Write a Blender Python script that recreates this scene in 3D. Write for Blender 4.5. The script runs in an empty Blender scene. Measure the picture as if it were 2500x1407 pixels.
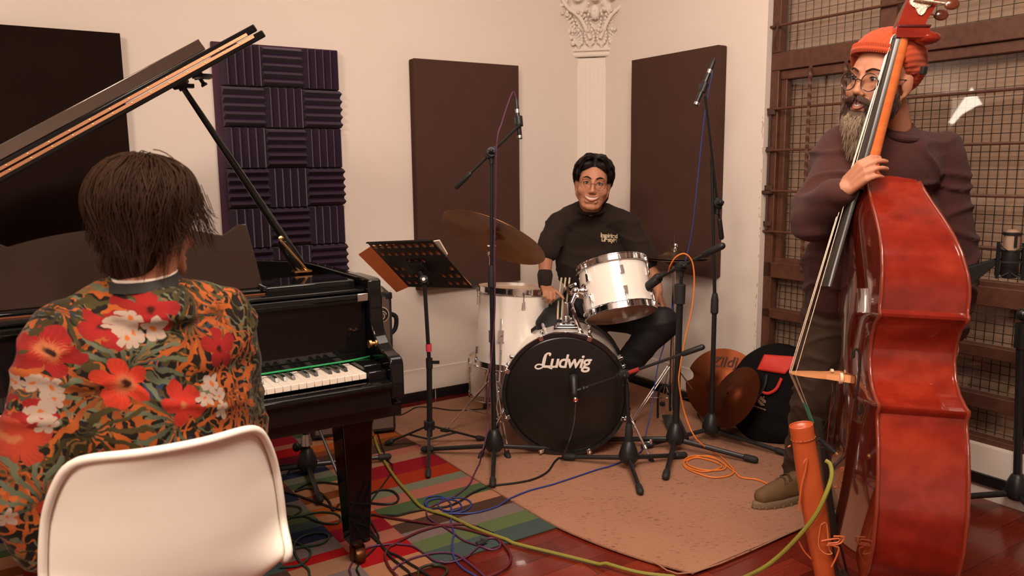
import bpy, bmesh, math, random
from mathutils import Vector as V, Matrix, noise
random.seed(7)
SC = bpy.context.scene
COL = SC.collection
PI = math.pi
# ---------------------------------------------------------------- camera
FPX = 1913.0
PIT = math.atan((703.5-411)/FPX); ROL = .011
CAM = V((0, 0, 1.34))
cF = V((0, math.cos(PIT), -math.sin(PIT))); _R = V((1, 0, 0)); _U = _R.cross(cF)
cR = _R*math.cos(ROL) - _U*math.sin(ROL); cU = cR.cross(cF)
cam = bpy.data.objects.new('camera', bpy.data.cameras.new('camera')); COL.objects.link(cam)
cam.matrix_world = Matrix(((cR.x, cU.x, -cF.x, CAM.x), (cR.y, cU.y, -cF.y, CAM.y), (cR.z, cU.z, -cF.z, CAM.z), (0, 0, 0, 1)))
cam.data.sensor_width = 36; cam.data.lens = FPX/2500*36; cam.data.clip_start = .02
cam.data.dof.use_dof = True; cam.data.dof.focus_distance = 3.1; cam.data.dof.aperture_fstop = 4.5
SC.camera = cam
SC.view_settings.view_transform = 'Standard'; SC.view_settings.look = 'None'
SC.view_settings.gamma = 1; SC.view_settings.use_curve_mapping = False
SC.view_settings.exposure = 0.84
wd = bpy.data.worlds.new('world'); SC.world = wd; wd.use_nodes = True
wd.node_tree.nodes['Background'].inputs[0].default_value = (.012, .011, .012, 1)
# ---------------------------------------------------------------- lights of the room
WARM = (1.0, .82, .68)
def area(name, loc, aim, sx, sy, power, col=WARM):
    d = bpy.data.lights.new(name, 'AREA'); d.shape = 'RECTANGLE'; d.size = sx; d.size_y = sy; d.energy = power; d.color = col
    o = bpy.data.objects.new(name, d); COL.objects.link(o); o.location = loc
    o.rotation_euler = (V(aim)-V(loc)).to_track_quat('-Z', 'Y').to_euler(); return o
area('ceiling_light', (.35, 1.1, 2.88), (.15, 1.9, 0), 1.6, .9, 68)
area('corner_light', (.35, 3.0, 2.88), (.6, 4.0, .6), 1.6, 1.2, 17)
area('rear_light', (-1.7, -.9, 2.85), (-1.0, 1.5, .6), 1.3, 1.3, 118)
# ---------------------------------------------------------------- pixel rays -> points at their real place
def ray(x, y): return cF + cR*((x-1250)/FPX) - cU*((y-703.5)/FPX)
def onz(x, y, z=0.0): d = ray(x, y); return CAM + d*((z-CAM.z)/d.z)
def ony(x, y, Y): d = ray(x, y); return CAM + d*(Y/d.y)
def onpl(x, y, P, N): d = ray(x, y); return CAM + d*((V(P)-CAM).dot(N)/d.dot(N))
ANG = math.radians(32.7)
A = V((math.cos(ANG), math.sin(ANG), 0)); B = V((-A.y, A.x, 0)); Z = V((0, 0, 1))
K = V((.529, 5.122, 0))          # corner of the two walls
# ---------------------------------------------------------------- colours and materials
def lin(c):
    return tuple(((x/255)/12.92 if x/255 <= .04045 else ((x/255+.055)/1.055)**2.4) for x in c)+(1,)
MATS = {}
def mat(name, col=(.5, .5, .5), rough=.5, metal=0, spec=.5, coat=0, bump=None, var=None, emit=None, trans=0, ior=1.45, sheen=0, coat_r=.03, alpha=1):
    m = bpy.data.materials.new(name); m.use_nodes = True; nt = m.node_tree; b = nt.nodes['Principled BSDF']
    c = tuple(col)+(1,) if len(col) == 3 else tuple(col)
    b.inputs['Base Color'].default_value = c; b.inputs['Roughness'].default_value = rough
    b.inputs['Metallic'].default_value = metal; b.inputs['Specular IOR Level'].default_value = spec
    b.inputs['Coat Weight'].default_value = coat; b.inputs['Coat Roughness'].default_value = coat_r
    b.inputs['Transmission Weight'].default_value = trans; b.inputs['IOR'].default_value = ior
    b.inputs['Sheen Weight'].default_value = sheen; b.inputs['Alpha'].default_value = alpha
    if emit: b.inputs['Emission Color'].default_value = tuple(emit[0])+(1,); b.inputs['Emission Strength'].default_value = emit[1]
    tc = nt.nodes.new('ShaderNodeTexCoord')
    if var:   # (scale, amount, second colour)
        n = nt.nodes.new('ShaderNodeTexNoise'); n.inputs['Scale'].default_value = var[0]; n.inputs['Detail'].default_value = 6
        if len(var) > 3:
            mp = nt.nodes.new('ShaderNodeMapping'); mp.inputs['Scale'].default_value = var[3]
            nt.links.new(tc.outputs['Object'], mp.inputs[0]); nt.links.new(mp.outputs[0], n.inputs['Vector'])
        else: nt.links.new(tc.outputs['Object'], n.inputs['Vector'])
        r = nt.nodes.new('ShaderNodeValToRGB'); r.color_ramp.elements[0].position = .35; r.color_ramp.elements[1].position = .35+var[1]
        r.color_ramp.elements[0].color = c; r.color_ramp.elements[1].color = tuple(var[2])+(1,) if len(var[2]) == 3 else var[2]
        nt.links.new(n.outputs['Fac'], r.inputs[0]); nt.links.new(r.outputs[0], b.inputs['Base Color'])
    if bump:
        n = nt.nodes.new('ShaderNodeTexNoise'); n.inputs['Scale'].default_value = bump[0]; n.inputs['Detail'].default_value = 4
        nt.links.new(tc.outputs['Object'], n.inputs['Vector'])
        bp = nt.nodes.new('ShaderNodeBump'); bp.inputs['Strength'].default_value = bump[1]; bp.inputs['Distance'].default_value = bump[2] if len(bump) > 2 else .005
        nt.links.new(n.outputs['Fac'], bp.inputs['Height']); nt.links.new(bp.outputs[0], b.inputs['Normal'])
    MATS[name] = m; return m
class NG:
    """tiny helper for node trees"""
    def __init__(s, m): s.t = m.node_tree; s.b = s.t.nodes['Principled BSDF']
    def n(s, kind, **k):
        x = s.t.nodes.new(kind)
        for a, v in k.items(): setattr(x, a, v)
        return x
    def put(s, x, sock):
        if isinstance(x, (int, float)): sock.default_value = x
        elif isinstance(x, tuple): sock.default_value = x
        else: s.t.links.new(x, sock)
    def m(s, op, a, b=0.0, c=0.0, clamp=False):
        x = s.n('ShaderNodeMath', operation=op); x.use_clamp = clamp
        for i, v in enumerate((a, b, c)): s.put(v, x.inputs[i])
        return x.outputs[0]
    def mix(s, f, a, b):
        x = s.n('ShaderNodeMix', data_type='RGBA'); s.put(f, x.inputs['Factor']); s.put(a, x.inputs[6]); s.put(b, x.inputs[7]); return x.outputs[2]
    def noise(s, scale, vec=None, detail=3, rough=.5, out='Fac', dist=0):
        x = s.n('ShaderNodeTexNoise'); x.inputs['Scale'].default_value = scale; x.inputs['Detail'].default_value = detail; x.inputs['Roughness'].default_value = rough
        x.inputs['Distortion'].default_value = dist
        if vec: s.t.links.new(vec, x.inputs['Vector'])
        return x.outputs[out]
    def obj(s): return s.n('ShaderNodeTexCoord').outputs['Object']
    def mapping(s, vec, scale=(1, 1, 1), rot=(0, 0, 0), loc=(0, 0, 0)):
        x = s.n('ShaderNodeMapping'); s.t.links.new(vec, x.inputs[0]); x.inputs['Scale'].default_value = scale; x.inputs['Rotation'].default_value = rot; x.inputs['Location'].default_value = loc; return x.outputs[0]
    def xyz(s, vec): x = s.n('ShaderNodeSeparateXYZ'); s.t.links.new(vec, x.inputs[0]); return x.outputs
    def comb(s, a, b, c=0.0):
        x = s.n('ShaderNodeCombineXYZ')
        for i, v in enumerate((a, b, c)): s.put(v, x.inputs[i])
        return x.outputs[0]
    def ramp(s, f, stops, interp='LINEAR'):
        x = s.n('ShaderNodeValToRGB'); x.color_ramp.interpolation = interp; e = x.color_ramp.elements
        while len(e) < len(stops): e.new(.5)
        for i, (p, c) in enumerate(stops): e[i].position = p; e[i].color = c if len(c) == 4 else tuple(c)+(1,)
        s.put(f, x.inputs[0]); return x.outputs[0]
    def bump(s, h, strength=.5, dist=.004):
        x = s.n('ShaderNodeBump'); x.inputs['Strength'].default_value = strength; x.inputs['Distance'].default_value = dist
        s.t.links.new(h, x.inputs['Height']); s.t.links.new(x.outputs[0], s.b.inputs['Normal'])
# ---------------------------------------------------------------- mesh builder
def frame_of(d):
    d = V(d).normalized(); u = d.orthogonal().normalized(); return u, d.cross(u)
def smooth_path(pts, k=6):
    P = [V(p) for p in pts]
    if len(P) < 3 or k < 2: return P
    out = []
    for i in range(len(P)-1):
        p0 = P[max(i-1, 0)]; p1 = P[i]; p2 = P[i+1]; p3 = P[min(i+2, len(P)-1)]
        for j in range(k):
            t = j/k; t2 = t*t; t3 = t2*t
            out.append(.5*((2*p1)+(-p0+p2)*t+(2*p0-5*p1+4*p2-p3)*t2+(-p0+3*p1-3*p2+p3)*t3))
    out.append(P[-1]); return out
class MB:
    def __init__(s): s.bm = bmesh.new(); s.mi = 0
    def face(s, vs):
        try: f = s.bm.faces.new(vs); f.material_index = s.mi; return f
        except ValueError: return None
    def verts(s, pts): return [s.bm.verts.new(p) for p in pts]
    def poly(s, pts): s.face(s.verts(pts)); return s
    def box(s, c, size, M=None):
        c = V(c); h = V(size)*.5; vs = []
        for x in (-1, 1):
            for y in (-1, 1):
                for z in (-1, 1):
                    p = V((x*h.x, y*h.y, z*h.z)); p = (M @ p) if M is not None else p; vs.append(s.bm.verts.new(c+p))
        for q in ((0, 1, 3, 2), (4, 6, 7, 5), (0, 4, 5, 1), (2, 3, 7, 6), (0, 2, 6, 4), (1, 5, 7, 3)): s.face([vs[i] for i in q])
        return s
    def bx(s, x0, x1, y0, y1, z0, z1): return s.box(((x0+x1)/2, (y0+y1)/2, (z0+z1)/2), (abs(x1-x0), abs(y1-y0), abs(z1-z0)))
    def rings(s, R, closed=True, cap0=True, cap1=True):
        L = [s.verts(r) for r in R]; n = len(L[0])
        for i in range(len(L)-1):
            for j in range(n if closed else n-1): s.face([L[i][j], L[i][(j+1) % n], L[i+1][(j+1) % n], L[i+1][j]])
        if closed and cap0: s.face(L[0][::-1])
        if closed and cap1: s.face(L[-1])
        return L
    def cyl(s, p0, p1, r0, r1=None, n=16, cap=True):
        p0 = V(p0); p1 = V(p1); r1 = r0 if r1 is None else r1; u, w = frame_of(p1-p0)
        R = [[p+(u*math.cos(2*PI*i/n)+w*math.sin(2*PI*i/n))*r for i in range(n)] for p, r in ((p0, r0), (p1, r1))]
        s.rings(R, cap0=cap, cap1=cap); return s
    def lathe(s, prof, p0, axis, n=32, cap=True):
        p0 = V(p0); d = V(axis).normalized(); u, w = frame_of(d)
        R = [[p0+d*h+(u*math.cos(2*PI*i/n)+w*math.sin(2*PI*i/n))*max(r, 1e-5) for i in range(n)] for r, h in prof]
        s.rings(R, cap0=cap, cap1=cap); return s
    def tube(s, pts, r, n=8, k=6, cap=True, closed=False):
        P = smooth_path(pts, k); m = len(P); rr = r if callable(r) else (lambda t: r)
        T = [(P[min(i+1, m-1)]-P[max(i-1, 0)]).normalized() for i in range(m)]
        u = T[0].orthogonal().normalized(); R = []
        for i in range(m):
            t = T[i] if T[i].length > 0 else T[i-1]
            u = (u-t*u.dot(t)); u = u.normalized() if u.length > 1e-6 else t.orthogonal().normalized(); w = t.cross(u); q = rr(i/(m-1))
            R.append([P[i]+(u*math.cos(2*PI*j/n)+w*math.sin(2*PI*j/n))*q for j in range(n)])
        s.rings(R, cap0=cap, cap1=cap); return s
    def ell(s, c, r, M=None, n=12):
        c = V(c); r = V(r) if not isinstance(r, (int, float)) else V((r, r, r)); R = []
        for i in range(n+1):
            th = PI*i/n; th = min(max(th, .02), PI-.02)
            row = []
            for j in range(2*n):
                p = V((r.x*math.sin(th)*math.cos(PI*j/n), r.y*math.sin(th)*math.sin(PI*j/n), r.z*math.cos(th)))
                row.append(c+((M @ p) if M is not None else p))
            R.append(row)
        s.rings(R); return s
    def cap(s, p0, p1, r0, r1=None, n=12):
        """tapered capsule"""
        p0 = V(p0); p1 = V(p1); r1 = r0 if r1 is None else r1; d = (p1-p0); L = d.length
        if L < 1e-6: return s.ell(p0, r0)
        d /= L; u, w = frame_of(d); R = []
        for a in (-85, -60, -30, 0): a = math.radians(a); R.append((p0+d*r0*math.sin(a), r0*math.cos(a)))
        for a in (0, 30, 60, 85): a = math.radians(a); R.append((p1+d*r1*math.sin(a), r1*math.cos(a)))
        s.rings([[p+(u*math.cos(2*PI*i/n)+w*math.sin(2*PI*i/n))*r for i in range(n)] for p, r in R]); return s
    def prism(s, poly, O, X, Y, N, t):
        """extrude 2-D polygon (list of (x,y)) from plane O,X,Y along N by t"""
        O = V(O); X = V(X); Y = V(Y); N = V(N)
        s.rings([[O+X*a+Y*b for a, b in poly], [O+X*a+Y*b+N*t for a, b in poly]]); return s
    def sweep_strip(s, path, prof, closed=False):
        """path: list of (point, outward dir, up dir); prof: list of (outward, up)"""
        R = [[p+o*a+u*b for a, b in prof] for p, o, u in path]
        if closed: R.append(R[0])
        s.rings(R, cap0=not closed, cap1=not closed); return s
    def mesh(s, name, mats=(), smooth=True, ang=35):
        bmesh.ops.remove_doubles(s.bm, verts=s.bm.verts, dist=1e-6) if False else None
        bmesh.ops.recalc_face_normals(s.bm, faces=s.bm.faces)
        me = bpy.data.meshes.new(name); s.bm.to_mesh(me); s.bm.free()
        for m in mats: me.materials.append(m)
        if smooth and len(me.polygons):
            me.polygons.foreach_set('use_smooth', [True]*len(me.polygons)); me.set_sharp_from_angle(angle=math.radians(ang))
        return me
def thing(name, label, cat, loc=(0, 0, 0), rz=0.0, group=None, M=None):
    o = bpy.data.objects.new(name, None); COL.objects.link(o); o.empty_display_size = .1
    o.matrix_basis = M if M is not None else (Matrix.Translation(V(loc)) @ Matrix.Rotation(rz, 4, 'Z'))
    o['label'] = label; o['category'] = cat
    if group: o['group'] = group
    return o
def rootM(o):
    M = o.matrix_basis.copy()
    while o.parent: o = o.parent; M = o.matrix_basis @ M
    return M
def part(name, mb, m, parent=None, world=False, smooth=True, bevel=0, label=None, ang=35, seg=2, sub=0):
    me = mb.mesh(name, m if isinstance(m, (list, tuple)) else [m], smooth, ang) if isinstance(mb, MB) else mb
    if world and parent is not None: me.transform(rootM(parent).inverted())
    o = bpy.data.objects.new(name, me); COL.objects.link(o)
    if parent is not None: o.parent = parent
    if bevel:
        b = o.modifiers.new('bevel', 'BEVEL'); b.width = bevel; b.segments = seg; b.limit_method = 'ANGLE'; b.angle_limit = math.radians(40)
    if sub:
        b = o.modifiers.new('sub', 'SUBSURF'); b.levels = sub; b.render_levels = sub
    if label: o['label'] = label
    return o
def solo(name, mb, m, label, cat, group=None, **k):
    """a thing that is one mesh, given in world coordinates; its origin goes to the bottom centre"""
    o = part(name, mb, m, None, **k); me = o.data
    cs = [v.co for v in me.vertices]; lo = V((min(c.x for c in cs), min(c.y for c in cs), min(c.z for c in cs))); hi = V((max(c.x for c in cs), max(c.y for c in cs), max(c.z for c in cs)))
    p = V(((lo.x+hi.x)/2, (lo.y+hi.y)/2, lo.z)); me.transform(Matrix.Translation(-p)); o.location = p
    o['label'] = label; o['category'] = cat
    if group: o['group'] = group
    return o
def struct(name, mb, m, parent=None, **k):
    o = part(name, mb, m, parent, **k)
    if parent is None: o['kind'] = 'structure'
    return o
def blob(fill, voxel=.005, iters=8, fac=.5, disp=None):
    """one continuous surface grown over everything fill(MB) adds; returns a mesh"""
    mb = MB(); fill(mb); me = mb.mesh('blob', (), False)
    o = bpy.data.objects.new('blob', me); COL.objects.link(o)
    r = o.modifiers.new('r', 'REMESH'); r.mode = 'VOXEL'; r.voxel_size = voxel
    if iters: sm = o.modifiers.new('s', 'SMOOTH'); sm.iterations = iters; sm.factor = fac
    dg = bpy.context.evaluated_depsgraph_get(); dg.update()
    out = bpy.data.meshes.new_from_object(o.evaluated_get(dg)); bpy.data.objects.remove(o); bpy.data.meshes.remove(me)
    if disp:
        ns = [n.vector.copy() for n in out.vertex_normals]
        for v, n in zip(out.vertices, ns): v.co = disp(v.co.copy(), n)
    out.polygons.foreach_set('use_smooth', [True]*len(out.polygons)); out.materials.clear(); return out
def bpart(name, me, m, parent, label=None):
    me.materials.append(m); o = bpy.data.objects.new(name, me); COL.objects.link(o); o.parent = parent; me.name = name
    me.transform(rootM(parent).inverted())
    if label: o['label'] = label
    return o
def text_mesh(txt, size, extrude, bold=0, shear=0, space=1.0):
    cu = bpy.data.curves.new('t', 'FONT'); cu.body = txt; cu.size = size; cu.extrude = extrude; cu.offset = bold; cu.shear = shear; cu.space_character = space
    cu.align_x = 'CENTER'; cu.align_y = 'CENTER'; o = bpy.data.objects.new('t', cu); COL.objects.link(o)
    dg = bpy.context.evaluated_depsgraph_get(); me = bpy.data.meshes.new_from_object(o.evaluated_get(dg)); bpy.data.objects.remove(o); bpy.data.curves.remove(cu); me.materials.clear(); return me
def axes(O, X, Y, Zz):
    return Matrix(((X[0], Y[0], Zz[0], O[0]), (X[1], Y[1], Zz[1], O[1]), (X[2], Y[2], Zz[2], O[2]), (0, 0, 0, 1)))
# ---------------------------------------------------------------- shared materials
M_BLACK = mat('black_plastic', (.012, .012, .013), .42, bump=(60, .1))
M_RUB = mat('black_rubber', (.015, .014, .014), .7)
M_TUBE = mat('black_enamelled_steel', (.013, .013, .014), .28, spec=.6)
M_CHR = mat('chrome', (.82, .82, .84), .12, 1)
M_STEEL = mat('brushed_steel', (.6, .58, .56), .3, 1)
M_LACQ = mat('black_piano_lacquer', (.005, .005, .005), .05, spec=.5)
M_BRASS = mat('brass', (.75, .42, .18), .3, 1)
M_COPP = mat('copper_hinge', (.80, .40, .22), .35, 1)
M_SKIN = mat('skin', (.42, .18, .105), .5, var=(9, .5, (.48, .215, .128)), spec=.35)
M_SKIN2 = mat('skin_pianist', (.42, .18, .105), .5, var=(9, .5, (.48, .215, .13)), spec=.35)
M_HAIR = mat('dark_brown_hair', (.030, .013, .006), .6, spec=.15)
M_HAIRB = mat('black_hair', (.010, .006, .005), .55, spec=.3)
M_EYEW = mat('eye_white', (.65, .6, .56), .25); M_EYED = mat('iris', (.02, .01, .007), .15)
M_TEETH = mat('teeth', (.75, .68, .6), .25)
M_LIP = mat('lips', (.46, .17, .12), .45)
M_GLASS = mat('spectacle_glass', (1, 1, 1), .03, trans=1, ior=1.12, spec=.3)
# ================================================================ the room
def W(u, v, z): return K + A*u + B*v + Z*z      # u along back wall (0 at the corner, negative left), v<=0 towards the camera
m = mat('plaster_wall', (.78, .70, .64), .85, spec=.2, bump=(14, .12, .006)); g = NG(m); o_ = g.obj()
g.put(g.mix(g.m('MULTIPLY', g.noise(2.2, o_, 5), .35), lin((228, 216, 206)), lin((214, 196, 182))), g.b.inputs['Base Color'])
M_WALL = m
RU, RV, RH = -5.3, -6.4, 2.95
WIN0, WIN1, SILL, WTOP = -1.36, -4.6, .215, 2.66       # window opening (v range, z range)
mb = MB(); mb.prism([(0, 0), (-RU, 0), (-RU, RH), (0, RH)], W(RU, 0, 0), A, Z, B, .15)
struct('wall_back', mb, M_WALL, smooth=False)
mb = MB()
for v0, v1, z0, z1 in ((0, WIN0, 0, RH), (WIN0, WIN1, 0, SILL), (WIN0, WIN1, WTOP, RH), (WIN1, RV, 0, RH)):
    mb.prism([(0, z0), (v0-v1, z0), (v0-v1, z1), (0, z1)], W(0, v0, 0), -B, Z, A, .16)
struct('wall_right', mb, M_WALL, smooth=False)
mb = MB(); mb.prism([(0, 0), (-RV, 0), (-RV, RH), (0, RH)], W(RU, 0, 0), -B, Z, -A, .15); struct('wall_left', mb, M_WALL, smooth=False)
mb = MB(); mb.prism([(0, 0), (-RU, 0), (-RU, RH), (0, RH)], W(RU, RV, 0), A, Z, -B, .15); struct('wall_front', mb, M_WALL, smooth=False)
mb = MB(); mb.prism([(0, 0), (-RU, 0), (-RU, RV), (0, RV)], W(RU, 0, RH), A, B, Z, .1); struct('ceiling', mb, mat('ceiling_paint', (.8, .74, .68), .9), smooth=False)
# laminate floor
m = mat('red_laminate_floor', (.1, .02, .01), .22, coat=.15); g = NG(m); v = g.mapping(g.obj(), rot=(0, 0, -ANG))
br = g.n('ShaderNodeTexBrick'); g.t.links.new(v, br.inputs['Vector']); br.inputs['Scale'].default_value = 1
br.inputs['Brick Width'].default_value = .62; br.inputs['Row Height'].default_value = .095; br.inputs['Mortar Size'].default_value = .0012
br.inputs['Color1'].default_value = (0, 0, 0, 1); br.inputs['Color2'].default_value = (1, 1, 1, 1); br.inputs['Mortar'].default_value = (.3, .3, .3, 1)
grain = g.noise(9, g.mapping(v, (1, 14, 1)), 6, .6)
f = g.m('ADD', g.m('MULTIPLY', br.outputs['Color'], .5), g.m('MULTIPLY', grain, .55))
c = g.ramp(f, [(.2, lin((74, 19, 12))), (.55, lin((102, 30, 19))), (.9, lin((128, 48, 30)))])
g.put(g.mix(g.m('MULTIPLY', br.outputs['Fac'], .6), c, (.02, .006, .004, 1)), g.b.inputs['Base Color'])
mb = MB(); mb.prism([(0, 0), (-RU, 0), (-RU, RV), (0, RV)], W(RU, 0, 0), A, B, -Z, .05); struct('floor', mb, m, smooth=False)
# black tile baseboard with a painted moulding above it on the back wall
M_TILE = mat('black_baseboard_tile', (.015, .012, .012), .25)
mb = MB(); n = 18
for i in range(n):
    u0 = RU+(-RU)*i/n; mb.bx(0, 1, 0, 1, 0, 1) if False else None
    mb.prism([(u0+.004, 0), (u0-RU/n-.004, 0), (u0-RU/n-.004, .055), (u0+.004, .055)], W(0, 0, .004), A, Z, -B, .012)
struct('baseboard_back', mb, M_TILE, bevel=.002)
mb = MB()
for i in range(16):
    v0 = -.02-i*.33; z0 = .004 if -v0 < 1.3 else .06
    mb.prism([(0, z0), (.322, z0), (.322, z0+.045), (0, z0+.045)], W(0, v0, 0), -B, Z, -A, .012)
struct('baseboard_right', mb, M_TILE, bevel=.002)
def molding(name, path_o, path_d, length, prof, mt, nrm):
    mb = MB(); mb.rings([[path_o+nrm*a+Z*b for a, b in prof], [path_o+path_d*length+nrm*a+Z*b for a, b in prof]]); return struct(name, mb, mt)
mp = [(0, .062), (.014, .062), (.014, .10), (.010, .108), (.010, .15), (.006, .158), (.006, .19), (0, .195)]
molding('trim_1', W(RU, 0, 0), A, -RU, mp, M_WALL, -B)
molding('trim_2', W(0, 0, 0), -B, 1.34, mp, M_WALL, -A)
# ---------------------------------------------------------------- pilaster with its plaster capital, across the corner
PD = (-A-B).normalized(); PXx = V((0, 0, 1)).cross(PD) * -1.0      # facing into the room
PXx = (A-B).normalized()
PO = K + PD*.10 + PXx*.03
mb = MB(); hw = .125
mb.prism([(-hw-.02, 0), (hw+.02, 0), (hw+.02, 2.015), (-hw-.02, 2.015)], PO-PD*.10, PXx, Z, PD, .085)
for x0 in (-.118, -.066, -.013, .04, .092):      # raised fillets with flutes between
    mb.prism([(x0, .28), (x0+.026, .28), (x0+.026, 1.97), (x0, 1.97)], PO-PD*.016, PXx, Z, PD, .005)
mb.prism([(-hw-.03, 0), (hw+.03, 0), (hw+.03, .22), (-hw-.03, .22)], PO-PD*.1, PXx, Z, PD, .11)
M_ORN = mat('plaster_ornament', (.80, .71, .64), .8, spec=.2, bump=(40, .15, .004))
pil = struct('trim_3', mb, M_ORN, bevel=.004); pil['label'] = 'fluted plaster pilaster across the corner of the room'
mb = MB()
def capw(z): t = (z-1.86)/(2.42-1.86); return .135+.07*t+.03*t*t      # half width grows upward
# astragal
mb.tube([PO+PXx*-.165+Z*1.862+PD*.0, PO+PXx*.165+Z*1.862+PD*.0], .014, k=1); mb.tube([PO+PXx*-.15+Z*1.89+PD*.01, PO+PXx*.15+Z*1.89+PD*.01], .009, k=1)
mb.rings([[PO-PD*.1+PXx*-capw(z)+Z*z, PO-PD*.1+PXx*capw(z)+Z*z, PO+PD*(.0+.07*(z-1.86))+PXx*capw(z)*.96+Z*z, PO+PD*(.0+.07*(z-1.86))+PXx*-capw(z)*.96+Z*z] for z in (1.87, 2.0, 2.1, 2.2, 2.3, 2.40)])
rnd = random.Random(3)
def leaf(cx, z0, h, w, lean=0.0, out=.03):
    """an acanthus leaf: lobed plate with a mid rib curling outwards at the tip"""
    for side in (-1, 1):
        for j in range(5):
            t = j/4; zz = z0+h*(.12+.62*t); ww = w*(.5+.35*math.sin(PI*(t*.8+.1)))
            p0 = PO+PXx*(cx+lean*t)+Z*zz+PD*(.012+out*t*t); p1 = p0+PXx*(side*ww*.5)+Z*(h*.17)+PD*(.012)
            mb.cap(p0, p1, .011, .007, 8); mb.ell(p1, (.010, .010, .012), n=6)
    mb.tube([PO+PXx*cx+Z*z0+PD*.01, PO+PXx*(cx+lean*.5)+Z*(z0+h*.5)+PD*.022, PO+PXx*(cx+lean)+Z*(z0+h*.9)+PD*(.035+out), PO+PXx*(cx+lean)+Z*(z0+h*.84)+PD*(.06+out)], .0085, 8, 4)
for i, cx in enumerate((-.105, -.035, .035, .105)): leaf(cx, 1.90, .11, .06, cx*.15)
for i, cx in enumerate((-.155, -.08, 0, .08, .155)): leaf(cx, 1.99, .13, .075, cx*.25, .045)
def scroll(cx, cz, r, sgn, turns=1.6):
    pts = [PO+PXx*(cx+sgn*r*(1-t*.85)*math.cos(turns*2*PI*t))+Z*(cz+r*(1-t*.85)*math.sin(turns*2*PI*t))+PD*(.07+.01*t) for t in [i/22 for i in range(23)]]
    mb.tube(pts, .010, 8, 1)
for sgn in (-1, 1):
    scroll(sgn*.21, 2.18, .05, sgn); scroll(sgn*.10, 2.20, .04, -sgn); scroll(sgn*.19, 2.32, .045, sgn)
    mb.tube([PO+PXx*(sgn*.03)+Z*1.95+PD*.05, PO+PXx*(sgn*.09)+Z*2.07+PD*.07, PO+PXx*(sgn*.17)+Z*2.14+PD*.08, PO+PXx*(sgn*.22)+Z*2.23+PD*.085], .011, 8, 5)
    for k_ in range(7): mb.ell(PO+PXx*(sgn*(.03+.028*k_))+Z*(2.105+.012*math.sin(k_*2.1))+PD*.06, (.015, .015, .012), n=6)
    for k_ in range(5): mb.ell(PO+PXx*(sgn*(.14+.012*k_))+Z*(1.93+.035*k_)+PD*.03, (.013, .013, .016), n=6)
# shield in the middle with beads
mb.ell(PO+Z*2.10+PD*.075, (.03, .03, .045), n=8); mb.ell(PO+Z*2.19+PD*.09, (.035, .03, .03), n=8)
for a_ in range(10): mb.ell(PO+PXx*(.05*math.cos(a_*.628))+Z*(2.12+.055*math.sin(a_*.628))+PD*.07, .0095, n=5)
mb.prism([(-.245, 0), (.245, 0), (.265, .05), (.265, .09), (-.265, .09), (-.265, .05)], PO+Z*2.34-PD*.1, PXx, Z, PD, .17)
for k_ in range(11): mb.ell(PO+PXx*(-.225+.045*k_)+Z*2.335+PD*.065, (.02, .02, .016), n=6)
for v_ in mb.bm.verts: v_.co.z += .17
cp = struct('trim_4', mb, M_ORN); cp['label'] = 'ornate plaster capital with leaves and scrolls'
# ---------------------------------------------------------------- brown window with its grille
M_WFR = mat('brown_painted_window_frame', lin((92, 56, 40)), .5, var=(30, .3, lin((78, 46, 34))), bump=(50, .2))
def clear_glass(name, tint=(.98, .97, .96, 1), k=1.0):
    m = bpy.data.materials.new(name); m.use_nodes = True; t = m.node_tree; t.nodes.clear()
    o = t.nodes.new('ShaderNodeOutputMaterial'); mx = t.nodes.new('ShaderNodeMixShader'); tr = t.nodes.new('ShaderNodeBsdfTransparent'); gl = t.nodes.new('ShaderNodeBsdfGlossy'); fr = t.nodes.new('ShaderNodeLayerWeight')
    tr.inputs[0].default_value = tint; gl.inputs['Roughness'].default_value = .02
    pw = t.nodes.new('ShaderNodeMath'); pw.operation = 'POWER'; pw.inputs[1].default_value = 5; t.links.new(fr.outputs['Facing'], pw.inputs[0]); mu = t.nodes.new('ShaderNodeMath'); mu.operation = 'MULTIPLY_ADD'; mu.inputs[1].default_value = .55; mu.inputs[2].default_value = .04*k; t.links.new(pw.outputs[0], mu.inputs[0])
    t.links.new(mu.outputs[0], mx.inputs[0]); t.links.new(tr.outputs[0], mx.inputs[1]); t.links.new(gl.outputs[0], mx.inputs[2]); t.links.new(mx.outputs[0], o.inputs[0]); return m
M_PANE = clear_glass('window_glass', k=1.5)
M_SPEC = clear_glass('spectacle_glass_clear', (.97, .97, .97, 1))
m = mat('grey_backing_sheet', lin((168, 142, 122)), .8); M_BACK = m
g = NG(m); g.put(g.mix(g.noise(2, g.mapping(g.obj(), (3, 3, .4)), 4), lin((156, 130, 110)), lin((176, 148, 126))), g.b.inputs['Base Color'])
w = bpy.data.objects.new('window_1', None); COL.objects.link(w); w['kind'] = 'structure'; w['label'] = 'wide brown window with wire mesh and iron bars'
w.matrix_basis = Matrix.Translation(W(0, WIN0, SILL))
mb = MB()
D0, D1 = .035, .085     # depth of frame behind wall face
def wbar(v0, v1, z0, z1, d0=D0, d1=D1, mb=None):
    mb.prism([(0, z0), (v0-v1, z0), (v0-v1, z1), (0, z1)], W(d0, v0, 0), -B, Z, A, d1-d0)
VR = WIN1
for z0, z1 in ((.215, .24), (.355, .415), (.565, .615), (.775, .855), (1.80, 1.885), (2.60, 2.66)): wbar(WIN0, VR, z0, z1, mb=mb)
for z0, z1 in ((.835, .875), (1.755, 1.80)): wbar(WIN0-.05, VR, z0, z1, D0+.015, D1+.01, mb=mb)
for v0 in (-1.36, -1.93, -2.95, -3.95): wbar(v0, v0-.075 if v0 < -1.5 else v0-.05, 1.885, 2.60, mb=mb)
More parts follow.
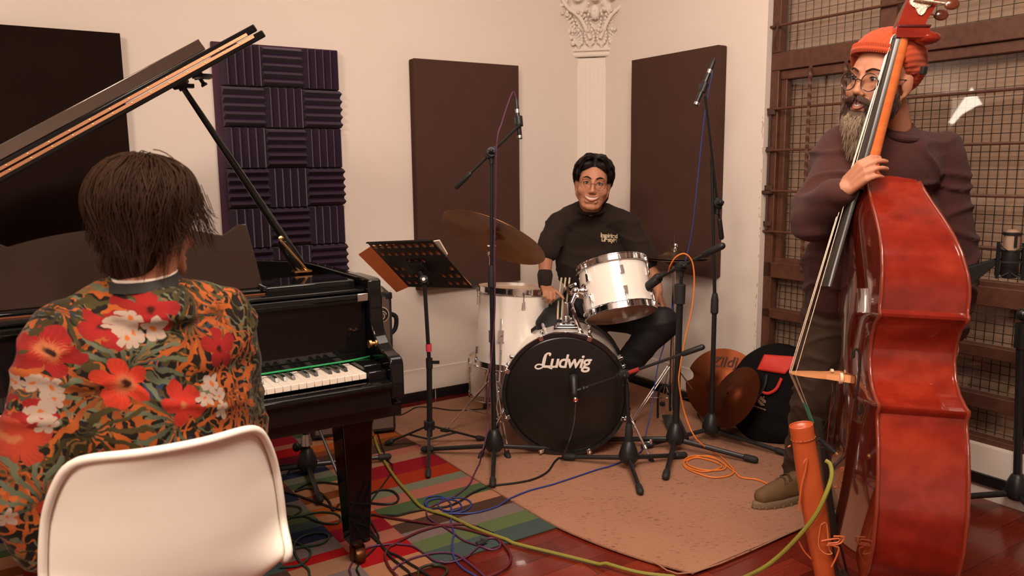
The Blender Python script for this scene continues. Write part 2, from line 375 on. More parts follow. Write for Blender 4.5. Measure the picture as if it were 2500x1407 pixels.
for v0 in (-1.36, -1.985, -3.3, -4.5): wbar(v0, v0-.05, .24, 1.80, mb=mb)
wbar(-1.41, -1.445, .86, 1.77, D0+.02, D1+.01, mb=mb)
part('window_frame', mb, M_WFR, w, world=True, bevel=.004)
mb = MB(); mb.prism([(0, SILL), (WIN0-WIN1, SILL), (WIN0-WIN1, WTOP), (0, WTOP)], W(.125, WIN0, 0), -B, Z, A, .02); part('backing_sheet', mb, M_BACK, w, world=True)
# recessed reveal line of chipped plaster edge
def pane(v0, v1, z0, z1):
    mb = MB(); mb.prism([(0, z0), (v0-v1, z0), (v0-v1, z1), (0, z1)], W(.075, v0, 0), -B, Z, A, .006); part('pane', mb, M_PANE, w, world=True, smooth=False)
zs = [(.24, .355), (.415, .565), (.615, .775), (.875, 1.755)]
for v0, v1 in ((-1.41, -1.985), (-2.035, -3.3), (-3.35, -4.5)):
    for z0, z1 in zs: pane(v0, v1, z0, z1)
for v0, v1 in ((-1.41, -1.93), (-2.005, -2.95), (-3.025, -3.95), (-4.025, -4.58)): pane(v0, v1, 1.885, 2.60)
M_WIRE = mat('dark_wire', lin((44, 30, 24)), .6)
def wires(v0, v1, z0, z1, s=.0355):
    mb = MB(); r = .0017; x = v0-.006
    while x > v1: mb.cyl(W(.098, x, z0), W(.098, x, z1), r, n=5, cap=False); x -= s
    z = z0+.012
    while z < z1: mb.cyl(W(.0955, v0, z), W(.0955, v1, z), r, n=5, cap=False); z += s
    part('wire_mesh', mb, M_WIRE, w, world=True)
for z0, z1 in zs: wires(-1.41, -1.985, z0, z1, .043 if z0 > .8 else .036); wires(-2.035, -3.3, z0, z1); wires(-3.35, -4.5, z0, z1)
for v0, v1 in ((-1.41, -1.93), (-2.005, -2.95), (-3.025, -3.95)): wires(v0, v1, 1.885, 2.60, .043)
for z in (1.01, 1.213, 1.414, 1.615, 2.01, 2.21, 2.41):
    mb = MB(); mb.cyl(W(.022, WIN0, z), W(.022, VR, z), .0065, n=8); part('horizontal_bar', mb, M_WFR, w, world=True)
def twisted(v, z0, z1):
    mb = MB(); n = 90; R = []
    for i in range(n+1):
        z = z0+(z1-z0)*i/n; a = i*.42; c = W(.016, v, z)
        R.append([c+(B*math.cos(a+q)+A*math.sin(a+q))*.0095 for q in (0, PI/2, PI, 1.5*PI)])
    mb.rings(R); part('twisted_bar', mb, M_WFR, w, world=True, ang=80)
for v in (-1.605, -1.79, -2.75, -3.0, -3.6, -3.85): twisted(v, .835, 1.80)
# bolt and latch hardware on the jamb
mb = MB(); mb.cyl(W(.015, -1.385, 1.02), W(.015, -1.385, 1.62), .007, n=8); mb.prism([(0, 1.2), (.05, 1.2), (.05, 1.215), (0, 1.215)], W(0, -1.36, 0), -B, Z, A, .03)
for z in (1.05, 1.23, 1.42, 1.60): mb.box(W(.02, -1.385, z), (.03, .03, .022))
mb.tube([W(.01, -1.40, 2.02), W(.0, -1.42, 2.0), W(-.005, -1.41, 1.95), W(.01, -1.40, 1.90)], .006, 6)
part('latch', mb, mat('rusty_iron', lin((70, 46, 36)), .7, bump=(90, .4)), w, world=True)
# chipped plaster along the jamb
mb = MB(); rnd = random.Random(5)
for i in range(34):
    z = rnd.uniform(.25, 1.6); c = W(.0, -1.352+rnd.uniform(-.006, .004), z); mb.ell(c, (.0018, .003, rnd.uniform(.004, .016)), n=5)
ch = struct('trim_5', mb, mat('bare_plaster', lin((190, 168, 150)), .95)); ch['label'] = 'chipped plaster edge beside the window'
# ---------------------------------------------------------------- acoustic panels
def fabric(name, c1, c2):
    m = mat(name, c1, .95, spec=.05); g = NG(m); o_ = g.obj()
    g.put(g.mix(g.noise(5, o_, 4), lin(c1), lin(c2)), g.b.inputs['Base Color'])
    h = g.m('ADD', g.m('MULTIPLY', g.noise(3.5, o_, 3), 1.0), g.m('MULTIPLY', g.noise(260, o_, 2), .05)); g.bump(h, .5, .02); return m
M_PAN = fabric('charcoal_panel_fabric', (80, 57, 49), (73, 51, 44))
def panel(label, P0, P1, N, z0, z1, t=.06, m_=None):
    X = (P1-P0); L = X.length; X.normalize()
    c = (P0+P1)/2; o = thing('acoustic_panel', label, 'acoustic panel', (c.x, c.y, z0))
    mb = MB(); nx, nz = 12, 20
    def pt(i, j): x = L*i/nx; z = z0+(z1-z0)*j/nz; bul = .004*math.sin(PI*i/nx)*math.sin(PI*j/nz)*0+.0015*noise.noise(V((i*.5, j*.5, L*7))); return P0+X*x+Z*z+N*(t+bul)
    R = [[pt(i, j) for i in range(nx+1)] for j in range(nz+1)]; mb.rings(R, closed=False)
    F_ = mb.bm.verts; mb.bm.verts.ensure_lookup_table()
    Rb = [[P0+Z*z0, P1+Z*z0, P1+Z*z1, P0+Z*z1]]
    mb.prism([(0, z0), (L, z0), (L, z1), (0, z1)], P0, X, Z, N, t-.001)
    part('fabric_cover', mb, m_ or M_PAN, o, world=True, bevel=.008)
    mb = MB()
    for q in range(2): mb.bx(0, .001, 0, .001, 0, .001)
    mb = MB(); mb.prism([(.02, z0+.02), (L-.02, z0+.02), (L-.02, z1-.02), (.02, z1-.02)], P0, X, Z, N, .008); part('wooden_back', mb, mat('panel_back_wood', lin((150, 120, 90)), .8), o, world=True)
Pw = lambda x, y: onpl(x, y, W(0, 0, 0), B)
def bw(x, y): p = onpl(x, y, W(0, -.06, 0), B); return (p-K).dot(A)
panel('wide charcoal fabric panel behind the raised piano lid', W(-3.95, 0, 0), W(bw(305, 230), 0, 0), -B, .60, 1.95, m_=fabric('dimmed_panel_fabric', (34, 22, 18), (29, 18, 15)))  # same panel fabric, coloured darker for the weaker light at this end
panel('charcoal fabric panel on the wall behind the ride cymbal', W(bw(1016, 400), 0, 0), W(bw(1268, 400), 0, 0), -B, .66, 1.935)
def rw(x, y): p = onpl(x, y, W(-.055, 0, 0), A); return (p-K).dot(B)
panel('charcoal fabric panel between the corner pilaster and the window', W(0, rw(1541, 400), 0), W(0, rw(1750, 400), 0), -A, .745, 1.955)
# purple wedge foam: 3 columns of tiles on a backing board
M_FOAM = mat('purple_foam', lin((46, 24, 48)), .95, spec=.1, bump=(300, .3, .002), sheen=.2)
u0, u1 = bw(552, 400)+.005, bw(836, 300)
fo = thing('foam_panel', 'purple wedge foam panel on the wall between the charcoal panels', 'acoustic foam', W((u0+u1)/2, 0, .78))
mb = MB(); mb.prism([(u0-.03, .30), (u1, .30), (u1, 1.952), (u0-.03, 1.952)], W(0, 0, 0), A, Z, -B, .022); part('backing_board', mb, mat('purple_backing', lin((70, 40, 58)), .9), fo, world=True, bevel=.004)
tw = (u1-u0)/3
for r in range(8):
    for c in range(3):
        x0 = u0+tw*c; z1 = 1.945-tw*r; vert = (r+c) % 2 == 0; mb = MB(); prof = [(0, 0)]
        nr = 5
        for q in range(nr): s0 = q/nr; prof += [(s0+.02, .028), (s0+.5/nr, .062), (s0+1/nr-.02, .028)]
        prof += [(1, 0)]
        g_ = .0015
        if vert: O_ = W(x0+g_, -.02, z1-g_); mb.rings([[O_+A*(a*(tw-2*g_))-B*h for a, h in prof], [O_-Z*(tw-2*g_)+A*(a*(tw-2*g_))-B*h for a, h in prof]])
        else: O_ = W(x0+g_, -.02, z1-g_); mb.rings([[O_-Z*(a*(tw-2*g_))-B*h for a, h in prof], [O_+A*(tw-2*g_)-Z*(a*(tw-2*g_))-B*h for a, h in prof]])
        part('foam_tile', mb, M_FOAM, fo, world=True, bevel=.003)
# ================================================================ grand piano (local frame: x along the keys, y into the piano)
PNO = V((-.45, 2.343, 0))
pn = thing('grand_piano', 'glossy black grand piano with its lid raised on a prop', 'piano', PNO, ANG)
mb = MB()
# right arm and left arm with their scrolled cheeks
arm = [(-.035, .635), (-.035, .742), (-.031, .754), (-.022, .763), (-.008, .768), (.02, .772), (.045, .782), (.07, .797), (.09, .815), (.103, .835), (.11, .86), (.113, .90), (.110, .93), (.118, .95), (.120, .99), (.14, .995), (.30, .995), (.30, .60), (.02, .60), (.02, .635)]
for x0 in (.065, -1.33): mb.prism(arm, (x0, 0, 0), (0, 1, 0), (0, 0, 1), (1, 0, 0), .045)
# rim, extruded round the bent side
outer = [(.110, .25), (.110, .62), (.08, .78), (-.02, .92), (-.16, 1.05), (-.33, 1.18), (-.48, 1.32), (-.62, 1.44), (-.80, 1.50), (-1.02, 1.49), (-1.20, 1.42), (-1.30, 1.30), (-1.33, 1.12), (-1.33, .25)]
op = smooth_path([(x, y, 0) for x, y in outer], 4); n = len(op); inn = []
for i, p in enumerate(op):
    t = (op[min(i+1, n-1)]-op[max(i-1, 0)]).normalized(); inn.append(p+V((-t.y, t.x, 0))*.038)
mb.rings([[V((p.x, p.y, .60)), V((p.x, p.y, .99)), V((q.x, q.y, .99)), V((q.x, q.y, .60))] for p, q in zip(op, inn)])
part('case', mb, M_LACQ, pn, bevel=.006, seg=3, ang=30)
mb = MB(); mb.poly([V((p.x, p.y, .80)) for p in inn]); part('soundboard', mb, mat('gold_plate', lin((150, 100, 40)), .4, .6), pn, smooth=False)
mb = MB(); mb.bx(-1.33, .108, -.012, .36, .572, .615); mb.bx(-1.33, .11, .30, .55, .62, .66); part('keybed', mb, M_LACQ, pn, bevel=.004)
mb = MB(); mb.bx(-1.285, .065, -.034, -.006, .612, .690)
mb.rings([[V((x, y, z)) for y, z in [(-.046, .672), (-.050, .680), (-.046, .690), (-.030, .697), (-.012, .697), (-.006, .690), (-.006, .672)]] for x in (-1.285, .065)])
part('key_slip', mb, M_LACQ, pn, bevel=.003)
for x0, x1 in ((.003, .065), (-1.285, -1.226)):
    mb = MB(); mb.bx(x0, x1, -.008, .165, .66, .725); mb.bx(x0, x1, .03, .165, .72, .738); part('key_block', mb, M_LACQ, pn, bevel=.004)
# fallboard and the rails above it
mb = MB(); mb.rings([[V((x, y, z)) for y, z in [(.1515, .724), (.1515, .90), (.145, .93), (.15, .945), (.185, .945), (.185, .724)]] for x in (-1.285, .065)])
part('fallboard', mb, M_LACQ, pn, bevel=.003)
mb = MB(); mb.bx(-1.285, .065, .128, .20, .930, .948); mb.bx(-1.285, .065, .145, .21, .950, .962); part('lock_rail', mb, M_LACQ, pn, bevel=.004)
mb = MB(); mb.bx(-1.2, -.18, .215, .2155, .962, .9665); part('reflection_strip', mb, mat('copper_reflection', lin((110, 56, 28)), .7), pn)  # thin copper-coloured strip stands in for an orange reflection on the rail
mb = MB(); mb.bx(.028, .0635, .118, .1275, .925, .95); part('hinge_plate', mb, M_STEEL, pn, bevel=.002)
mb = MB(); mb.lathe([(.011, 0), (.011, .004), (.006, .006), (.006, .014), (.013, .018), (.013, .026), (.006, .029)], (.0645, .07, .795), (-1, 0, 0), 16); part('brass_knob', mb, M_BRASS, pn)
# keys
M_WK = mat('ivory_white_key', lin((246, 232, 216)), .25, coat=.4); M_BK = mat('ebony_key', (.012, .011, .011), .22, coat=.5)
KW = .0235
for i in range(52):
    x1 = -i*KW-.0006; x0 = x1-KW+.0012; mb = MB(); mb.bx(x0, x1, 0, .15, .704, .722); part('white_key', mb, M_WK, pn, bevel=.0012)
order = 'CBAGFED'
for i in range(1, 52):
    L = order[i % 7]      # gap between key i-1 and key i counted from the treble end
    if order[i % 7] in 'BAGED' and order[(i) % 7] != 'E' or False: pass
for i in range(52):
    nm = order[i % 7]     # key i; a black key sits on its right side unless it is B or E (C8 has none)
    if i == 0 or nm in 'BE': continue
    xc = -i*KW + {'A': .0015, 'G': 0, 'F': -.0015, 'D': .0015, 'C': -.0015}[nm]
    mb = MB(); mb.rings([[V((xc-w_, y, z)) for w_, y, z in ()] or [V((xc-h-.0015, .050, .722)), V((xc+h+.0015, .050, .722)), V((xc+.0045, .057, .7345)), V((xc-.0045, .057, .7345))] for h in (.0040,)]+[[V((xc-.0055, .15, .722)), V((xc+.0055, .15, .722)), V((xc+.0045, .15, .7345)), V((xc-.0045, .15, .7345))]])
    part('black_key', mb, M_BK, pn, bevel=.0009)
# side block on top of the rails
mb = MB(); mb.bx(-.235, .055, .205, .40, .955, .985); part('music_shelf', mb, M_LACQ, pn, bevel=.006, seg=3)
mb = MB(); mb.bx(-1.285, -.96, .205, .40, .955, .985); part('music_shelf', mb, M_LACQ, pn, bevel=.006, seg=3)
mb = MB(); mb.bx(-.96, -.235, .25, .38, .955, .972); part('desk_slide', mb, M_LACQ, pn, bevel=.004)
top = []
for i in range(29):
    t = i/28; x = -.97+.72*t; s_ = abs(t-.5)*2
    z = .212-.038*min(s_/.78, 1)**2.2 if s_ < .80 else (.174+.032*(.5-.5*math.cos(PI*min((s_-.80)/.12, 1))))
    top.append((x, z))
poly = [(-1.0, 0), (-.218, 0)]+top[::-1]
mb = MB(); n_ = V((0, -1, .18)).normalized(); y_ = V((0, .18, 1)).normalized(); mb.prism(poly, (0, .295, .972), (1, 0, 0), y_, -n_, .016)
part('music_desk', mb, mat('brown_black_music_desk', lin((44, 30, 22)), .22, coat=.5, coat_r=.12, var=(3, .4, lin((36, 24, 18)))), pn, bevel=.003)
# lid
TH = math.radians(30.8); H0 = V((-1.375, 0, 1.028)); U_ = V((math.cos(TH), 0, math.sin(TH))); N_ = V((-math.sin(TH), 0, math.cos(TH))); Y_ = V((0, 1, 0))
mb = MB(); pl_ = [(0, .28), (1.405, .28)]+[((1.475+x_)*.955+.0, y_) for x_, y_ in outer[1:-1]]+[(0, 1.1)]
pl_ = [(0, .28), (1.405, .28), (1.405, .62), (1.37, .80), (1.27, .95), (1.13, 1.08), (.98, 1.20), (.84, 1.33), (.70, 1.45), (.55, 1.51), (.35, 1.50), (.16, 1.44), (.04, 1.30), (0, 1.12)]
mb.prism(pl_, H0, U_, Y_, N_, .022); part('lid', mb, M_LACQ, pn, bevel=.004)
mb = MB(); mb.prism([(.02, .281), (1.392, .281), (1.392, .62), (.02, .62)], H0+N_*.0255, U_, Y_, N_, .022); part('folded_front_flap', mb, M_LACQ, pn, bevel=.004)
mb = MB(); mb.prism([(.05, .284), (1.225, .284), (1.225, .34), (.05, .34)], H0+N_*.0482, U_, Y_, N_, .034); part('lid_batten', mb, mat('polished_batten', (.34, .32, .30), .10, 1), pn, bevel=.002)  # grey metal finish stands in for a bright reflection along the black lid
for k_, u1_ in ((.013, 1.37), (.0268, 1.355)):
    mb = MB(); mb.prism([(.03, k_), (u1_, k_), (u1_, k_+.0085), (.03, k_+.0085)], H0+Y_*.2795, U_, N_, -Y_, .002); hg = part('lid_hinge_leaf', mb, M_COPP, pn)
    for q in range(22):
        sc = MB(); sc.lathe([(.0022, 0), (.0022, .0008), (.001, .0012)], H0+Y_*.2776+U_*(.06+q*.06)+N_*(k_+.0042), -Y_, 8); part('hinge_screw', sc, M_BRASS, hg) if q > 8 else sc.bm.free()
mb = MB(); mb.lathe([(.016, 0), (.016, .012), (.006, .016), (.006, .03), (.01, .034), (.01, .04)], H0+U_*1.19+Y_*.40, -N_, 14); mb.box(H0+U_*1.19+Y_*.36-N_*.012, (.05, .05, .012)); part('lid_catch', mb, M_BLACK, pn)
# prop stick
pb = V((-.04, .47, .99)); pt = H0+U_*1.145+Y_*.47
mb = MB(); mb.cyl(pb+V((0, 0, .03)), pt-N_*.02, .0155, .009, 12); mb.cap(pb, pb+(pt-pb)*.16, .019, .019, 10); part('lid_prop', mb, M_LACQ, pn)
mb = MB(); mb.lathe([(.028, 0), (.026, .008), (.014, .012), (.014, .02)], pt-N_*.001, -N_, 14); mb.box(pt-N_*.008, (.07, .03, .012)); part('prop_socket', mb, M_BLACK, pn)
mb = MB(); d_ = (pt-pb).normalized(); mb.cyl(pb+d_*.13+V((-.004, -.02, 0)), pb+V((.02, -.02, .0)), .005, n=8); mb.lathe([(.009, 0), (.009, .006), (.004, .009)], pb+d_*.14+V((0, -.017, 0)), -Y_, 12); mb.box(pb+V((.0, -.01, .004)), (.06, .04, .006)); part('prop_hinge', mb, M_BRASS, pn)
# legs with casters
def pleg(x, y):
    mb = MB(); R = []
    for z, h in ((.575, .058), (.52, .058), (.50, .054), (.085, .036), (.078, .030)): R.append([V((x-h, y-h, z)), V((x+h, y-h, z)), V((x+h, y+h, z)), V((x-h, y+h, z))])
    mb.rings(R); lg = part('leg', mb, M_LACQ, pn, bevel=.005)
    mb = MB(); mb.cyl((x, y, .08), (x, y, .055), .018); mb.box((x-.02, y, .04), (.006, .03, .045)); mb.box((x+.02, y, .04), (.006, .03, .045)); mb.lathe([(.014, -.017), (.027, -.015), (.031, 0), (.027, .015), (.014, .017)], (x, y-.012, .031), (1, 0, 0), 20)
    part('caster', mb, mat('dull_brass_caster', lin((92, 52, 28)), .4, .7) if 'dull_brass_caster' not in MATS else MATS['dull_brass_caster'], lg)
pleg(.025, .21); pleg(-1.25, .20); pleg(-.72, 1.28)
# pedal lyre
mb = MB()
for dx in (-.09, .09): mb.prism([(-.02, .57), (.02, .57), (.014, .16), (-.014, .16)], (-.61+dx, .20, 0), (1, 0, 0), (0, 0, 1), (0, 1, 0), .03)
mb.bx(-.75, -.47, .14, .27, .11, .16); part('pedal_lyre', mb, M_LACQ, pn, bevel=.004)
for dx in (-.06, 0, .06):
    mb = MB(); mb.tube([(-.61+dx, .20, .125), (-.61+dx, .12, .105), (-.61+dx, .07, .085), (-.61+dx, .03, .08)], lambda t: .008+.006*t, 8, 4); part('pedal', mb, M_BRASS, pn)
# green cord on the keys
PL = lambda x, y, z: PNO+A*x+B*y+Z*z
mb = MB(); mb.tube([PL(.060, .118, .7425), PL(.0, .118, .7385), PL(-.1, .116, .738), PL(-.3, .113, .738), PL(-.55, .110, .738)], .0030, 6, 4)
solo('green_cord', mb, mat('green_cord', lin((30, 150, 84)), .6), 'thin green cord lying across the piano keys', 'cord')
# ================================================================ drum kit
M_WHITE = mat('white_drum_wrap', lin((250, 240, 230)), .18, coat=.6, coat_r=.05)
M_HEAD = mat('clear_coated_drum_head', lin((214, 186, 160)), .5)
M_HEADT = mat('translucent_bottom_head', lin((170, 130, 105)), .35)
M_BHEAD = mat('black_drum_head', (.010, .0085, .008), .24, spec=.55)
M_CYM = mat('aged_bronze_cymbal', lin((150, 104, 64)), .42, .95, var=(5, .5, lin((84, 52, 30)), (1, 1, 1)))
def add_rings(m, amt=.3):
    g = NG(m); x = g.xyz(g.obj()); r = g.m('SQRT', g.m('ADD', g.m('MULTIPLY', x[0], x[0]), g.m('MULTIPLY', x[1], x[1])))
    w = g.m('SINE', g.m('MULTIPLY', r, 2200)); g.bump(w, amt*.35, .0003)
add_rings(M_CYM)
def drum(name, label, cat, C, axis, R, H, lugs, up=None, phase=0, heads=('top', 'bottom'), floor=False, group=None, hw=.020, wide_hoop=None, topm=None):
    """cylinder drum; C is the centre of the shell, axis points to its top head; local z = axis"""
    ax = V(axis).normalized(); x = (V(up) if up is not None else V((1, 0, 0))); x = (x-ax*x.dot(ax)).normalized(); y = ax.cross(x)
    t = thing(name, label, cat, group=group, M=axes(C, x, y, ax))
    mb = MB(); mb.lathe([(R, -H/2), (R, H/2), (R-.006, H/2), (R-.006, -H/2)], (0, 0, 0), (0, 0, 1), 64, cap=False); mb.lathe([(R-.003, -H/2+.01), (R-.003, H/2-.01)], (0, 0, 0), (0, 0, 1), 48, cap=True)
    part('shell', mb, M_WHITE, t)
    for s in (1, -1):
        z = s*H/2
        mb = MB(); mb.lathe([(R+.002, z), (R+.002, z+s*.008), (R-.004, z+s*.009), (1e-4, z+s*.009)], (0, 0, 0), (0, 0, 1), 64, cap=False)
        part('drum_head', mb, (topm or M_HEAD) if s > 0 else M_HEADT, t)
        if not wide_hoop:
            mb = MB(); mb.lathe([(R+.004, z-s*.010), (R+.011, z-s*.010), (R+.012, z-s*.007), (R+.0065, z-s*.005), (R+.006, z+s*hw), (R+.010, z+s*(hw+.002)), (R+.010, z+s*(hw+.004)), (R+.003, z+s*(hw+.004)), (R+.003, z-s*.010)], (0, 0, 0), (0, 0, 1), 64, cap=False)
            part('rim', mb, M_CHR, t)
    for i in range(lugs):
        a = phase+2*PI*i/lugs; d = V((math.cos(a), math.sin(a), 0)); q = V((-math.sin(a), math.cos(a), 0))
        for s in (1, -1):
            mb = MB(); zc = s*(H/2-.055)
            M_ = Matrix(((q.x, 0, d.x), (q.y, 0, d.y), (0, 1, 0)))
            mb.prism([(-.010, -.022), (.010, -.022), (.0075, .018), (-.0075, .018)] if s > 0 else [(-.010, .022), (.010, .022), (.0075, -.018), (-.0075, -.018)], d*(R-.001)+V((0, 0, zc)), q, V((0, 0, 1)), d, .012)
            mb.cyl(d*(R+.008)+V((0, 0, zc)), d*(R+.008)+V((0, 0, s*(H/2+.008))), .0028, n=8)
            mb.cyl(d*(R+.008)+V((0, 0, s*(H/2-.012))), d*(R+.008)+V((0, 0, s*(H/2+.012))), .0062, n=8)
            part('lug', mb, M_CHR, t, bevel=.002)
    return t
# bass drum: front head towards the camera
BC = ony(1380, 962, 3.50); bax = V((-.087, -1, .0)).normalized(); BR = .281; BH = .40
BC.z = .302
bd = thing('bass_drum', 'white bass drum with black front head and white lettering', 'bass drum', M=axes(BC, bax.cross(Z)*-1, Z, bax) if False else axes(BC, Z.cross(bax), Z, bax))
# local: x right as seen from the front, y up, z towards the viewer (front head at z=0)
mb = MB(); mb.lathe([(BR-.004, -BH), (BR-.004, -.01), (BR-.012, -.01), (BR-.012, -BH)], (0, 0, 0), (0, 0, 1), 96, cap=False); part('shell', mb, M_WHITE, bd)
for z0 in (-.032, -BH-.012):
    mb = MB(); mb.lathe([(BR-.006, z0), (BR+.012, z0), (BR+.013, z0+.003), (BR+.013, z0+.035), (BR+.012, z0+.038), (BR-.004, z0+.038), (BR-.006, z0+.03)], (0, 0, 0), (0, 0, 1), 96, cap=False)
    h = part('hoop', mb, mat('black_hoop', (.012, .011, .011), .2, coat=.5) if 'black_hoop' not in MATS else MATS['black_hoop'], bd, label='black bass drum hoop')
    mb = MB(); mb.lathe([(BR+.0135, z0+.010), (BR+.0142, z0+.012), (BR+.0142, z0+.026), (BR+.0135, z0+.028)], (0, 0, 0), (0, 0, 1), 96, cap=False); part('hoop_inlay', mb, M_CHR, h)
mb = MB(); mb.lathe([(BR-.004, -.004), (BR-.012, .0), (BR-.016, .001), (1e-4, .001)], (0, 0, 0), (0, 0, 1), 96, cap=False); part('front_head', mb, M_BHEAD, bd)
mb = MB(); mb.lathe([(BR-.006, -BH), (1e-4, -BH-.004)], (0, 0, 0), (0, 0, 1), 64, cap=False); part('batter_head', mb, M_HEAD, bd)
for i in range(8):
    a = math.radians(22.5+45*i+ (0)); d = V((math.cos(a), math.sin(a), 0)); q = V((-math.sin(a), math.cos(a), 0))
    mb = MB()
    for s_ in (-1, 1): pass
    mb.prism([(-.012, .008), (.012, .008), (.010, -.040), (-.010, -.040)], d*(BR+.012)+V((0, 0, .0)), q, V((0, 0, 1)), d, .007)   # claw over the hoop
    mb.prism([(-.012, 0), (.012, 0), (.009, -.022), (-.009, -.022)], d*(BR+.018)+V((0, 0, .003)), q, d, V((0, 0, 1)), .006)
    mb.cyl(d*(BR+.016)+V((0, 0, .022)), d*(BR+.016)+V((0, 0, -.13)), .0032, n=8); mb.cyl(d*(BR+.016)+V((0, 0, .010)), d*(BR+.016)+V((0, 0, .022)), .006, n=8)
    part('claw', mb, M_CHR, bd, bevel=.0015)
    for z0 in (-.12, -.28):
        mb = MB(); mb.prism([(-.011, -.022), (.011, -.022), (.008, .022), (-.008, .022)], d*(BR-.006)+V((0, 0, z0)), q, V((0, 0, 1)), d, .026); mb.ell(d*(BR+.016)+V((0, 0, z0)), (.009, .009, .009), n=6); part('lug', mb, M_CHR, bd, bevel=.003)
# lettering on the head
me = text_mesh('Ludwig', .088, .0005, .0016, .22, .88)
me.transform(Matrix.Translation(V((0, BR*.56, .0022)))); me.materials.append(mat('white_lettering', lin((228, 216, 206)), .6)); lt = bpy.data.objects.new('lettering', me); COL.objects.link(lt); lt.parent = bd
mb = MB(); yy = BR*.56
mb.tube([V((-.105, yy-.028, .0022)), V((-.125, yy-.034, .0022)), V((-.138, yy-.026, .0022)), V((-.128, yy-.014, .0022)), V((-.108, yy-.014, .0022)), V((-.088, yy-.022, .0022)), V((-.06, yy-.033, .0022))], .0035, 6, 5)
mb.tube([V((-.105, yy-.02, .0022)), V((-.096, yy+.02, .0022)), V((-.082, yy+.038, .0022)), V((-.068, yy+.038, .0022)), V((-.072, yy+.028, .0022))], .0045, 6, 5)
for v_ in mb.bm.verts: v_.co.z = .0022+(v_.co.z-.0022)*.15
part('lettering_swash', mb, MATS['white_lettering'], bd)
# tom holder plate on top of the shell
mb = MB(); mb.box((0.0, BR+.006, -.14), (.115, .022, .07)); mb.box((0, BR+.02, -.14), (.085, .014, .05)); mb.cyl((.0, BR, -.20), (.0, BR+.12, -.20), .0125, n=16); mb.cyl((0, BR+.02, -.20), (0, BR+.055, -.20), .02, n=16); mb.cyl((-.03, BR+.04, -.20), (.03, BR+.04, -.20), .006, n=8)
part('tom_mount', mb, M_CHR, bd, bevel=.004)
# spurs
for s_ in (-1, 1):
    a0 = V((s_*(BR+.0), -.08, -.10)); a1 = V((s_*(BR+.115), -BC.z+.012, .06)); mb = MB(); mb.cyl(a0, a1, .0062, n=10); mb.cyl(a0+V((s_*-.02, .03, 0)), a0+(a1-a0)*.2, .011, n=12); mb.cyl(a0+(a1-a0)*.72, a0+(a1-a0)*.78, .0095, n=12)
    c_ = a0+(a1-a0)*.66; mb.cyl(c_, c_+V((.035, .006, .01)), .003, n=6); mb.box(c_+V((.036, .006, .01)), (.012, .022, .004)); sp = part('spur', mb, M_CHR, bd, bevel=.001)
    mb = MB(); mb.cap(a1-(a1-a0).normalized()*.025, a1, .0115, .010, 10); part('rubber_foot', mb, M_RUB, sp)
# rack tom
RC = ony(1504, 707, 3.74)
up_cam = V((-.17, 0, 1)).normalized(); rax = (up_cam*math.cos(math.radians(24))+V((0.05, 1, 0)).normalized()*math.sin(math.radians(24))).normalized()
rt = drum('rack_tom', 'white rack tom tilted above the bass drum', 'tom drum', RC, rax, .165, .215, 6, phase=math.radians(35))
mb = MB(); lo = V((-.155, -.065, .0)); mb.lathe([(.034, 0), (.034, .006), (.020, .012), (.012, .03), (.012, .05)], V((-.158, -.06, 0)), V((-1, -.38, 0)), 20); mb.cyl(V((-.20, -.075, .0)), V((-.235, -.085, -.06)), .0105, n=12); mb.ell(V((-.205, -.078, 0)), .02, n=8)
for k_ in range(3): mb.cyl(V((-.20, -.095, .03-.03*k_)), V((-.225, -.06, .03-.03*k_)), .0075, n=10)
part('tom_bracket', mb, M_CHR, rt, bevel=.002)
mb = MB(); mb.tube([V((-.235, -.085, -.06)), V((-.23, -.075, -.10)), V((-.20, -.02, -.21)), V((-.17, .0, -.30))], .0105, 10, 4); part('mount_arm', mb, M_CHR, rt)
# floor tom
FC = ony(1258, 795, 4.07)
fax = V((.045, .06, 1)).normalized()
ft = drum('floor_tom', 'white floor tom under the ride cymbal', 'floor tom', FC, fax, .198, .375, 8, phase=math.radians(10))
for a in (250, 10, 130):
    a = math.radians(a); d = V((math.cos(a), math.sin(a), 0)); zf = -(FC.z)/fax.z+.01; mb = MB()
    mb.tube([d*.206+V((0, 0, .06)), d*.206+V((0, 0, -.25)), d*.225+V((0, 0, -.32)), d*.235+V((0, 0, zf+.02))], .0055, 8, 4); mb.prism([(-.014, -.03), (.014, -.03), (.014, .03), (-.014, .03)], d*.19+V((0, 0, -.03)), V((-d.y, d.x, 0)), V((0, 0, 1)), d, .022); mb.cyl(d*.215+V((0, 0, -.03)), d*.245+V((0, 0, -.03)), .004, n=8)
    lg = part('leg', mb, M_CHR, ft); mb = MB(); mb.cap(d*.235+V((0, 0, zf+.03)), d*.236+V((0, 0, zf+.012)), .012, .012, 10); part('rubber_foot', mb, M_RUB, lg)
# small drum on the floor behind the floor tom
g0 = onz(1212, 985); sc_ = V((g0.x, g0.y+.12, .135))
drum('tom_drum', 'small white drum standing on the carpet behind the floor tom', 'tom drum', sc_, (0, 0, 1), .155, .20, 6, phase=math.radians(-50))
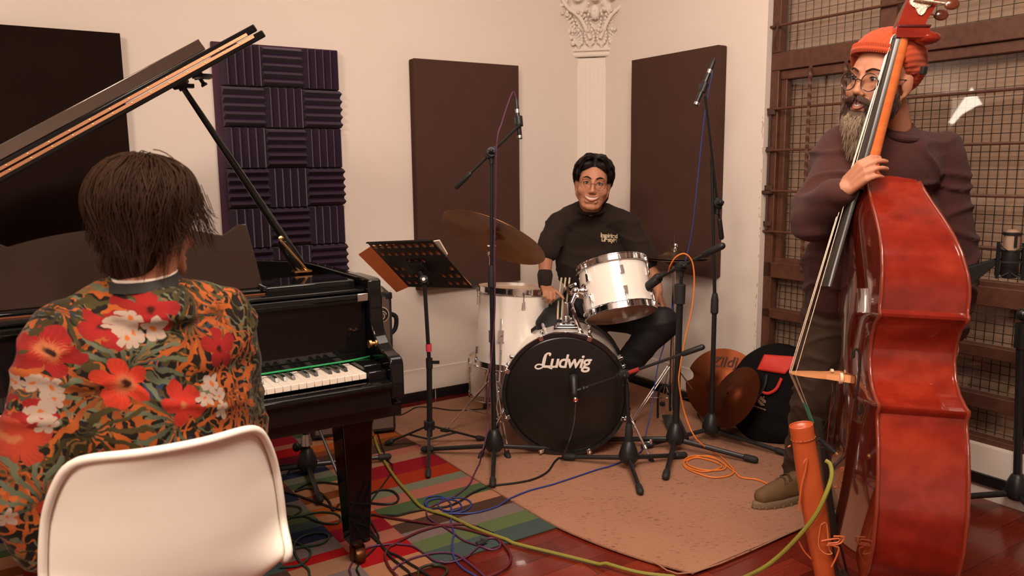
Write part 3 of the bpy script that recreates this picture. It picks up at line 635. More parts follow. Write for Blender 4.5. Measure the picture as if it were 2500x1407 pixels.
# ---------------------------------------------------------------- cymbals
def cymbal(name, label, C, nrm, R, cat='cymbal', m=None, group=None, bell=.06, bite=False, parent=None):
    n_ = V(nrm).normalized(); x = V((1, 0, 0)); x = (x-n_*x.dot(n_)).normalized(); y = n_.cross(x)
    t = thing(name, label, cat, group=group, M=axes(C, x, y, n_)) if parent is None else None
    prof = [(.006, .026), (bell*.5, .024), (bell*.85, .014), (bell, .006), (R*.5, -.002), (R*.85, -.012), (R, -.018)]
    mb = MB(); pr = prof+[(r_, h_-.0016) for r_, h_ in prof[::-1]]
    if not bite: mb.lathe(pr, (0, 0, 0), (0, 0, 1), 80, cap=False)
    else:
        n = 120; rows = []
        for r_, h_ in pr:
            row = []
            for i in range(n):
                a = 2*PI*i/n; rr = r_
                for a0, dp, wd in ((2.85, .035, .16),):
                    k = max(0, 1-((a-a0)/wd)**2); rr = min(r_, R-dp*math.sqrt(k)) if k > 0 else rr
                row.append(V((rr*math.cos(a), rr*math.sin(a), h_)))
            rows.append(row)
        mb.rings(rows, cap0=False, cap1=False)
    part('plate' if t else 'cymbal_plate', mb, m or M_CYM, t or parent); return t
def tripod(t, x, y, hub, foot_r, angs, r=.008, foot='rubber_foot', strut=True, m=None, mf=None, th=.012, two=True):
    """folding tripod with struts; world coordinates"""
    for a in angs:
        a = math.radians(a); d = V((math.cos(a), math.sin(a), 0)); f = V((x, y, .016))+d*foot_r; top = V((x, y, hub))+d*.02; mb = MB()
        if two:
            q = V((-d.y, d.x, 0))*.010; mb.cyl(top+q, f+q*.8, r*.6, n=6); mb.cyl(top-q, f-q*.8, r*.6, n=6)
        else: mb.cyl(top, f, r, n=10)
        if strut: mid = top+(f-top)*.55; mb.cyl(V((x, y, hub*.42))+d*.02, mid, r*.5, n=6)
        lg = part('leg', mb, m or M_CHR, t, world=True); mb = MB(); mb.cap(f-d*.012+Z*.004, f+d*.014, .015, .013, 10); part(foot, mb, mf or M_RUB, lg, world=True)
ncam = (cR*(.383)*.963 + cU*.924*.963 + cF*.27).normalized()
RDC = ony(1208, 574, 3.72)
rs = thing('cymbal_stand', 'chrome cymbal stand under the ride cymbal', 'cymbal stand', (RDC.x-.02, RDC.y+.03, 0))
bx_ = rs.location.x; by_ = rs.location.y
mb = MB(); mb.cyl((bx_, by_, .10), (bx_, by_, .55), .0125); mb.cyl((bx_, by_, .53), (bx_, by_, .93), .0095); mb.cyl((bx_, by_, .50), (bx_, by_, .56), .018); mb.cyl((bx_, by_, .28), (bx_, by_, .34), .019)
mb.cyl((bx_, by_, .93), RDC-ncam*.035, .0065); mb.ell((bx_, by_, .935), (.017, .017, .02), n=8); part('pole', mb, M_CHR, rs, world=True)
tripod(rs, bx_, by_, .30, .27, (158, 35, 285), r=.006)
mb = MB(); mb.cyl(RDC-ncam*.04, RDC-ncam*.002, .016, n=14); mb.cyl(RDC+ncam*.026, RDC+ncam*.038, .014, n=14); part('felt_washer', mb, mat('grey_felt', lin((90, 80, 72)), .95), rs, world=True)
mb = MB(); mb.cyl(RDC-ncam*.02, RDC+ncam*.062, .0035, n=8); mb.box(RDC+ncam*.052, (.034, .006, .014)); mb.cyl(RDC-ncam*.06-cR*.012, RDC-ncam*.06+cR*.03, .005, n=8); part('wing_nut', mb, M_CHR, rs, world=True)
cymbal('ride_cymbal', 'large aged bronze ride cymbal tilted over the floor tom', RDC, ncam, .264)
# hi-hat
HH = ony(1646, 630, 4.02)
hs = thing('hi_hat_stand', 'chrome hi-hat stand with a pedal to the right of the bass drum', 'hi-hat stand', (HH.x, HH.y, 0))
mb = MB(); mb.cyl((HH.x, HH.y, .06), (HH.x, HH.y, .50), .0125); mb.cyl((HH.x, HH.y, .48), (HH.x, HH.y, HH.z-.02), .009); mb.cyl((HH.x, HH.y, HH.z-.03), (HH.x, HH.y, HH.z+.12), .0032, n=8); mb.cyl((HH.x, HH.y, .47), (HH.x, HH.y, .52), .019)
mb.cyl((HH.x, HH.y, HH.z+.02), (HH.x, HH.y, HH.z+.05), .012); mb.ell((HH.x+.006, HH.y, HH.z+.062), (.011, .008, .014), n=6); part('pole', mb, M_CHR, hs, world=True)
tripod(hs, HH.x, HH.y, .30, .24, (340, 200, 90), r=.005, mf=M_RUB)
mb = MB(); mb.box((HH.x-.02, HH.y-.20, .035), (.085, .26, .008), Matrix.Rotation(math.radians(8), 3, 'X')); mb.tube([(HH.x-.07, HH.y, .02), (HH.x-.07, HH.y-.02, .17), (HH.x-.02, HH.y-.02, .2), (HH.x-.01, HH.y-.02, .06)], .006, 6, 3); mb.bx(HH.x-.07, HH.x+.04, HH.y-.34, HH.y+.02, .004, .012)
part('pedal', mb, M_BLACK, hs, world=True, label='black hi-hat pedal')
cymbal('hi_hat_cymbal', 'upper hi-hat cymbal beneath the chrome clutch', HH+V((0, 0, .012)), (.02, .05, 1), .178, m=mat('dull_hi_hat_bronze', lin((112, 88, 72)), .4, .9))
cymbal('hi_hat_cymbal', 'lower hi-hat cymbal facing the one above it', HH+V((0, 0, -.016)), (-.02, -.05, -1), .178, m=MATS['dull_hi_hat_bronze'])
# the two spare cymbals leaning on the gig bag
c1 = ony(1766, 945, 3.90); n1 = V((-.45, -1, .16)).normalized()
M_CYMB = mat('brown_bronze_cymbal', lin((112, 56, 30)), .42, .9, var=(4, .5, lin((82, 38, 22)))); add_rings(M_CYMB, .4)
s1_ = cymbal('spare_cymbal', 'brown bronze cymbal with a bitten edge standing upright near the window corner', c1, n1, .196, m=M_CYMB, bell=.065, bite=True)
me = text_mesh('Zildj', .075, .0004, .0008, .3); me.transform(Matrix.Translation(V((.0, .125, -.0012)))); me.materials.append(mat('faint_black_print', (.06, .024, .014), .6)); o_ = bpy.data.objects.new('printed_lettering', me); COL.objects.link(o_); o_.parent = s1_
mb = MB(); mb.cyl((0, 0, .02), (0, 0, .05), .006); mb.box((0, 0, .045), (.03, .008, .012)); part('wing_nut', mb, M_CHR, s1_)
c2 = ony(1786, 966, 3.64); n2 = (cR*-.82+cU*.48-cF*.30).normalized()
cymbal('spare_cymbal', 'plain brown cymbal leaning between the bitten cymbal and the gig bag', c2, n2, .162, m=M_CYMB)
# kick pedal, throne
th = thing('drum_throne', 'black round drum stool under the drummer', 'stool', (.40, 4.32, 0))
mb = MB(); mb.lathe([(.0, .44), (.15, .44), (.165, .455), (.165, .50), (.14, .52), (0, .522)], (.40, 4.32, 0), Z, 32, cap=False); part('seat', mb, M_RUB, th, world=True)
mb = MB(); mb.cyl((.40, 4.32, .12), (.40, 4.32, .44), .014); part('pole', mb, M_CHR, th, world=True); tripod(th, .40, 4.32, .28, .26, (90, 210, 330))
# water bottle by the hi-hat
wb = onz(1628, 942); wt = thing('water_bottle', 'small clear water bottle with a teal label standing behind the hi-hat pedal', 'bottle', (wb.x, wb.y+.04, 0))
mb = MB(); mb.lathe([(.024, .002), (.029, .008), (.029, .05), (.027, .055), (.027, .095), (.029, .10), (.029, .12), (.018, .15), (.012, .158), (.012, .17)], (0, 0, 0), Z, 24); part('bottle_body', mb, mat('clear_plastic', (.8, .85, .85), .08, trans=.85, ior=1.3), wt)
mb = MB(); mb.lathe([(.0278, .056), (.0282, .058), (.0282, .093), (.0278, .095)], (0, 0, 0), Z, 24, cap=False); part('label', mb, mat('teal_label', lin((110, 150, 140)), .6), wt)
mb = MB(); mb.cyl((0, 0, .168), (0, 0, .185), .0145); part('cap', mb, mat('white_cap', (.8, .8, .78), .4), wt)
# ================================================================ rugs
PF = lambda a, b, z=0.0: PNO+A*a+B*b+Z*z
RC_ = dict(gb=(128, 124, 124), tan=(176, 124, 98), org=(190, 100, 48), brn=(140, 78, 42), drk=(88, 62, 52), pnk=(182, 110, 94), bei=(176, 128, 98), crm=(152, 32, 44), red=(176, 30, 34), orr=(172, 58, 32), gg=(128, 128, 108), grn=(84, 106, 72), pch=(190, 132, 98), lav=(134, 116, 112), lgr=(104, 118, 78), tel=(78, 92, 88), dcr=(104, 26, 40), nvy=(54, 58, 84), sag=(128, 126, 104))
RM = {k: mat('rug_wool_'+k_, tuple(q*.66 for q in lin(RC_[k])[:3]), .95, spec=.05, bump=(420, .4, .002)) for k, k_ in dict(gb='grey_blue', tan='tan', org='orange', brn='brown', drk='dark_brown', pnk='pink', bei='beige', crm='crimson', red='red', orr='orange_red', gg='grey_green', grn='green', pch='peach', lav='lavender', lgr='leaf_green', tel='teal', dcr='dark_crimson', nvy='navy', sag='sage').items()}
keys_ = list(RM)
colR = [(1.80, 'org'), (1.69, 'org'), (1.625, 'grn'), (1.56, 'gb'), (1.48, 'pch'), (1.40, 'org'), (1.313, 'brn'), (1.25, 'drk'), (1.134, 'pnk'), (1.06, 'bei'), (.975, 'crm'), (.84, 'orr'), (.72, 'gg'), (.647, 'pnk'), (.557, 'grn'), (.468, 'pch'), (.391, 'drk'), (.307, 'lav'), (.223, 'lgr'), (.133, 'tel'), (.03, None)]
colM = [(1.80, 'dcr'), (1.63, 'crm'), (1.50, 'pnk'), (1.44, 'red'), (1.33, 'dcr'), (1.22, 'lav'), (1.13, 'nvy'), (1.06, 'sag'), (.99, 'grn'), (.93, 'pch'), (.83, 'brn'), (.757, 'pch'), (.695, 'org'), (.62, 'pch'), (.553, 'orr'), (.477, 'crm'), (.37, 'pnk'), (.28, 'red'), (.15, 'pch'), (.03, None)]
colL = [(1.80, 'tel'), (1.6, 'lav'), (1.45, 'grn'), (1.36, 'pnk'), (1.28, 'org'), (1.20, 'brn'), (.99, 'drk'), (.92, 'nvy'), (.82, 'lav'), (.76, 'sag'), (.69, 'lgr'), (.61, 'tel'), (.54, 'nvy'), (.43, 'lav'), (.33, 'red'), (.27, 'bei'), (.17, 'lav'), (.03, None)]
mb = MB()
for a0, a1, cc in ((.232, .80, colR), (.018, .232, colM), (-.20, .018, colL), (-.42, -.20, [(b_, c_) for (b_, _), (_, c_) in zip(colM, colR[3:]+colR)][:-1]+[(.03, None)]), (-.95, -.42, colR), (-1.3, -.95, colM)):
    for (b1, c_), (b0, _) in zip(cc, cc[1:]):
        if not c_: continue
        mb.mi = keys_.index(c_); mb.poly([PF(a0, b0, .0065), PF(a1, b0, .0065), PF(a1, b1, .0065), PF(a0, b1, .0065)])
mb.mi = keys_.index('drk'); mb.prism([(-1.3, .03), (.80, .03), (.80, 1.80), (-1.3, 1.80)], PF(0, 0, .0), A, B, Z, .0062)
solo('striped_rug', mb, [RM[k] for k in keys_], 'flat woven wool rug in blocks of coloured stripes under the piano', 'rug', smooth=False)
m = mat('beige_flecked_carpet', lin((198, 158, 130)), .95, spec=.08, sheen=.05); g = NG(m); o_ = g.obj()
vr = g.noise(38, g.mapping(o_, (1, 2.6, 1), (0, 0, -.35)), 6, .75); f1 = g.ramp(vr, [(.36, (1, 1, 1)), (.44, (0, 0, 0))]); big = g.noise(2.5, o_, 5)
base = g.mix(big, lin((166, 121, 96)), lin((144, 101, 79))); g.put(g.mix(g.m('MULTIPLY', g.m('MULTIPLY', f1, 1.0), g.ramp(g.noise(5, o_, 3), [(.3, (.25, .25, .25)), (.6, (1, 1, 1))])), base, lin((98, 66, 52))), g.b.inputs['Base Color'])
g.bump(g.m('ADD', g.noise(250, o_, 2), g.m('MULTIPLY', g.noise(4, o_, 2), 2)), .4, .003); M_CARP = m
ed = [(.745, 1.70), (.69, 1.40), (.71, 1.0), (.715, .6), (.73, .2), (.745, .0), (.79, -.20), (.845, -.36), (.91, -.50), (1.48, -.49), (2.0, -.46), (2.25, .1), (2.285, .9)]
poly = [(p.x, p.y) for p in smooth_path([V((x, y, 0)) for x, y in ed[:9]], 4)]+ed[9:]+[(2.285, 1.6), (2.2, 1.70)]
mb = MB(); mb.prism(poly, PF(0, 0, .0068), A, B, Z, .006)
e_ = smooth_path([V((x, y, 0)) for x, y in ed[:10]], 4); mb.tube([PF(p.x+.006, p.y, .0125) for p in e_], .0026, 6, 1)
solo('beige_carpet', mb, M_CARP, 'worn beige flecked carpet under the drum kit', 'carpet', ang=50)
ZC = .0145; ZR = .0085; ZF = .003      # resting heights for cables
# ================================================================ microphone stands
def dome_base(t, x, y, z0, angs, L=.34, wr=.011):
    mb = MB(); mb.lathe([(.030, z0-.035), (.042, z0-.02), (.044, z0), (.036, z0+.03), (.026, z0+.055), (.018, z0+.065), (.0135, z0+.068)], (x, y, 0), Z, 24); part('base_hub', mb, M_BLACK, t, world=True)
    for a in angs:
        a = math.radians(a); d = V((math.cos(a), math.sin(a), 0)); p0 = V((x, y, z0-.015))+d*.02; p1 = V((x, y, .030))+d*L
        mb = MB(); mb.cyl(p0, p1, wr, wr*.9, 10); lg = part('leg', mb, M_TUBE, t, world=True)
        mb = MB(); dd = (p1-p0).normalized(); mb.cap(p1-dd*.035, p1+dd*.004, wr+.0035, wr+.004, 10); part('rubber_foot', mb, M_RUB, lg, world=True)
def boom_head(t, P, d, lo, hi, rw=.0065, cap=.012):
    """clutch at P with a boom along d reaching lo behind and hi ahead; returns boom tip"""
    mb = MB(); P = V(P); u = d.cross(cF).normalized()
    mb.cyl(P-cF*.026, P+cF*.026, .022, n=18); mb.box(P, (.03, .03, .045)); mb.cyl(P-Z*.05, P-Z*.01, .012); part('clutch', mb, M_BLACK, t, world=True, bevel=.002)
    mb = MB(); mb.cap(P-cF*.026, P-cF*.05, .011, .009, 10); mb.box(P-cF*.045, (.034, .012, .012)); part('knob', mb, M_BLACK, t, world=True)
    mb = MB(); mb.cyl(P-d*lo, P+d*hi, rw, n=12); bo = part('boom', mb, M_TUBE, t, world=True)
    mb = MB(); mb.cap(P-d*lo, P-d*(lo-.085), cap, cap*.95, 12); part('counterweight', mb, M_BLACK, bo, world=True)
    mb = MB(); mb.box(P, (.026, .026, .06), d.to_track_quat('Z', 'Y').to_matrix()); part('boom_block', mb, M_BLACK, t, world=True, bevel=.003)
    return P+d*hi
def pole(t, x, y, z0, zc, top, r0=.0115, r1=.0085, px=None, grip=.09):
    mb = MB(); mb.cyl((x, y, z0), (x, y, zc), r0, n=14); mb.cyl((x, y, zc-.02), top, r1, n=12); part('pole', mb, M_TUBE, t, world=True)
    mb = MB(); mb.lathe([(.013, zc-grip), (.0185, zc-grip+.008), (.0175, zc-.02), (.014, zc), (.011, zc+.012)], (x, y, 0), Z, 18); part('height_grip', mb, M_RUB, t, world=True)
def pencil_mic(name, label, P, d, L=.145, r=.0115, conn=True):
    """small condenser microphone; P is the capsule end, d points to the connector"""
    d = V(d).normalized(); t = thing(name, label, 'microphone', V(P)+d*L*.5)
    mb = MB(); mb.lathe([(.0095, 0), (r, .003), (r, L-.03), (r*.9, L-.02), (r*.9, L)], P, d, 18); part('mic_body', mb, M_TUBE, t, world=True)
    mb = MB(); mb.lathe([(r+.0005, .004), (r+.0008, .008), (r+.0008, .012), (r+.0005, .016)], P, d, 18, cap=False); part('capsule_ring', mb, M_STEEL, t, world=True)
    mb = MB(); mb.lathe([(r*.92, L-.002), (r*.92, L+.014)], P, d, 16); part('connector', mb, M_STEEL, t, world=True)
    mb = MB(); mb.lathe([(r*.88, L+.014), (r*.85, L+.045), (r*.4, L+.06), (r*.3, L+.068)], P, d, 14); part('plug', mb, M_BLACK, t, world=True)
    return V(P)+d*(L+.066)
def mic_clip(t, P, d):
    mb = MB(); d = V(d).normalized(); mb.lathe([(.0165, -.022), (.0165, .022), (.012, .022), (.012, -.022)], P, d, 16, cap=False); mb.box(V(P)+cR*-.012, (.02, .02, .03)); part('mic_clip', mb, M_BLACK, t, world=True, bevel=.002)
# stand A: tall boom in front of the floor tom
ax_, ay_ = -.090, 3.47
tA = thing('microphone_stand', 'tall black boom stand in front of the floor tom', 'microphone stand', (ax_, ay_, 0))
dome_base(tA, ax_, ay_, .085, (205-38, 270, 10), .34); PA = ony(1200, 373, ay_)
pole(tA, ax_, ay_, .1, ony(1205, 655, ay_).z, PA-Z*.04)
dA = (ony(1265, 292, ay_-.03)-ony(1108, 447, ay_+.05)).normalized(); LA = (ony(1108, 447, ay_+.05)-PA).length; HA = (ony(1265, 292, ay_-.03)-PA).length
boom_head(tA, PA, dA, LA, HA); Cm = ony(1267, 296, ay_-.02); dm = (ony(1258, 226, ay_)-ony(1269, 340, ay_-.02)).normalized()
mic_clip(tA, Cm, dm); tipA = pencil_mic('pencil_microphone', 'black pencil microphone pointing down above the ride cymbal', ony(1269.5, 340, ay_-.02), dm, .115, .0105)
# stand B: tall boom at the right of the kit
bx2, by2 = onz(1735, 1082).x, onz(1735, 1082).y
tB = thing('microphone_stand', 'tallest black boom stand standing before the charcoal panel by the window', 'microphone stand', (bx2, by2, 0))
dome_base(tB, bx2, by2, .085, (198, 322, 85), .36); PB = ony(1746, 497, by2)
pole(tB, bx2, by2, .1, ony(1735, 722, by2).z, ony(1738, 385, by2)); 
dB = (ony(1727, 232, by2-.05)-ony(1766, 574, by2+.05)).normalized(); PB = ony(1752, 497, by2); boom_head(tB, PB, dB, (ony(1766, 574, by2+.05)-PB).length, (ony(1727, 232, by2-.05)-PB).length)
CmB = ony(1719, 213, by2-.05); dmB = (ony(1740, 156, by2-.05)-ony(1699, 258, by2-.05)).normalized(); mic_clip(tB, CmB, dmB)
tipB = pencil_mic('pencil_microphone', 'black pencil microphone high up near the window with a blue cable', ony(1699, 258, by2-.05), dmB, .155, .0125)
# stand C: stand for the tom microphone
cx_, cy_ = onz(1648, 1108).x, onz(1648, 1108).y
tC = thing('microphone_stand', 'thick black boom stand reaching over to the rack tom with an orange cable', 'microphone stand', (cx_, cy_, 0))
dome_base(tC, cx_, cy_, .085, (160, 333, 252), .36, .0125); PC = ony(1664, 650, cy_)
mb = MB(); mb.cyl((cx_, cy_, .1), ony(1660, 735, cy_), .0155, n=14); mb.cyl(ony(1660, 740, cy_), PC-Z*.03, .009, n=12); part('pole', mb, M_TUBE, tC, world=True)
mb = MB(); mb.cyl(ony(1659, 742, cy_), ony(1661, 694, cy_), .0245, n=18); part('height_grip', mb, M_RUB, tC, world=True, bevel=.003)
dC = (ony(1592, 684, cy_+.08)-ony(1752, 604, cy_-.10)).normalized(); LC = (ony(1764, 600, cy_-.10)-PC).length
tpC = boom_head(tC, PC, dC, LC, (ony(1606, 677, cy_+.08)-PC).length, .0085, .016)
# tom microphone at the rim
tm = thing('tom_microphone', 'black tom microphone aimed at the right rim of the rack tom', 'microphone', ony(1588, 690, cy_+.1))
mb = MB(); a_, b_ = ony(1606, 680, cy_+.09), ony(1574, 706, cy_+.11); mb.cap(a_, b_, .024, .020, 14); part('mic_body', mb, M_BLACK, tm, world=True)
mb = MB(); mb.cap(b_, ony(1566, 715, cy_+.115), .021, .016, 12); part('mic_grille', mb, mat('dark_mesh', (.03, .03, .03), .45, .6), tm, world=True)
mb = MB(); mb.cyl(a_, ony(1624, 668, cy_+.08), .011, n=12); part('plug', mb, M_BLACK, tm, world=True)
# stand D: low boom with the kick microphone
dx_, dy_ = .51, 3.33
tD = thing('microphone_stand', 'low black boom stand in front of the bass drum', 'microphone stand', (dx_, dy_, 0))
dome_base(tD, dx_, dy_, .075, (160, 22, 271), .29); PD_ = ony(1530, 935, dy_)
pole(tD, dx_, dy_, .1, ony(1533, 1040, dy_).z, PD_, grip=.12)
e0, e1 = ony(1714, 848, dy_-.12), ony(1436, 945, dy_+.06); dD = (e1-e0).normalized(); PDc = e0+dD*((PD_-e0).dot(dD)); boom_head(tD, PDc, dD, (e0-PDc).length, (e1-PDc).length, .0065, .0125)
mb = MB(); q0 = e0+(e1-e0)*.62; mb.cyl(q0-dD*.045, q0+dD*.04, .0095, n=10); part('red_label', mb, mat('red_label', lin((150, 40, 34)), .5), tD, world=True)
km = thing('kick_microphone', 'stubby black microphone just in front of the bass drum head', 'microphone', ony(1402, 955, dy_+.08))
mb = MB(); mb.cap(ony(1400, 925, dy_+.1), ony(1403, 962, dy_+.07), .021, .019, 14); mb.cyl(ony(1403, 955, dy_+.07), ony(1436, 945, dy_+.06), .007, n=8); mb.ell(ony(1425, 949, dy_+.06), .012, n=8); part('mic_body', mb, M_BLACK, km, world=True)
mb = MB(); mb.cyl(ony(1404, 968, dy_+.07), ony(1406, 982, dy_+.06), .011, n=12); part('connector', mb, M_STEEL, km, world=True); mb = MB(); mb.cyl(ony(1405, 975, dy_+.065), ony(1406, 980, dy_+.062), .0122, n=12); part('red_ring', mb, MATS['red_label'], km, world=True)
# stand E: under the piano
ex_, ey_ = onz(752, 1160).x, onz(752, 1160).y
tE = thing('microphone_stand', 'black stand with a short pole hidden under the grand piano', 'microphone stand', (ex_, ey_, 0))
dome_base(tE, ex_, ey_, .06, (195, 292, 22), .36); mb = MB(); mb.cyl((ex_, ey_, .06), (ex_, ey_, .52), .0155, n=12); mb.cyl((ex_-.02, ey_-.01, .45), ony(838, 1190, ey_-.25), .006, n=8); part('pole', mb, M_TUBE, tE, world=True)
mb = MB(); mb.cyl((ex_-.035, ey_, .13), (ex_+.005, ey_, .13), .014); mb.ell((ex_-.045, ey_, .13), (.018, .012, .022), n=8); part('knob', mb, M_BLACK, tE, world=True)
mb = MB(); mb.lathe([(.026, .14), (.018, .19)], (ex_, ey_, 0), Z, 16); part('metal_collar', mb, M_STEEL, tE, world=True)
# stand F: right edge
fx_, fy_ = onz(2478, 1250).x, onz(2478, 1250).y
tF = thing('microphone_stand', 'black stand at the right edge beside the window', 'microphone stand', (fx_, fy_, 0))
dome_base(tF, fx_, fy_, .09, (263, 172, 100, 20), .36, .0125); mb = MB(); mb.cyl((fx_, fy_, .1), ony(2492, 850, fy_), .0155, n=12); mb.cyl(ony(2492, 850, fy_), ony(2497, 790, fy_), .024, n=14); mb.ell(ony(2498, 768, fy_), .024, n=8); part('pole', mb, M_TUBE, tF, world=True)
# stand G: behind the double bass, carries the large microphone
gy_ = 2.55; G0 = ony(2300, 700, gy_); G0.z = 0
tG = thing('microphone_stand', 'black stand behind the double bass with a blade arm holding the large microphone', 'microphone stand', (G0.x+.02, gy_, 0))
dome_base(tG, G0.x+.02, gy_, .085, (100, 200), .22); tp = ony(2318, 740, gy_); mb = MB(); mb.cyl((G0.x+.02, gy_, .1), tp, .011, n=12); part('pole', mb, M_TUBE, tG, world=True)
mb = MB(); q = [ony(x, y, gy_-.0) for x, y in ((2310, 680), (2345, 655), (2425, 634), (2425, 648), (2368, 695), (2345, 720), (2310, 750))]; mb.rings([[p-V((0, .012, 0)) for p in q], [p+V((0, .012, 0)) for p in q]]); part('blade_arm', mb, M_BLACK, tG, world=True, bevel=.003)
lm = thing('condenser_microphone', 'large black side-address microphone with a pale grille in a shock mount', 'microphone', ony(2465, 640, gy_))
mc = ony(2466, 640, gy_); r_ = .026; zt = ony(2466, 560, gy_).z; zm = ony(2466, 610, gy_).z; zb = ony(2466, 678, gy_).z
mb = MB(); mb.lathe([(r_*.8, zb), (r_, zb+.012), (r_+.001, zm)], (mc.x, mc.y, 0), Z, 28); part('mic_body', mb, M_BLACK, lm, world=True)
mb = MB(); mb.lathe([(r_-.002, zm), (r_-.002, zt-.016), (r_-.006, zt-.006), (r_*.5, zt-.001), (.001, zt)], (mc.x, mc.y, 0), Z, 28); part('mic_grille', mb, mat('pale_grille', lin((170, 140, 118)), .5, .5, bump=(900, .8, .002)), lm, world=True)
mb = MB(); mb.lathe([(r_+.002, zt-.018), (r_+.003, zt-.015), (r_+.003, zt-.011), (r_+.001, zt-.009)], (mc.x, mc.y, 0), Z, 28); mb.box((mc.x-.004, mc.y-r_, (zt+zm)/2), (.009, .003, zt-zm-.02)); part('grille_frame', mb, M_BLACK, lm, world=True)
smt = thing('shock_mount', 'black spider shock mount around the large microphone', 'shock mount', ony(2466, 690, gy_))
mb = MB(); zc_ = ony(2466, 637, gy_).z; mb.lathe([(.048, zc_-.003), (.051, zc_-.003), (.051, zc_+.003), (.048, zc_+.003)], (mc.x, mc.y, 0), Z, 32, cap=False)
for k_ in range(4):
    a = math.radians(15+90*k_); d = V((math.cos(a), math.sin(a), 0)); mb.box(V((mc.x, mc.y, 0))+d*.050+Z*((zb+zm)/2+.01), (.008, .006, zm-zb+.02), Matrix.Rotation(a, 3, 'Z'))
part('cage', mb, M_BLACK, smt, world=True)
mb = MB()
for k_ in range(4):
    a = math.radians(15+90*k_); d = V((math.cos(a), math.sin(a), 0)); e = V((-d.y, d.x, 0)); c = V((mc.x, mc.y, 0))
    for zz, zi in ((zm+.015, zm-.005), (zb-.0, zb+.018)):
        for s_ in (-1, 1): mb.cyl(c+d*.050+Z*zz, c+(d*.8+e*.6*s_)*.027+Z*zi, .0017, n=6)
part('elastic_band', mb, M_RUB, smt, world=True)
# ================================================================ music stand with an orange folder
D4 = [ony(893, 592, 3.66), ony(1045, 585, 3.36), ony(1163, 704, 3.50), ony(1000, 700, 3.80)]
Wv = ((D4[1]-D4[0])+(D4[2]-D4[3]))/2; Hv = ((D4[3]-D4[0])+(D4[2]-D4[1]))/2; Lw, Lh = Wv.length, Hv.length; Wv.normalize(); Hv = (Hv-Wv*Hv.dot(Wv)).normalized(); Nv = Wv.cross(Hv)
if Nv.dot(cF) > 0: Nv = -Nv          # towards the camera: the back of the desk
Oc = sum(D4, V((0, 0, 0)))/4; O0 = Oc-Wv*Lw/2-Hv*Lh/2
ms = onz(1050, 1105); tM = thing('music_stand', 'black music stand with a perforated desk holding an orange folder', 'music stand', (ms.x, ms.y, 0))
mb = MB(); holes = set()
nu, nv = 19, 13
ex = [0]
for i in range(nu): ex.append(ex[-1]+(1.42 if i % 2 else .58))
ey = [0]
for j in range(nv): ey.append(ey[-1]+(1.35 if j % 2 else .65))
cell = lambda i, j: (i % 2 == 1 and j % 2 == 1) and not (j in (7,) and 4 < i < 14) and not (j == 5 and (i < 7 or i > 11)) and not (j > 7 and 7 < i < 12) and not (j == 7 and 3 < i < 16)
for i in range(nu):
    for j in range(nv):
        x0, x1, y0, y1 = Lw*ex[i]/ex[-1], Lw*ex[i+1]/ex[-1], Lh*ey[j]/ey[-1], Lh*ey[j+1]/ey[-1]
        P_ = lambda x, y: O0+Wv*x+Hv*y
        if cell(i, j):
            cxx, cyy = (x0+x1)/2, (y0+y1)/2; n = 16; rr = min(x1-x0, y1-y0)*.42
            ins = [P_(cxx+rr*math.cos(2*PI*k/n), cyy+rr*math.sin(2*PI*k/n)) for k in range(n)]
            out = []
            for k in range(n):
                a = 2*PI*k/n; c, s = math.cos(a), math.sin(a); q = 1/max(abs(c), abs(s)); out.append(P_(cxx+(x1-x0)/2*c*q, cyy+(y1-y0)/2*s*q))
            mb.rings([out, ins], cap0=False, cap1=False)
        else: mb.poly([P_(x0, y0), P_(x1, y0), P_(x1, y1), P_(x0, y1)])
bmesh.ops.remove_doubles(mb.bm, verts=mb.bm.verts, dist=1e-5)
dk = part('desk', mb, M_TUBE, tM, world=True, smooth=False); so = dk.modifiers.new('s', 'SOLIDIFY'); so.thickness = .0022; so.offset = 0
mb = MB(); mb.prism([(0, Lh-.002), (Lw, Lh-.002), (Lw, Lh+.001), (0, Lh+.001)], O0, Wv, Hv, -Nv, .045); mb.prism([(0, 0), (Lw, 0), (Lw, .003), (0, .003)], O0, Wv, Hv, Nv, .008); part('ledge', mb, M_TUBE, tM, world=True)
Pc = Oc+Hv*.02+Nv*.02; tpM = V((ms.x, ms.y, 0)); neck = ony(1036, 682, Pc.y)
mb = MB(); mb.cyl(Pc, neck, .012); mb.cyl(neck-cR*.02, neck+cR*.02, .022, n=18); mb.cyl(neck-cF*.02, neck+cF*.01, .02, n=18); mb.box(Oc+Nv*.008, (.09, .02, .05), Matrix((Wv, Nv, Hv)).transposed()); part('tilt_joint', mb, M_BLACK, tM, world=True, bevel=.003)
mb = MB(); mb.cyl(neck-cF*.022, neck-cF*.03, .008, n=12); part('bolt', mb, M_STEEL, tM, world=True)
mb = MB(); mid = ony(1048, 885, ms.y); mb.cyl(V((ms.x, ms.y, .08)), mid, .0135, n=12); mb.cyl(mid, neck, .0095, n=12); part('pole', mb, M_TUBE, tM, world=True)
mb = MB(); mb.cyl(ony(1047, 858, ms.y), ony(1046.5, 840, ms.y), .0142, n=16); part('pink_tape', mb, mat('pink_tape', lin((220, 70, 90)), .6), tM, world=True)
mb = MB(); mb.cyl(mid-Z*.03, mid+Z*.02, .016, n=14); mb.box(mid+cR*.03, (.035, .01, .014)); part('height_knob', mb, M_BLACK, tM, world=True)
hub = V((ms.x, ms.y, .135)); mb = MB(); mb.cyl(hub-Z*.02, hub+Z*.022, .028, n=6); part('base_hub', mb, M_BLACK, tM, world=True, bevel=.003)
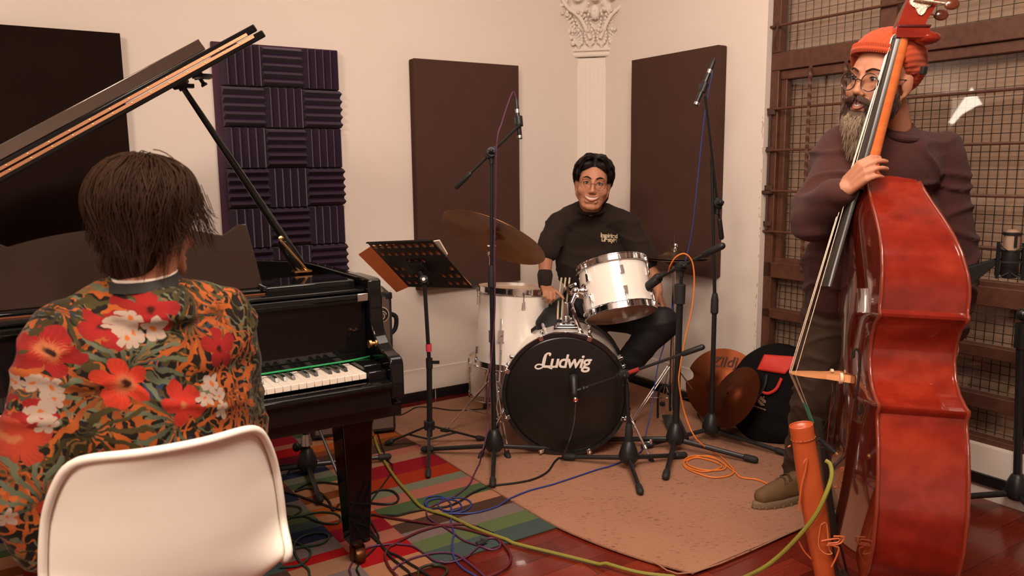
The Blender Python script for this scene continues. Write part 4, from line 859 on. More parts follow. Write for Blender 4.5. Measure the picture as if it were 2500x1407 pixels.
for q in ((945, 1092), (1046, 1172), (1180, 1082)):
    f = onz(*q); f.z = .02; d = (f-V((hub.x, hub.y, .02))); mb = MB(); mb.box((hub+f)/2, ((hub-f).length, .014, .009), (f-hub).to_track_quat('X', 'Z').to_matrix()); mb.cyl(hub-Z*.07, hub+(f-hub)*.5, .005, n=8); lg = part('leg', mb, M_TUBE, tM, world=True); mb = MB(); mb.cap(f-(f-hub).normalized()*.03, f, .013, .012, 10); part('rubber_foot', mb, M_RUB, lg, world=True)
FO = O0-Nv*.006
def ond(x, y, off): return onpl(x, y, FO-Nv*off, Nv)
q = [ond(875, 622, .004), ond(905, 606, .004), ond(1062, 600, .004), ond(1105, 700, .004), ond(1010, 696, .004), ond(968, 714, .004)]
q = [ond(875, 622, .004), ond(968, 714, .004), ond(1005, 698, .004), ond(1150, 697, .004), ond(1048, 590, .004), ond(905, 602, .004)]
mb = MB(); mb.rings([q, [p-Nv*.004 for p in q]]); solo('orange_folder', mb, mat('orange_card', lin((246, 138, 78)), .75), 'orange card folder leaning on the music stand', 'folder', smooth=False)
q = [ond(1058, 590, .012), ond(1072, 588, .012), ond(1092, 622, .012), ond(1075, 660, .012), ond(1020, 640, .012)]
mb = MB(); mb.rings([q, [p-Nv*.006 for p in q]]); solo('sheet_music', mb, mat('white_paper', lin((240, 226, 205)), .8), 'white sheets sticking out behind the right edge of the music desk', 'paper', smooth=False)
# ================================================================ amplifier behind the piano
am = thing('bass_amplifier', 'grey amplifier cabinet with a round emblem half hidden behind the piano', 'amplifier', ony(880, 800, 3.85).xy.to_3d())
Xa = (A*.55+cR*.45).normalized(); Ya = Z.cross(Xa); ac = ony(957, 760, 3.85); ah = ony(955, 716, 3.85).z
AO = V((ac.x, ac.y, 0)); M_AMP = mat('amp_grey_cloth', lin((104, 84, 74)), .85, bump=(300, .4, .002))
mb = MB(); mb.prism([(-.42, .02), (0, .02), (0, ah), (-.42, ah)], AO, Xa, Z, Ya, .28); part('cabinet', mb, mat('amp_black_vinyl', (.02, .018, .017), .6), am, world=True, bevel=.01)
mb = MB(); mb.prism([(-.40, .04), (-.014, .04), (-.014, ah-.016), (-.40, ah-.016)], AO-Ya*.003, Xa, Z, Ya, .01); part('grille_cloth', mb, M_AMP, am, world=True)
mb = MB(); mb.prism([(-.40, ah-.006), (-.02, ah-.006), (-.06, ah+.055), (-.36, ah+.055)], AO+Ya*.06, Xa, Z, Ya, .15); part('top_cover', mb, mat('amp_beige_top', lin((176, 142, 118)), .7), am, world=True, bevel=.006)
mb = MB(); mb.prism([(-.03, ah-.028), (.003, ah-.028), (.003, ah+.003), (-.03, ah+.003)], AO-Ya*.006, Xa, Z, Ya, .03); part('corner_protector', mb, M_BLACK, am, world=True, bevel=.004)
lc = AO+Xa*-.055+Z*(ah-.105)-Ya*.004
mb = MB(); mb.lathe([(.040, 0), (.040, .003), (.036, .004), (.036, 0)], lc, -Ya, 32, cap=False); em = part('emblem', mb, mat('emblem_cream', lin((205, 180, 150)), .6), am, world=True)
mb = MB(); mb.cyl(lc, lc-Ya*.002, .036, n=32); part('emblem_disc', mb, M_BLACK, em, world=True)
mb = MB()
for a0 in (0, 90, 180, 270):
    a = math.radians(a0); mb.tube([lc-Ya*.004+Xa*(.026*math.cos(a+t*2.2)*(1-t*.6))+Z*(.026*math.sin(a+t*2.2)*(1-t*.6)) for t in (0, .25, .5, .75, 1)], .0028, 6, 3)
part('emblem_scroll', mb, MATS['emblem_cream'], em, world=True)
mb = MB(); hz_ = ony(965, 798, 3.85).z; mb.tube([AO+Z*(hz_+.05)+Ya*.1, AO+Xa*.035+Z*(hz_+.03)+Ya*.1, AO+Xa*.03+Z*(hz_-.03)+Ya*.1, AO+Z*(hz_-.06)+Ya*.1], .012, 8, 4); part('side_handle', mb, M_RUB, am, world=True)
# wooden A-frame under the piano
wf = thing('wooden_stand', 'orange-brown wooden A-shaped stand under the piano behind its front leg', 'stand', onz(850, 1075)+V((0, .03, 0)))
M_OW = mat('orange_wood', lin((170, 84, 44)), .5, var=(20, .4, lin((140, 64, 34)), (1, 1, .1)))
yw = onz(850, 1078).y
for q in (((852, 985), (895, 985), (838, 1078), (785, 1078)), ((840, 985), (872, 985), (913, 1066), (888, 1066))):
    mb = MB(); p = [ony(x, y, yw) for x, y in q]; p[2].z = max(p[2].z, .008); p[3].z = max(p[3].z, .008); mb.rings([p, [v+V((0, .03, 0)) for v in p]]); part('leg', mb, M_OW, wf, world=True, bevel=.003)
# ================================================================ gig bag
gb = thing('gig_bag', 'black round gig bag with red panel and handle leaning below the window', 'bag', onz(1880, 1078))
bc = ony(1890, 962, 3.72); bn = V((-.50, -.80, .34)).normalized(); bu = (Z-bn*bn.z).normalized(); br_ = bu.cross(bn) * -1
if br_.dot(cR) < 0: br_ = -br_
bu = (bu*math.cos(.25)+br_*math.sin(.25)).normalized(); br_ = (br_-bu*br_.dot(bu)).normalized(); bR = V((.225, .255, .085))
MBR = Matrix((br_, bu, bn)).transposed()
def bagf(mb):
    n = 24
    for i in range(1): mb.ell(bc, bR, MBR, 24)
def bdisp(v, n):
    q = v-bc; x, y, z = q.dot(br_)/bR.x, q.dot(bu)/bR.y, q.dot(bn)
    r = min(math.hypot(x, y), 1); z2 = z if z < 0 else z
    w_ = .004*math.sin(y*16)+.006*noise.noise(v*9); k = (1-r**6)**.5*bR.z/max((1-r*r)**.5*bR.z, 1e-4) if r < .97 else 1
    return bc+br_*x*bR.x+bu*y*bR.y+bn*(z*min(k, 2.2)*.75+w_*.8)
me = blob(bagf, .009, 2, .5, bdisp)
bpart('bag_body', me, mat('black_nylon', (.006, .005, .005), .85, spec=.15, bump=(60, .5, .004)), gb)
from mathutils.bvhtree import BVHTree
def caster(me_, M=None):
    vs = [(M @ v.co if M is not None else v.co.copy()) for v in me_.vertices]; return BVHTree.FromPolygons(vs, [tuple(p.vertices) for p in me_.polygons])
bt = caster(me, rootM(gb))
def onbag(x, y, off=.004):
    d = ray(x, y).normalized(); h, n, i, dd = bt.ray_cast(CAM, d)
    return (h - d*off) if h else ony(x, y, 3.6)
M_REDB = mat('red_nylon', lin((214, 52, 40)), .6, bump=(40, .5, .004))
def patch(tree_pt, quad, nx, ny, off, name, m_, par, thick=.004):
    mb = MB(); rows = []
    for j in range(ny+1):
        row = []
        for i in range(nx+1):
            u, v = i/nx, j/ny; x = (quad[0][0]*(1-u)+quad[1][0]*u)*(1-v)+(quad[3][0]*(1-u)+quad[2][0]*u)*v; y = (quad[0][1]*(1-u)+quad[1][1]*u)*(1-v)+(quad[3][1]*(1-u)+quad[2][1]*u)*v
            row.append(tree_pt(x, y, off))
        rows.append(row)
    mb.rings(rows, closed=False); o = part(name, mb, m_, par, world=True); s = o.modifiers.new('s', 'SOLIDIFY'); s.thickness = thick; s.offset = 0; return o
patch(onbag, [(1866, 866), (1955, 872), (1916, 914), (1848, 903)], 14, 8, .006, 'red_panel', M_REDB, gb)
for pts in (((1842, 915), (1841, 928), (1845, 942), (1852, 952)), ((1860, 957), (1875, 961), (1895, 950), (1908, 924))):
    mb = MB(); mb.tube([onbag(x, y, .016) for x, y in pts], .0075, 8, 4); part('red_handle', mb, M_REDB, gb, world=True)
mb = MB(); mb.tube([onbag(x, y, .014) for x, y in ((1872, 915), (1866, 945), (1850, 970), (1836, 985))], .007, 6, 4); part('strap', mb, M_RUB, gb, world=True)
mb = MB()
for j in range(7):
    for i in range(6):
        if ((i-2.5)/3)**2+((j-3)/3.6)**2 < 1 and (i*3+j*5) % 4 != 1: mb.ell(onbag(1852+i*3.2, 970+j*3.2, .004), .0042, n=4)
for i in range(14): mb.box(onbag(1836+i*2.5, 990+i*.85, .004), (.0035, .002, .005 if i % 3 else .008))
part('emblem', mb, mat('cream_print', lin((160, 130, 104)), .7), gb, world=True)
# ================================================================ cables
def cable(label, pts, r, m_, cat='cable', name='audio_cable', k=7):
    """pts: (px, py) lying on the floor, (px, py, depth) in the air, or a Vector"""
    P = []
    for q in pts:
        if isinstance(q, V): P.append(q)
        elif len(q) == 3: P.append(ony(*q))
        else:
            p = onz(q[0], q[1], .01); l_ = p-PNO; a_, b__ = l_.dot(A), l_.dot(B)
            z = ZC if (a_ > .72 and b__ > -.5) else (ZR if b__ > .03 else ZF)
            P.append(onz(q[0], q[1], z+r))
    fl_ = [isinstance(q, tuple) and len(q) == 2 for q in pts]
    if fl_[-1] and pts[-1][1] > 1392: d = P[-1]-P[-2]; d.z = 0; P.append(P[-1]+d.normalized()*.15); P.append(P[-1]+Matrix.Rotation(.5, 3, 'Z') @ (d.normalized()*.2))
    if fl_[0] and pts[0][1] > 1392: d = P[0]-P[1]; d.z = 0; P.insert(0, P[0]+d.normalized()*.15)
    P = smooth_path(P, k)
    for p in P:
        l_ = p-PNO; a_, b__ = l_.dot(A), l_.dot(B); z = ZC if (a_ > .70 and b__ > -.5) else (ZR if b__ > .03 else ZF); p.z = max(p.z, z+r)
    mb = MB(); mb.tube(P, r, 8, 1); return solo(name, mb, m_, label, cat)
C_ = lambda n, c, r=.5: mat(n, lin(c), r)
M_BLU, M_ORG, M_LIM, M_PUR, M_BLK, M_DGR, M_WIN, M_WHT = C_('blue_cable', (44, 58, 124)), C_('orange_cable', (222, 122, 48)), C_('lime_cable', (128, 122, 46)), C_('purple_cable', (84, 40, 72)), C_('black_cable', (26, 22, 18)), C_('dark_green_cable', (30, 58, 42)), C_('wine_cable', (86, 24, 30)), C_('white_cable', (196, 170, 150))
s = 3.079; c4 = lambda L: [(640+x/s, 950+y/s) for x, y in L]
def s4(L, ox, oy, sc): return [(ox+x/sc, oy+y/sc) for x, y in L]
cable('purple cable hanging from the pencil microphone over the ride cymbal down to the floor', [tipA, (1250, 228, 3.46), (1225, 300, 3.44), (1213, 350, 3.42), (1210, 500, 3.44), (1207, 620, 3.44), (1208, 760, 3.44), (1198, 900, 3.44), (1190, 1000, 3.43), (1190, 1050, 3.40), (1178, 1100, 3.32)]+s4([(900, 240), (800, 440), (640, 570), (480, 640), (380, 690), (350, 750), (400, 820), (520, 880), (640, 960), (740, 1030), (880, 1080), (960, 1110), (1040, 1130), (1110, 1110), (1125, 1060), (1080, 1015), (1000, 1010), (940, 1040), (880, 1110), (760, 1210), (600, 1260), (450, 1250), (330, 1170), (200, 1090), (40, 1070)], 960, 1080, 4.3)+s4([(1180, 1135), (1060, 1140), (900, 1165), (800, 1240), (740, 1340), (750, 1400)], 640, 1000, 3.458), .0034, M_PUR)
cable('blue cable running from its coil across the carpet to the kit', s4([(840, 1390), (740, 1330), (660, 1250), (620, 1150), (625, 1020), (640, 960), (610, 850), (610, 720), (600, 640), (540, 585), (440, 565), (350, 590), (335, 650), (400, 710), (520, 745), (640, 745), (760, 715), (820, 660), (790, 610), (700, 585), (560, 590), (480, 640), (490, 695), (560, 720), (660, 715), (715, 680), (690, 630), (600, 600), (470, 590), (370, 620), (360, 670), (450, 730), (640, 750), (860, 740), (1080, 680), (1230, 590), (1440, 505), (1700, 435)], 960, 1080, 4.3)+[(1455, 1148), (1500, 1135), (1560, 1110, 3.5), (1572, 1080, 3.6), (1590, 1000, 3.75), (1605, 900, 3.8), (1625, 830, 3.8), (1640, 760, 3.8), (1670, 650, 3.78), (1690, 560, 3.76), (1705, 420, 3.74), (1722, 270, 3.72), (1742, 165, 3.72), tipB], .0032, M_BLU)
cable('orange cable coiled on the carpet and looped up to the tom microphone', [(1624, 668, cy_+.08), (1632, 664, cy_+.03), (1636, 650, cy_-.02), (1650, 628, cy_-.05), (1672, 620, cy_-.06), (1690, 640, cy_-.06), (1695, 690, cy_-.06), (1688, 760, cy_-.06), (1672, 830, cy_-.06), (1660, 900, cy_-.06), (1658, 940, cy_-.06), (1672, 1010, cy_-.05), (1700, 1072, 3.45), (1750, 1110), (1785, 1140), (1792, 1150), (1780, 1162), (1740, 1166), (1700, 1155), (1672, 1140), (1672, 1122), (1700, 1113), (1745, 1120), (1770, 1135), (1765, 1147), (1720, 1148), (1685, 1138), (1678, 1126), (1705, 1118), (1750, 1130), (1760, 1142), (1720, 1152), (1680, 1142), (1670, 1128), (1700, 1116), (1740, 1116), (1790, 1150), (1810, 1166), (1850, 1172), (1890, 1190), (1905, 1200)], .0034, M_ORG)
cable('black cable from the kick microphone to the far side of the striped rug', [(1406, 982, dy_+.06), (1400, 1040, 3.30), (1385, 1090, 3.25), (1370, 1120)]+s4([(1700, 200), (1620, 310), (1480, 385), (1300, 425), (1100, 450), (960, 480), (820, 540), (700, 620), (560, 675), (360, 700), (200, 730), (60, 765), (0, 770)], 960, 1080, 4.3)+[(900, 1257), (880, 1256)], .0042, M_BLK)
cable('lime green cable running from under the piano to the double bass', [(898, 1010, 3.9), (905, 1040), (925, 1100), (960, 1160), (1000, 1208), (1025, 1235), (1050, 1247), (1100, 1262), (1160, 1290), (1250, 1325), (1350, 1350), (1450, 1375), (1560, 1398), (1700, 1425), (1780, 1422, 2.25), (1850, 1395, 2.18), (1900, 1360, 2.15), (1950, 1310, 2.12), (1990, 1260, 2.1), (2015, 1210, 2.1), (2030, 1165, 2.12), (2027, 1135, 2.14), (2015, 1125, 2.15)], .0062, M_LIM)
cable('dark cable looping beside the front leg of the piano', s4([(905, 20), (960, 160), (1010, 310), (1060, 430), (1100, 470), (1085, 540), (1010, 650), (930, 760), (895, 850), (905, 920), (960, 1020), (985, 1090), (960, 1160), (860, 1260), (800, 1340), (820, 1400)], 640, 1000, 3.458), .0032, M_BLK)
cable('black cable making a small loop right of the piano leg', s4([(640, 620), (760, 640), (860, 700), (900, 715), (1000, 680), (1100, 690), (1150, 740), (1130, 785), (1040, 800), (920, 790), (890, 780)], 640, 1000, 3.458), .0042, M_BLK)
cable('black cable curling under the piano around the stand leg', s4([(20, 520), (140, 475), (330, 465)], 640, 1000, 3.458)+s4([(330, 490), (240, 510), (190, 570), (150, 620)], 640, 1000, 3.458), .0036, M_BLK)
cable('black cable arched over the rug beneath the piano', s4([(650, 800), (600, 850), (560, 770), (470, 690), (380, 665), (280, 690), (380, 630), (500, 615), (650, 632)], 640, 1000, 3.458), .0042, M_BLK)
cable('thin dark cable lying diagonally under the piano', s4([(130, 680), (280, 720), (450, 780), (600, 830), (680, 850)], 640, 1000, 3.458), .0042, M_BLK)
cable('dark green cable looping at the left of the piano leg', s4([(100, 830), (200, 812), (300, 820), (330, 850), (280, 890), (180, 940), (130, 935), (200, 905), (300, 905), (400, 880), (520, 868), (620, 880), (665, 920), (630, 962), (530, 962), (440, 935), (350, 900), (200, 920), (130, 930)], 640, 1000, 3.458), .0036, M_DGR)
cable('dark green cable with a wide loop near the white chair', s4([(160, 1075), (280, 1120), (380, 1170), (410, 1210), (380, 1270), (300, 1320), (150, 1335)], 640, 1000, 3.458), .0040, M_DGR)
cable('dark green cable circling and leaving at the bottom of the picture', s4([(190, 1220), (300, 1170), (480, 1140), (560, 1090), (540, 1050), (440, 1045), (330, 1080), (275, 1140), (280, 1220), (330, 1300), (390, 1350), (405, 1420)], 640, 1000, 3.458), .0040, M_DGR)
cable('wine red cable with a jack plug lying on the striped rug', s4([(1040, 960), (860, 885), (700, 860), (500, 875), (300, 930), (120, 1010), (0, 1080)], 960, 1080, 4.3)+s4([(1085, 1150), (1040, 1220), (1060, 1310), (1120, 1390), (1160, 1430)], 640, 1000, 3.458), .0046, M_WIN)
cable('wine red cable sweeping in a big arc over the red floor', s4([(-200, 760), (0, 800), (200, 830), (450, 865), (700, 900), (900, 950), (1080, 1010), (1180, 1100), (1235, 1200), (1210, 1290), (1120, 1360), (980, 1420)], 960, 1080, 4.3), .0046, M_WIN)
cable('black cable crossing the rug towards the lower edge beside the caster', s4([(895, 980), (960, 1080), (1050, 1190), (1150, 1240), (1260, 1310), (1400, 1400)], 640, 1000, 3.458), .0042, M_BLK)
cable('black cable running down from the caster past the big loop', s4([(895, 1040), (1000, 1140), (1080, 1240), (1160, 1310), (1250, 1390)], 640, 1000, 3.458), .0042, M_BLK)
cable('dark olive cable loop on the floor at the bottom edge', s4([(260, 1400), (270, 1350), (360, 1310), (470, 1295), (550, 1320), (565, 1360), (520, 1410)], 960, 1080, 4.3), .0046, C_('olive_cable', (44, 40, 22)))
cable('purple cable loop crossing the front edge of the rug', s4([(0, 1340), (60, 1290), (200, 1220), (400, 1170), (560, 1160), (680, 1190), (780, 1260), (880, 1340), (950, 1400)], 960, 1080, 4.3), .0036, M_PUR)
cable('thin black cable on the back of the beige carpet', [(956, 1008), (975, 1014), (995, 1006), (1020, 994), (1060, 996), (1110, 1002), (1190, 998)], .003, M_BLK)
cable('black cable dropping behind the piano leg to the carpet', [(955, 990, 4.05), (945, 1015), (930, 1035), (905, 1038)], .004, M_BLK)
cable('pale cable on the floor by the right hand stand', [(2370, 1185), (2400, 1200), (2430, 1215), (2450, 1220)], .004, M_WHT)
jk = thing('jack_plug', 'silver jack plug at the end of the wine red cable', 'plug', onz(1205, 1304, .01)); mb = MB(); p0, p1 = onz(1180, 1294, .014), onz(1203, 1304, .014); p2 = onz(1222, 1313, .014); mb.cyl(p0-(p1-p0)*.7, p1, .0065, n=10); part('barrel', mb, M_BLACK, jk, world=True); mb = MB(); mb.cyl(p1, p2, .0032, n=8); part('tip', mb, M_CHR, jk, world=True)
jk = thing('jack_plug', 'silver jack plug on the rug under the piano near the white chair', 'plug', onz(668, 1190, .01)); mb = MB(); p0, p1, p2 = onz(690, 1172, .014), onz(679, 1182, .014), onz(668, 1198, .014); mb.cyl(p0, p1, .0065, n=10); part('barrel', mb, M_BLACK, jk, world=True); mb = MB(); mb.cyl(p1, p2, .0036, n=8); part('tip', mb, M_CHR, jk, world=True)
tie = thing('cable_tie', 'small black cable clip on the purple loop', 'clip', onz(1174, 1326, .008)); mb = MB(); c = onz(1174, 1326, .016); mb.box(c, (.035, .02, .012), Matrix.Rotation(.6, 3, 'Z')); mb.box(c+V((.012, .01, .006)), (.03, .008, .008), Matrix.Rotation(-.3, 3, 'Z')); part('strap', mb, M_RUB, tie, world=True, bevel=.003)
# ================================================================ white shell chair
ch = thing('shell_chair', 'white moulded plastic shell chair under the pianist', 'chair', PF(-.665, -.47), ANG)
M_SHELL = mat('white_moulded_plastic', lin((240, 234, 222)), .38, spec=.45)
NV, NS = 40, 28
def shell(v, s_):
    """v 0 at the seat front .. 1 at the top of the back; s_ -1..1 across"""
    P_ = smooth_path([V(p) for p in [(.235, .428, 0), (.16, .437, 0), (.05, .430, 0), (-.06, .428, 0), (-.135, .452, 0), (-.180, .52, 0), (-.200, .60, 0), (-.213, .69, 0), (-.224, .765, 0), (-.236, .838, 0)]], 5)
    f = v*(len(P_)-1); i = min(int(f), len(P_)-2); p = P_[i].lerp(P_[i+1], f-i)
    back = min(max((v-.42)/.25, 0), 1); back = back*back*(3-2*back)
    w_ = .185+.040*math.sin(min(v/.62, 1)*PI/2) if v < .62 else .225-.044*((v-.62)/.38)**1.6
    e = abs(s_)**2.4
    y = p.x+e*(.100*back*(1-.25*max(v-.8, 0)/.2)); z = p.y+e*(1-back)*.06
    return V((w_*s_, y, z))
def grid_uv(i, j):      # superellipse mapping rounds the corners of the sheet
    s_, v = -1+2*j/NS, i/NV; q = 2*v-1; k = (abs(s_)**7+abs(q)**7)**(1/7) or 1; mx = max(abs(s_), abs(q)) or 1
    return (s_*mx/k, (q*mx/k+1)/2)
rows = [[shell(grid_uv(i, j)[1], grid_uv(i, j)[0]) for j in range(NS+1)] for i in range(NV+1)]
mb = MB(); mb.rings(rows, closed=False); sh = part('seat_shell', mb, M_SHELL, ch, ang=80); so = sh.modifiers.new('s', 'SOLIDIFY'); so.thickness = .005
edge = [r[0] for r in rows]+rows[-1][1:-1]+[r[-1] for r in rows[::-1]]+rows[0][1:-1][::-1]
mb = MB(); P = [p+V((p.x*.01, -.006, 0)) for p in edge]; mb.tube(P+[P[0], P[1]], .0085, 8, 1); part('rolled_rim', mb, M_SHELL, ch, ang=80)
for sx in (-1, 1):
    for sy in (-1, 1):
        mb = MB(); mb.cyl((sx*.13, sy*.13-.0, .42), (sx*.21, sy*.21, .0), .017, .011, 12); part('leg', mb, mat('beech_leg', lin((190, 140, 92)), .5) if 'beech_leg' not in MATS else MATS['beech_leg'], ch)

# ================================================================ lamps at the left end of the back wall (seen mirrored in the window)
lp = thing('floor_lamp', 'floor lamp with a glowing pyramid shade mirrored in the window pane', 'lamp', (-2.64, 2.80, 0))
M_SHADE = mat('lit_lampshade', (.9, .85, .75), .7, emit=((1, .9, .76), 5)); mb = MB(); mb.rings([[V((-2.64+w*x, 2.80+w*y, z)) for x, y in ((-1, -1), (1, -1), (1, 1), (-1, 1))] for z, w in ((1.70, .16), (2.0, .004))], cap0=False, cap1=False); part('lamp_shade', mb, M_SHADE, lp, world=True, smooth=False)
mb = MB(); mb.cyl((-2.64, 2.80, .02), (-2.64, 2.80, 1.75), .010); part('pole', mb, M_TUBE, lp, world=True); mb = MB(); mb.cyl((-2.64, 2.80, 0), (-2.64, 2.80, .025), .13, n=32); part('base', mb, M_TUBE, lp, world=True)
wl = thing('wall_lamp', 'horizontal tube lamp high on the back wall left of the wide panel', 'lamp', W(-3.98, -.05, 2.36)); c = W(-3.72, -.06, 2.40)
mb = MB(); mb.cyl(c-A*.26, c+A*.26, .018); part('light_tube', mb, mat('lit_tube', (1, .95, .85), .5, emit=((1, .86, .68), 2)), wl, world=True); mb = MB(); mb.prism([(-.28, 2.37), (.28, 2.37), (.28, 2.43), (-.28, 2.43)], W(-3.72, -.004, 0), A, Z, -B, .03); part('bracket', mb, M_STEEL, wl, world=True)
# ================================================================ double bass (local: s away from the camera, n out of the front, u up along the body)
BO = V((1.0162, 2.2632, .1789))
S_, N2, U2 = V((.1897, .9687, -.1603)).normalized(), V((-.9797, .1976, .0345)), V((.0651, .1505, .9865)).normalized()
N2 = (N2-U2*N2.dot(U2)); N2 = (N2-S_*N2.dot(S_)).normalized(); S_ = (S_-U2*S_.dot(U2)).normalized()
MBASS = axes(BO, S_, N2, U2)      # mirrored frame is avoided: S_ x N2 = U2
db = thing('double_bass', 'large glossy reddish-brown double bass held upright by the standing player', 'double bass', M=MBASS)
bl = lambda s, n, u: BO+S_*s+N2*n+U2*u
m = mat('red_brown_bass_varnish', (.2, .03, .01), .16, coat=1, coat_r=.07, spec=.5); g = NG(m); o_ = g.obj()
fl = g.noise(5, g.mapping(o_, (1, 1, 2.2)), 5, .6); fig = g.noise(12, g.mapping(o_, (2, 2, 2)), 4); big = g.noise(3.2, o_, 3)
f = g.m('ADD', g.m('MULTIPLY', fl, .45), g.m('ADD', g.m('MULTIPLY', fig, .25), g.m('MULTIPLY', big, .35)))
g.put(g.ramp(f, [(.36, lin((84, 16, 9))), (.52, lin((120, 28, 16))), (.68, lin((146, 46, 26)))]), g.b.inputs['Base Color']); M_VAR = m
m = mat('dark_varnished_top', (.1, .02, .01), .10, coat=1, coat_r=.03); g = NG(m); o_ = g.obj()
g.put(g.ramp(g.noise(10, g.mapping(o_, (14, 1, .5)), 4), [(.3, lin((60, 14, 8))), (.7, lin((96, 28, 15)))]), g.b.inputs['Base Color']); M_TOP = m
M_EDGE = mat('worn_varnish_edge', lin((120, 44, 26)), .3, coat=.7)
HW = [(0, .03), (.004, .10), (.02, .17), (.055, .235), (.10, .285), (.16, .315), (.24, .328), (.32, .322), (.39, .305), (.43, .288), (.452, .284), (.466, .296), (.474, .297), (.482, .272), (.51, .222), (.55, .187), (.60, .172), (.65, .182), (.69, .207), (.708, .236), (.716, .256), (.724, .258), (.735, .250), (.78, .257), (.84, .256), (.90, .238), (.95, .205), (1.0, .155), (1.05, .098), (1.09, .058), (1.12, .034)]
SU = lambda u: .45-(.45-u)*1.2 if u < .45 else u
HW = [(SU(u), w) for u, w in HW]
def hw_at(u):
    for (u0, w0), (u1, w1) in zip(HW, HW[1:]):
        if u <= u1: return w0+(w1-w0)*((u-u0)/(u1-u0) if u1 > u0 else 0)
    return HW[-1][1]
us = []
for (u0, _), (u1, _) in zip(HW, HW[1:]):
    k = max(1, int((u1-u0)/.02)); us += [u0+(u1-u0)*i/k for i in range(k)]
us.append(1.12)
def back_n(u): return -.222 if u < .80 else -.222+.075*((u-.80)/.32)**1.15
def arch(s, u, w): t = min(abs(s)/max(w, .01), 1); return .030*(1-t*t)**1.0*max(0, min(1, (u+.09)/.12, (1.14-u)/.12))
NSx = 20
top = [[V((w*(-1+2*j/NSx), arch(w*(-1+2*j/NSx), u, w), u)) for j in range(NSx+1)] for u in us for w in [hw_at(u)]]
mb = MB(); mb.rings([[p+V((0, .0015, 0)) for p in r] for r in top], closed=False); part('top_plate', mb, M_TOP, db, ang=60)
back = [[V((w*(-1+2*j/NSx), back_n(u), u)) for j in range(NSx+1)] for u in us for w in [hw_at(u)]]
mb = MB(); mb.rings(back, closed=False); part('back_plate', mb, M_VAR, db, ang=60)
# ribs: one loft round the outline
loop = [(hw_at(u), u) for u in us]; loop = [(-w, u) for w, u in loop]+[(w, u) for w, u in loop[::-1]]
NR = 6; ribs = [[V((s*.985, back_n(u)*(1-k/NR)+0.0*k, u)) for s, u in loop] for k in range(NR+1)]
mb = MB(); mb.rings(ribs, cap0=False, cap1=False); part('ribs', mb, M_VAR, db, ang=40)
# overhanging edges of both plates, with a thin purfling line
for nm, fn, t_ in (('top_edge', lambda u: .0, .006), ('back_edge', lambda u: back_n(u), .006)):
    mb = MB(); rr = []
    for i, (s, u) in enumerate(loop):
        n = len(loop); d = V((loop[(i+1) % n][0]-loop[i-1][0], 0, loop[(i+1) % n][1]-loop[i-1][1])).normalized(); o = V((d.z, 0, -d.x)); o = o if o.dot(V((s, 0, (u-.55)*.3))) > 0 else -o
        c = V((s, fn(u), u)); rr.append([c+o*a+V((0, b, 0)) for a, b in ((-.004, -t_*.7), (.004, -t_*.7), (.0062, -t_*.1), (.004, t_*.6), (-.004, t_*.7))])
    rr.append(rr[0]); mb.rings(rr, cap0=False, cap1=False); part(nm, mb, M_EDGE, db, ang=60)
# f-holes, laid into the arched top
def ontop(s, u, off=.0008): return V((s, arch(s, u, hw_at(u))+.0015+off, u))
for sg in (-1, 1):
    mb = MB(); path = [(.085, .600), (.100, .612), (.118, .606), (.128, .585), (.133, .55), (.140, .50), (.148, .455), (.160, .435), (.178, .432), (.190, .444)]
    P = smooth_path([V((sg*s, 0, u)) for s, u in path], 5); n = len(P); L_, R_ = [], []
    for i, p in enumerate(P):
        d = (P[min(i+1, n-1)]-P[max(i-1, 0)]).normalized(); q = V((d.z, 0, -d.x)); t = i/(n-1); w_ = .0022+.0055*math.sin(PI*t)**1.5
        L_.append(ontop(*(p+q*w_).xz)); R_.append(ontop(*(p-q*w_).xz))
    mb.rings([L_, R_], closed=False)
    for s, u, r in ((.085, .594, .0105), (.189, .449, .0130)):
        mb.poly([ontop(sg*s+r*math.cos(2*PI*k/16), u+r*math.sin(2*PI*k/16)) for k in range(16)])
    part('f_hole', mb, mat('f_hole_black', (.006, .004, .003), .7) if 'f_hole_black' not in MATS else MATS['f_hole_black'], db)
# bridge
M_MAPLE = mat('pale_maple', lin((214, 150, 100)), .45, coat=.2, var=(40, .4, lin((190, 122, 76)), (1, .1, 1)))
UB = .520; out = [(.078, .022), (.080, .034), (.062, .060), (.048, .090), (.058, .112), (.056, .150), (.047, .172), (.030, .186), (0, .190), (-.030, .186), (-.047, .172), (-.056, .150), (-.058, .112), (-.048, .090), (-.062, .060), (-.080, .034), (-.078, .022), (-.045, .026), (-.040, .050), (-.018, .066), (0, .070), (.018, .066), (.040, .050), (.045, .026)]
mb = MB(); rr = []
for sd in (-1, 1): rr.append([V((s, n, UB+sd*(.0115-.0095*(n-.02)/.17))) for s, n in out])
mb.rings(rr); part('bridge', mb, M_MAPLE, db)
for sg in (-1, 1):
    mb = MB(); mb.cyl((sg*.066, .048, UB), (sg*.066, .056, UB), .0165, n=20); part('adjuster_wheel', mb, mat('pale_bridge_wheel', lin((226, 190, 160)), .4) if 'pale_bridge_wheel' not in MATS else MATS['pale_bridge_wheel'], db)
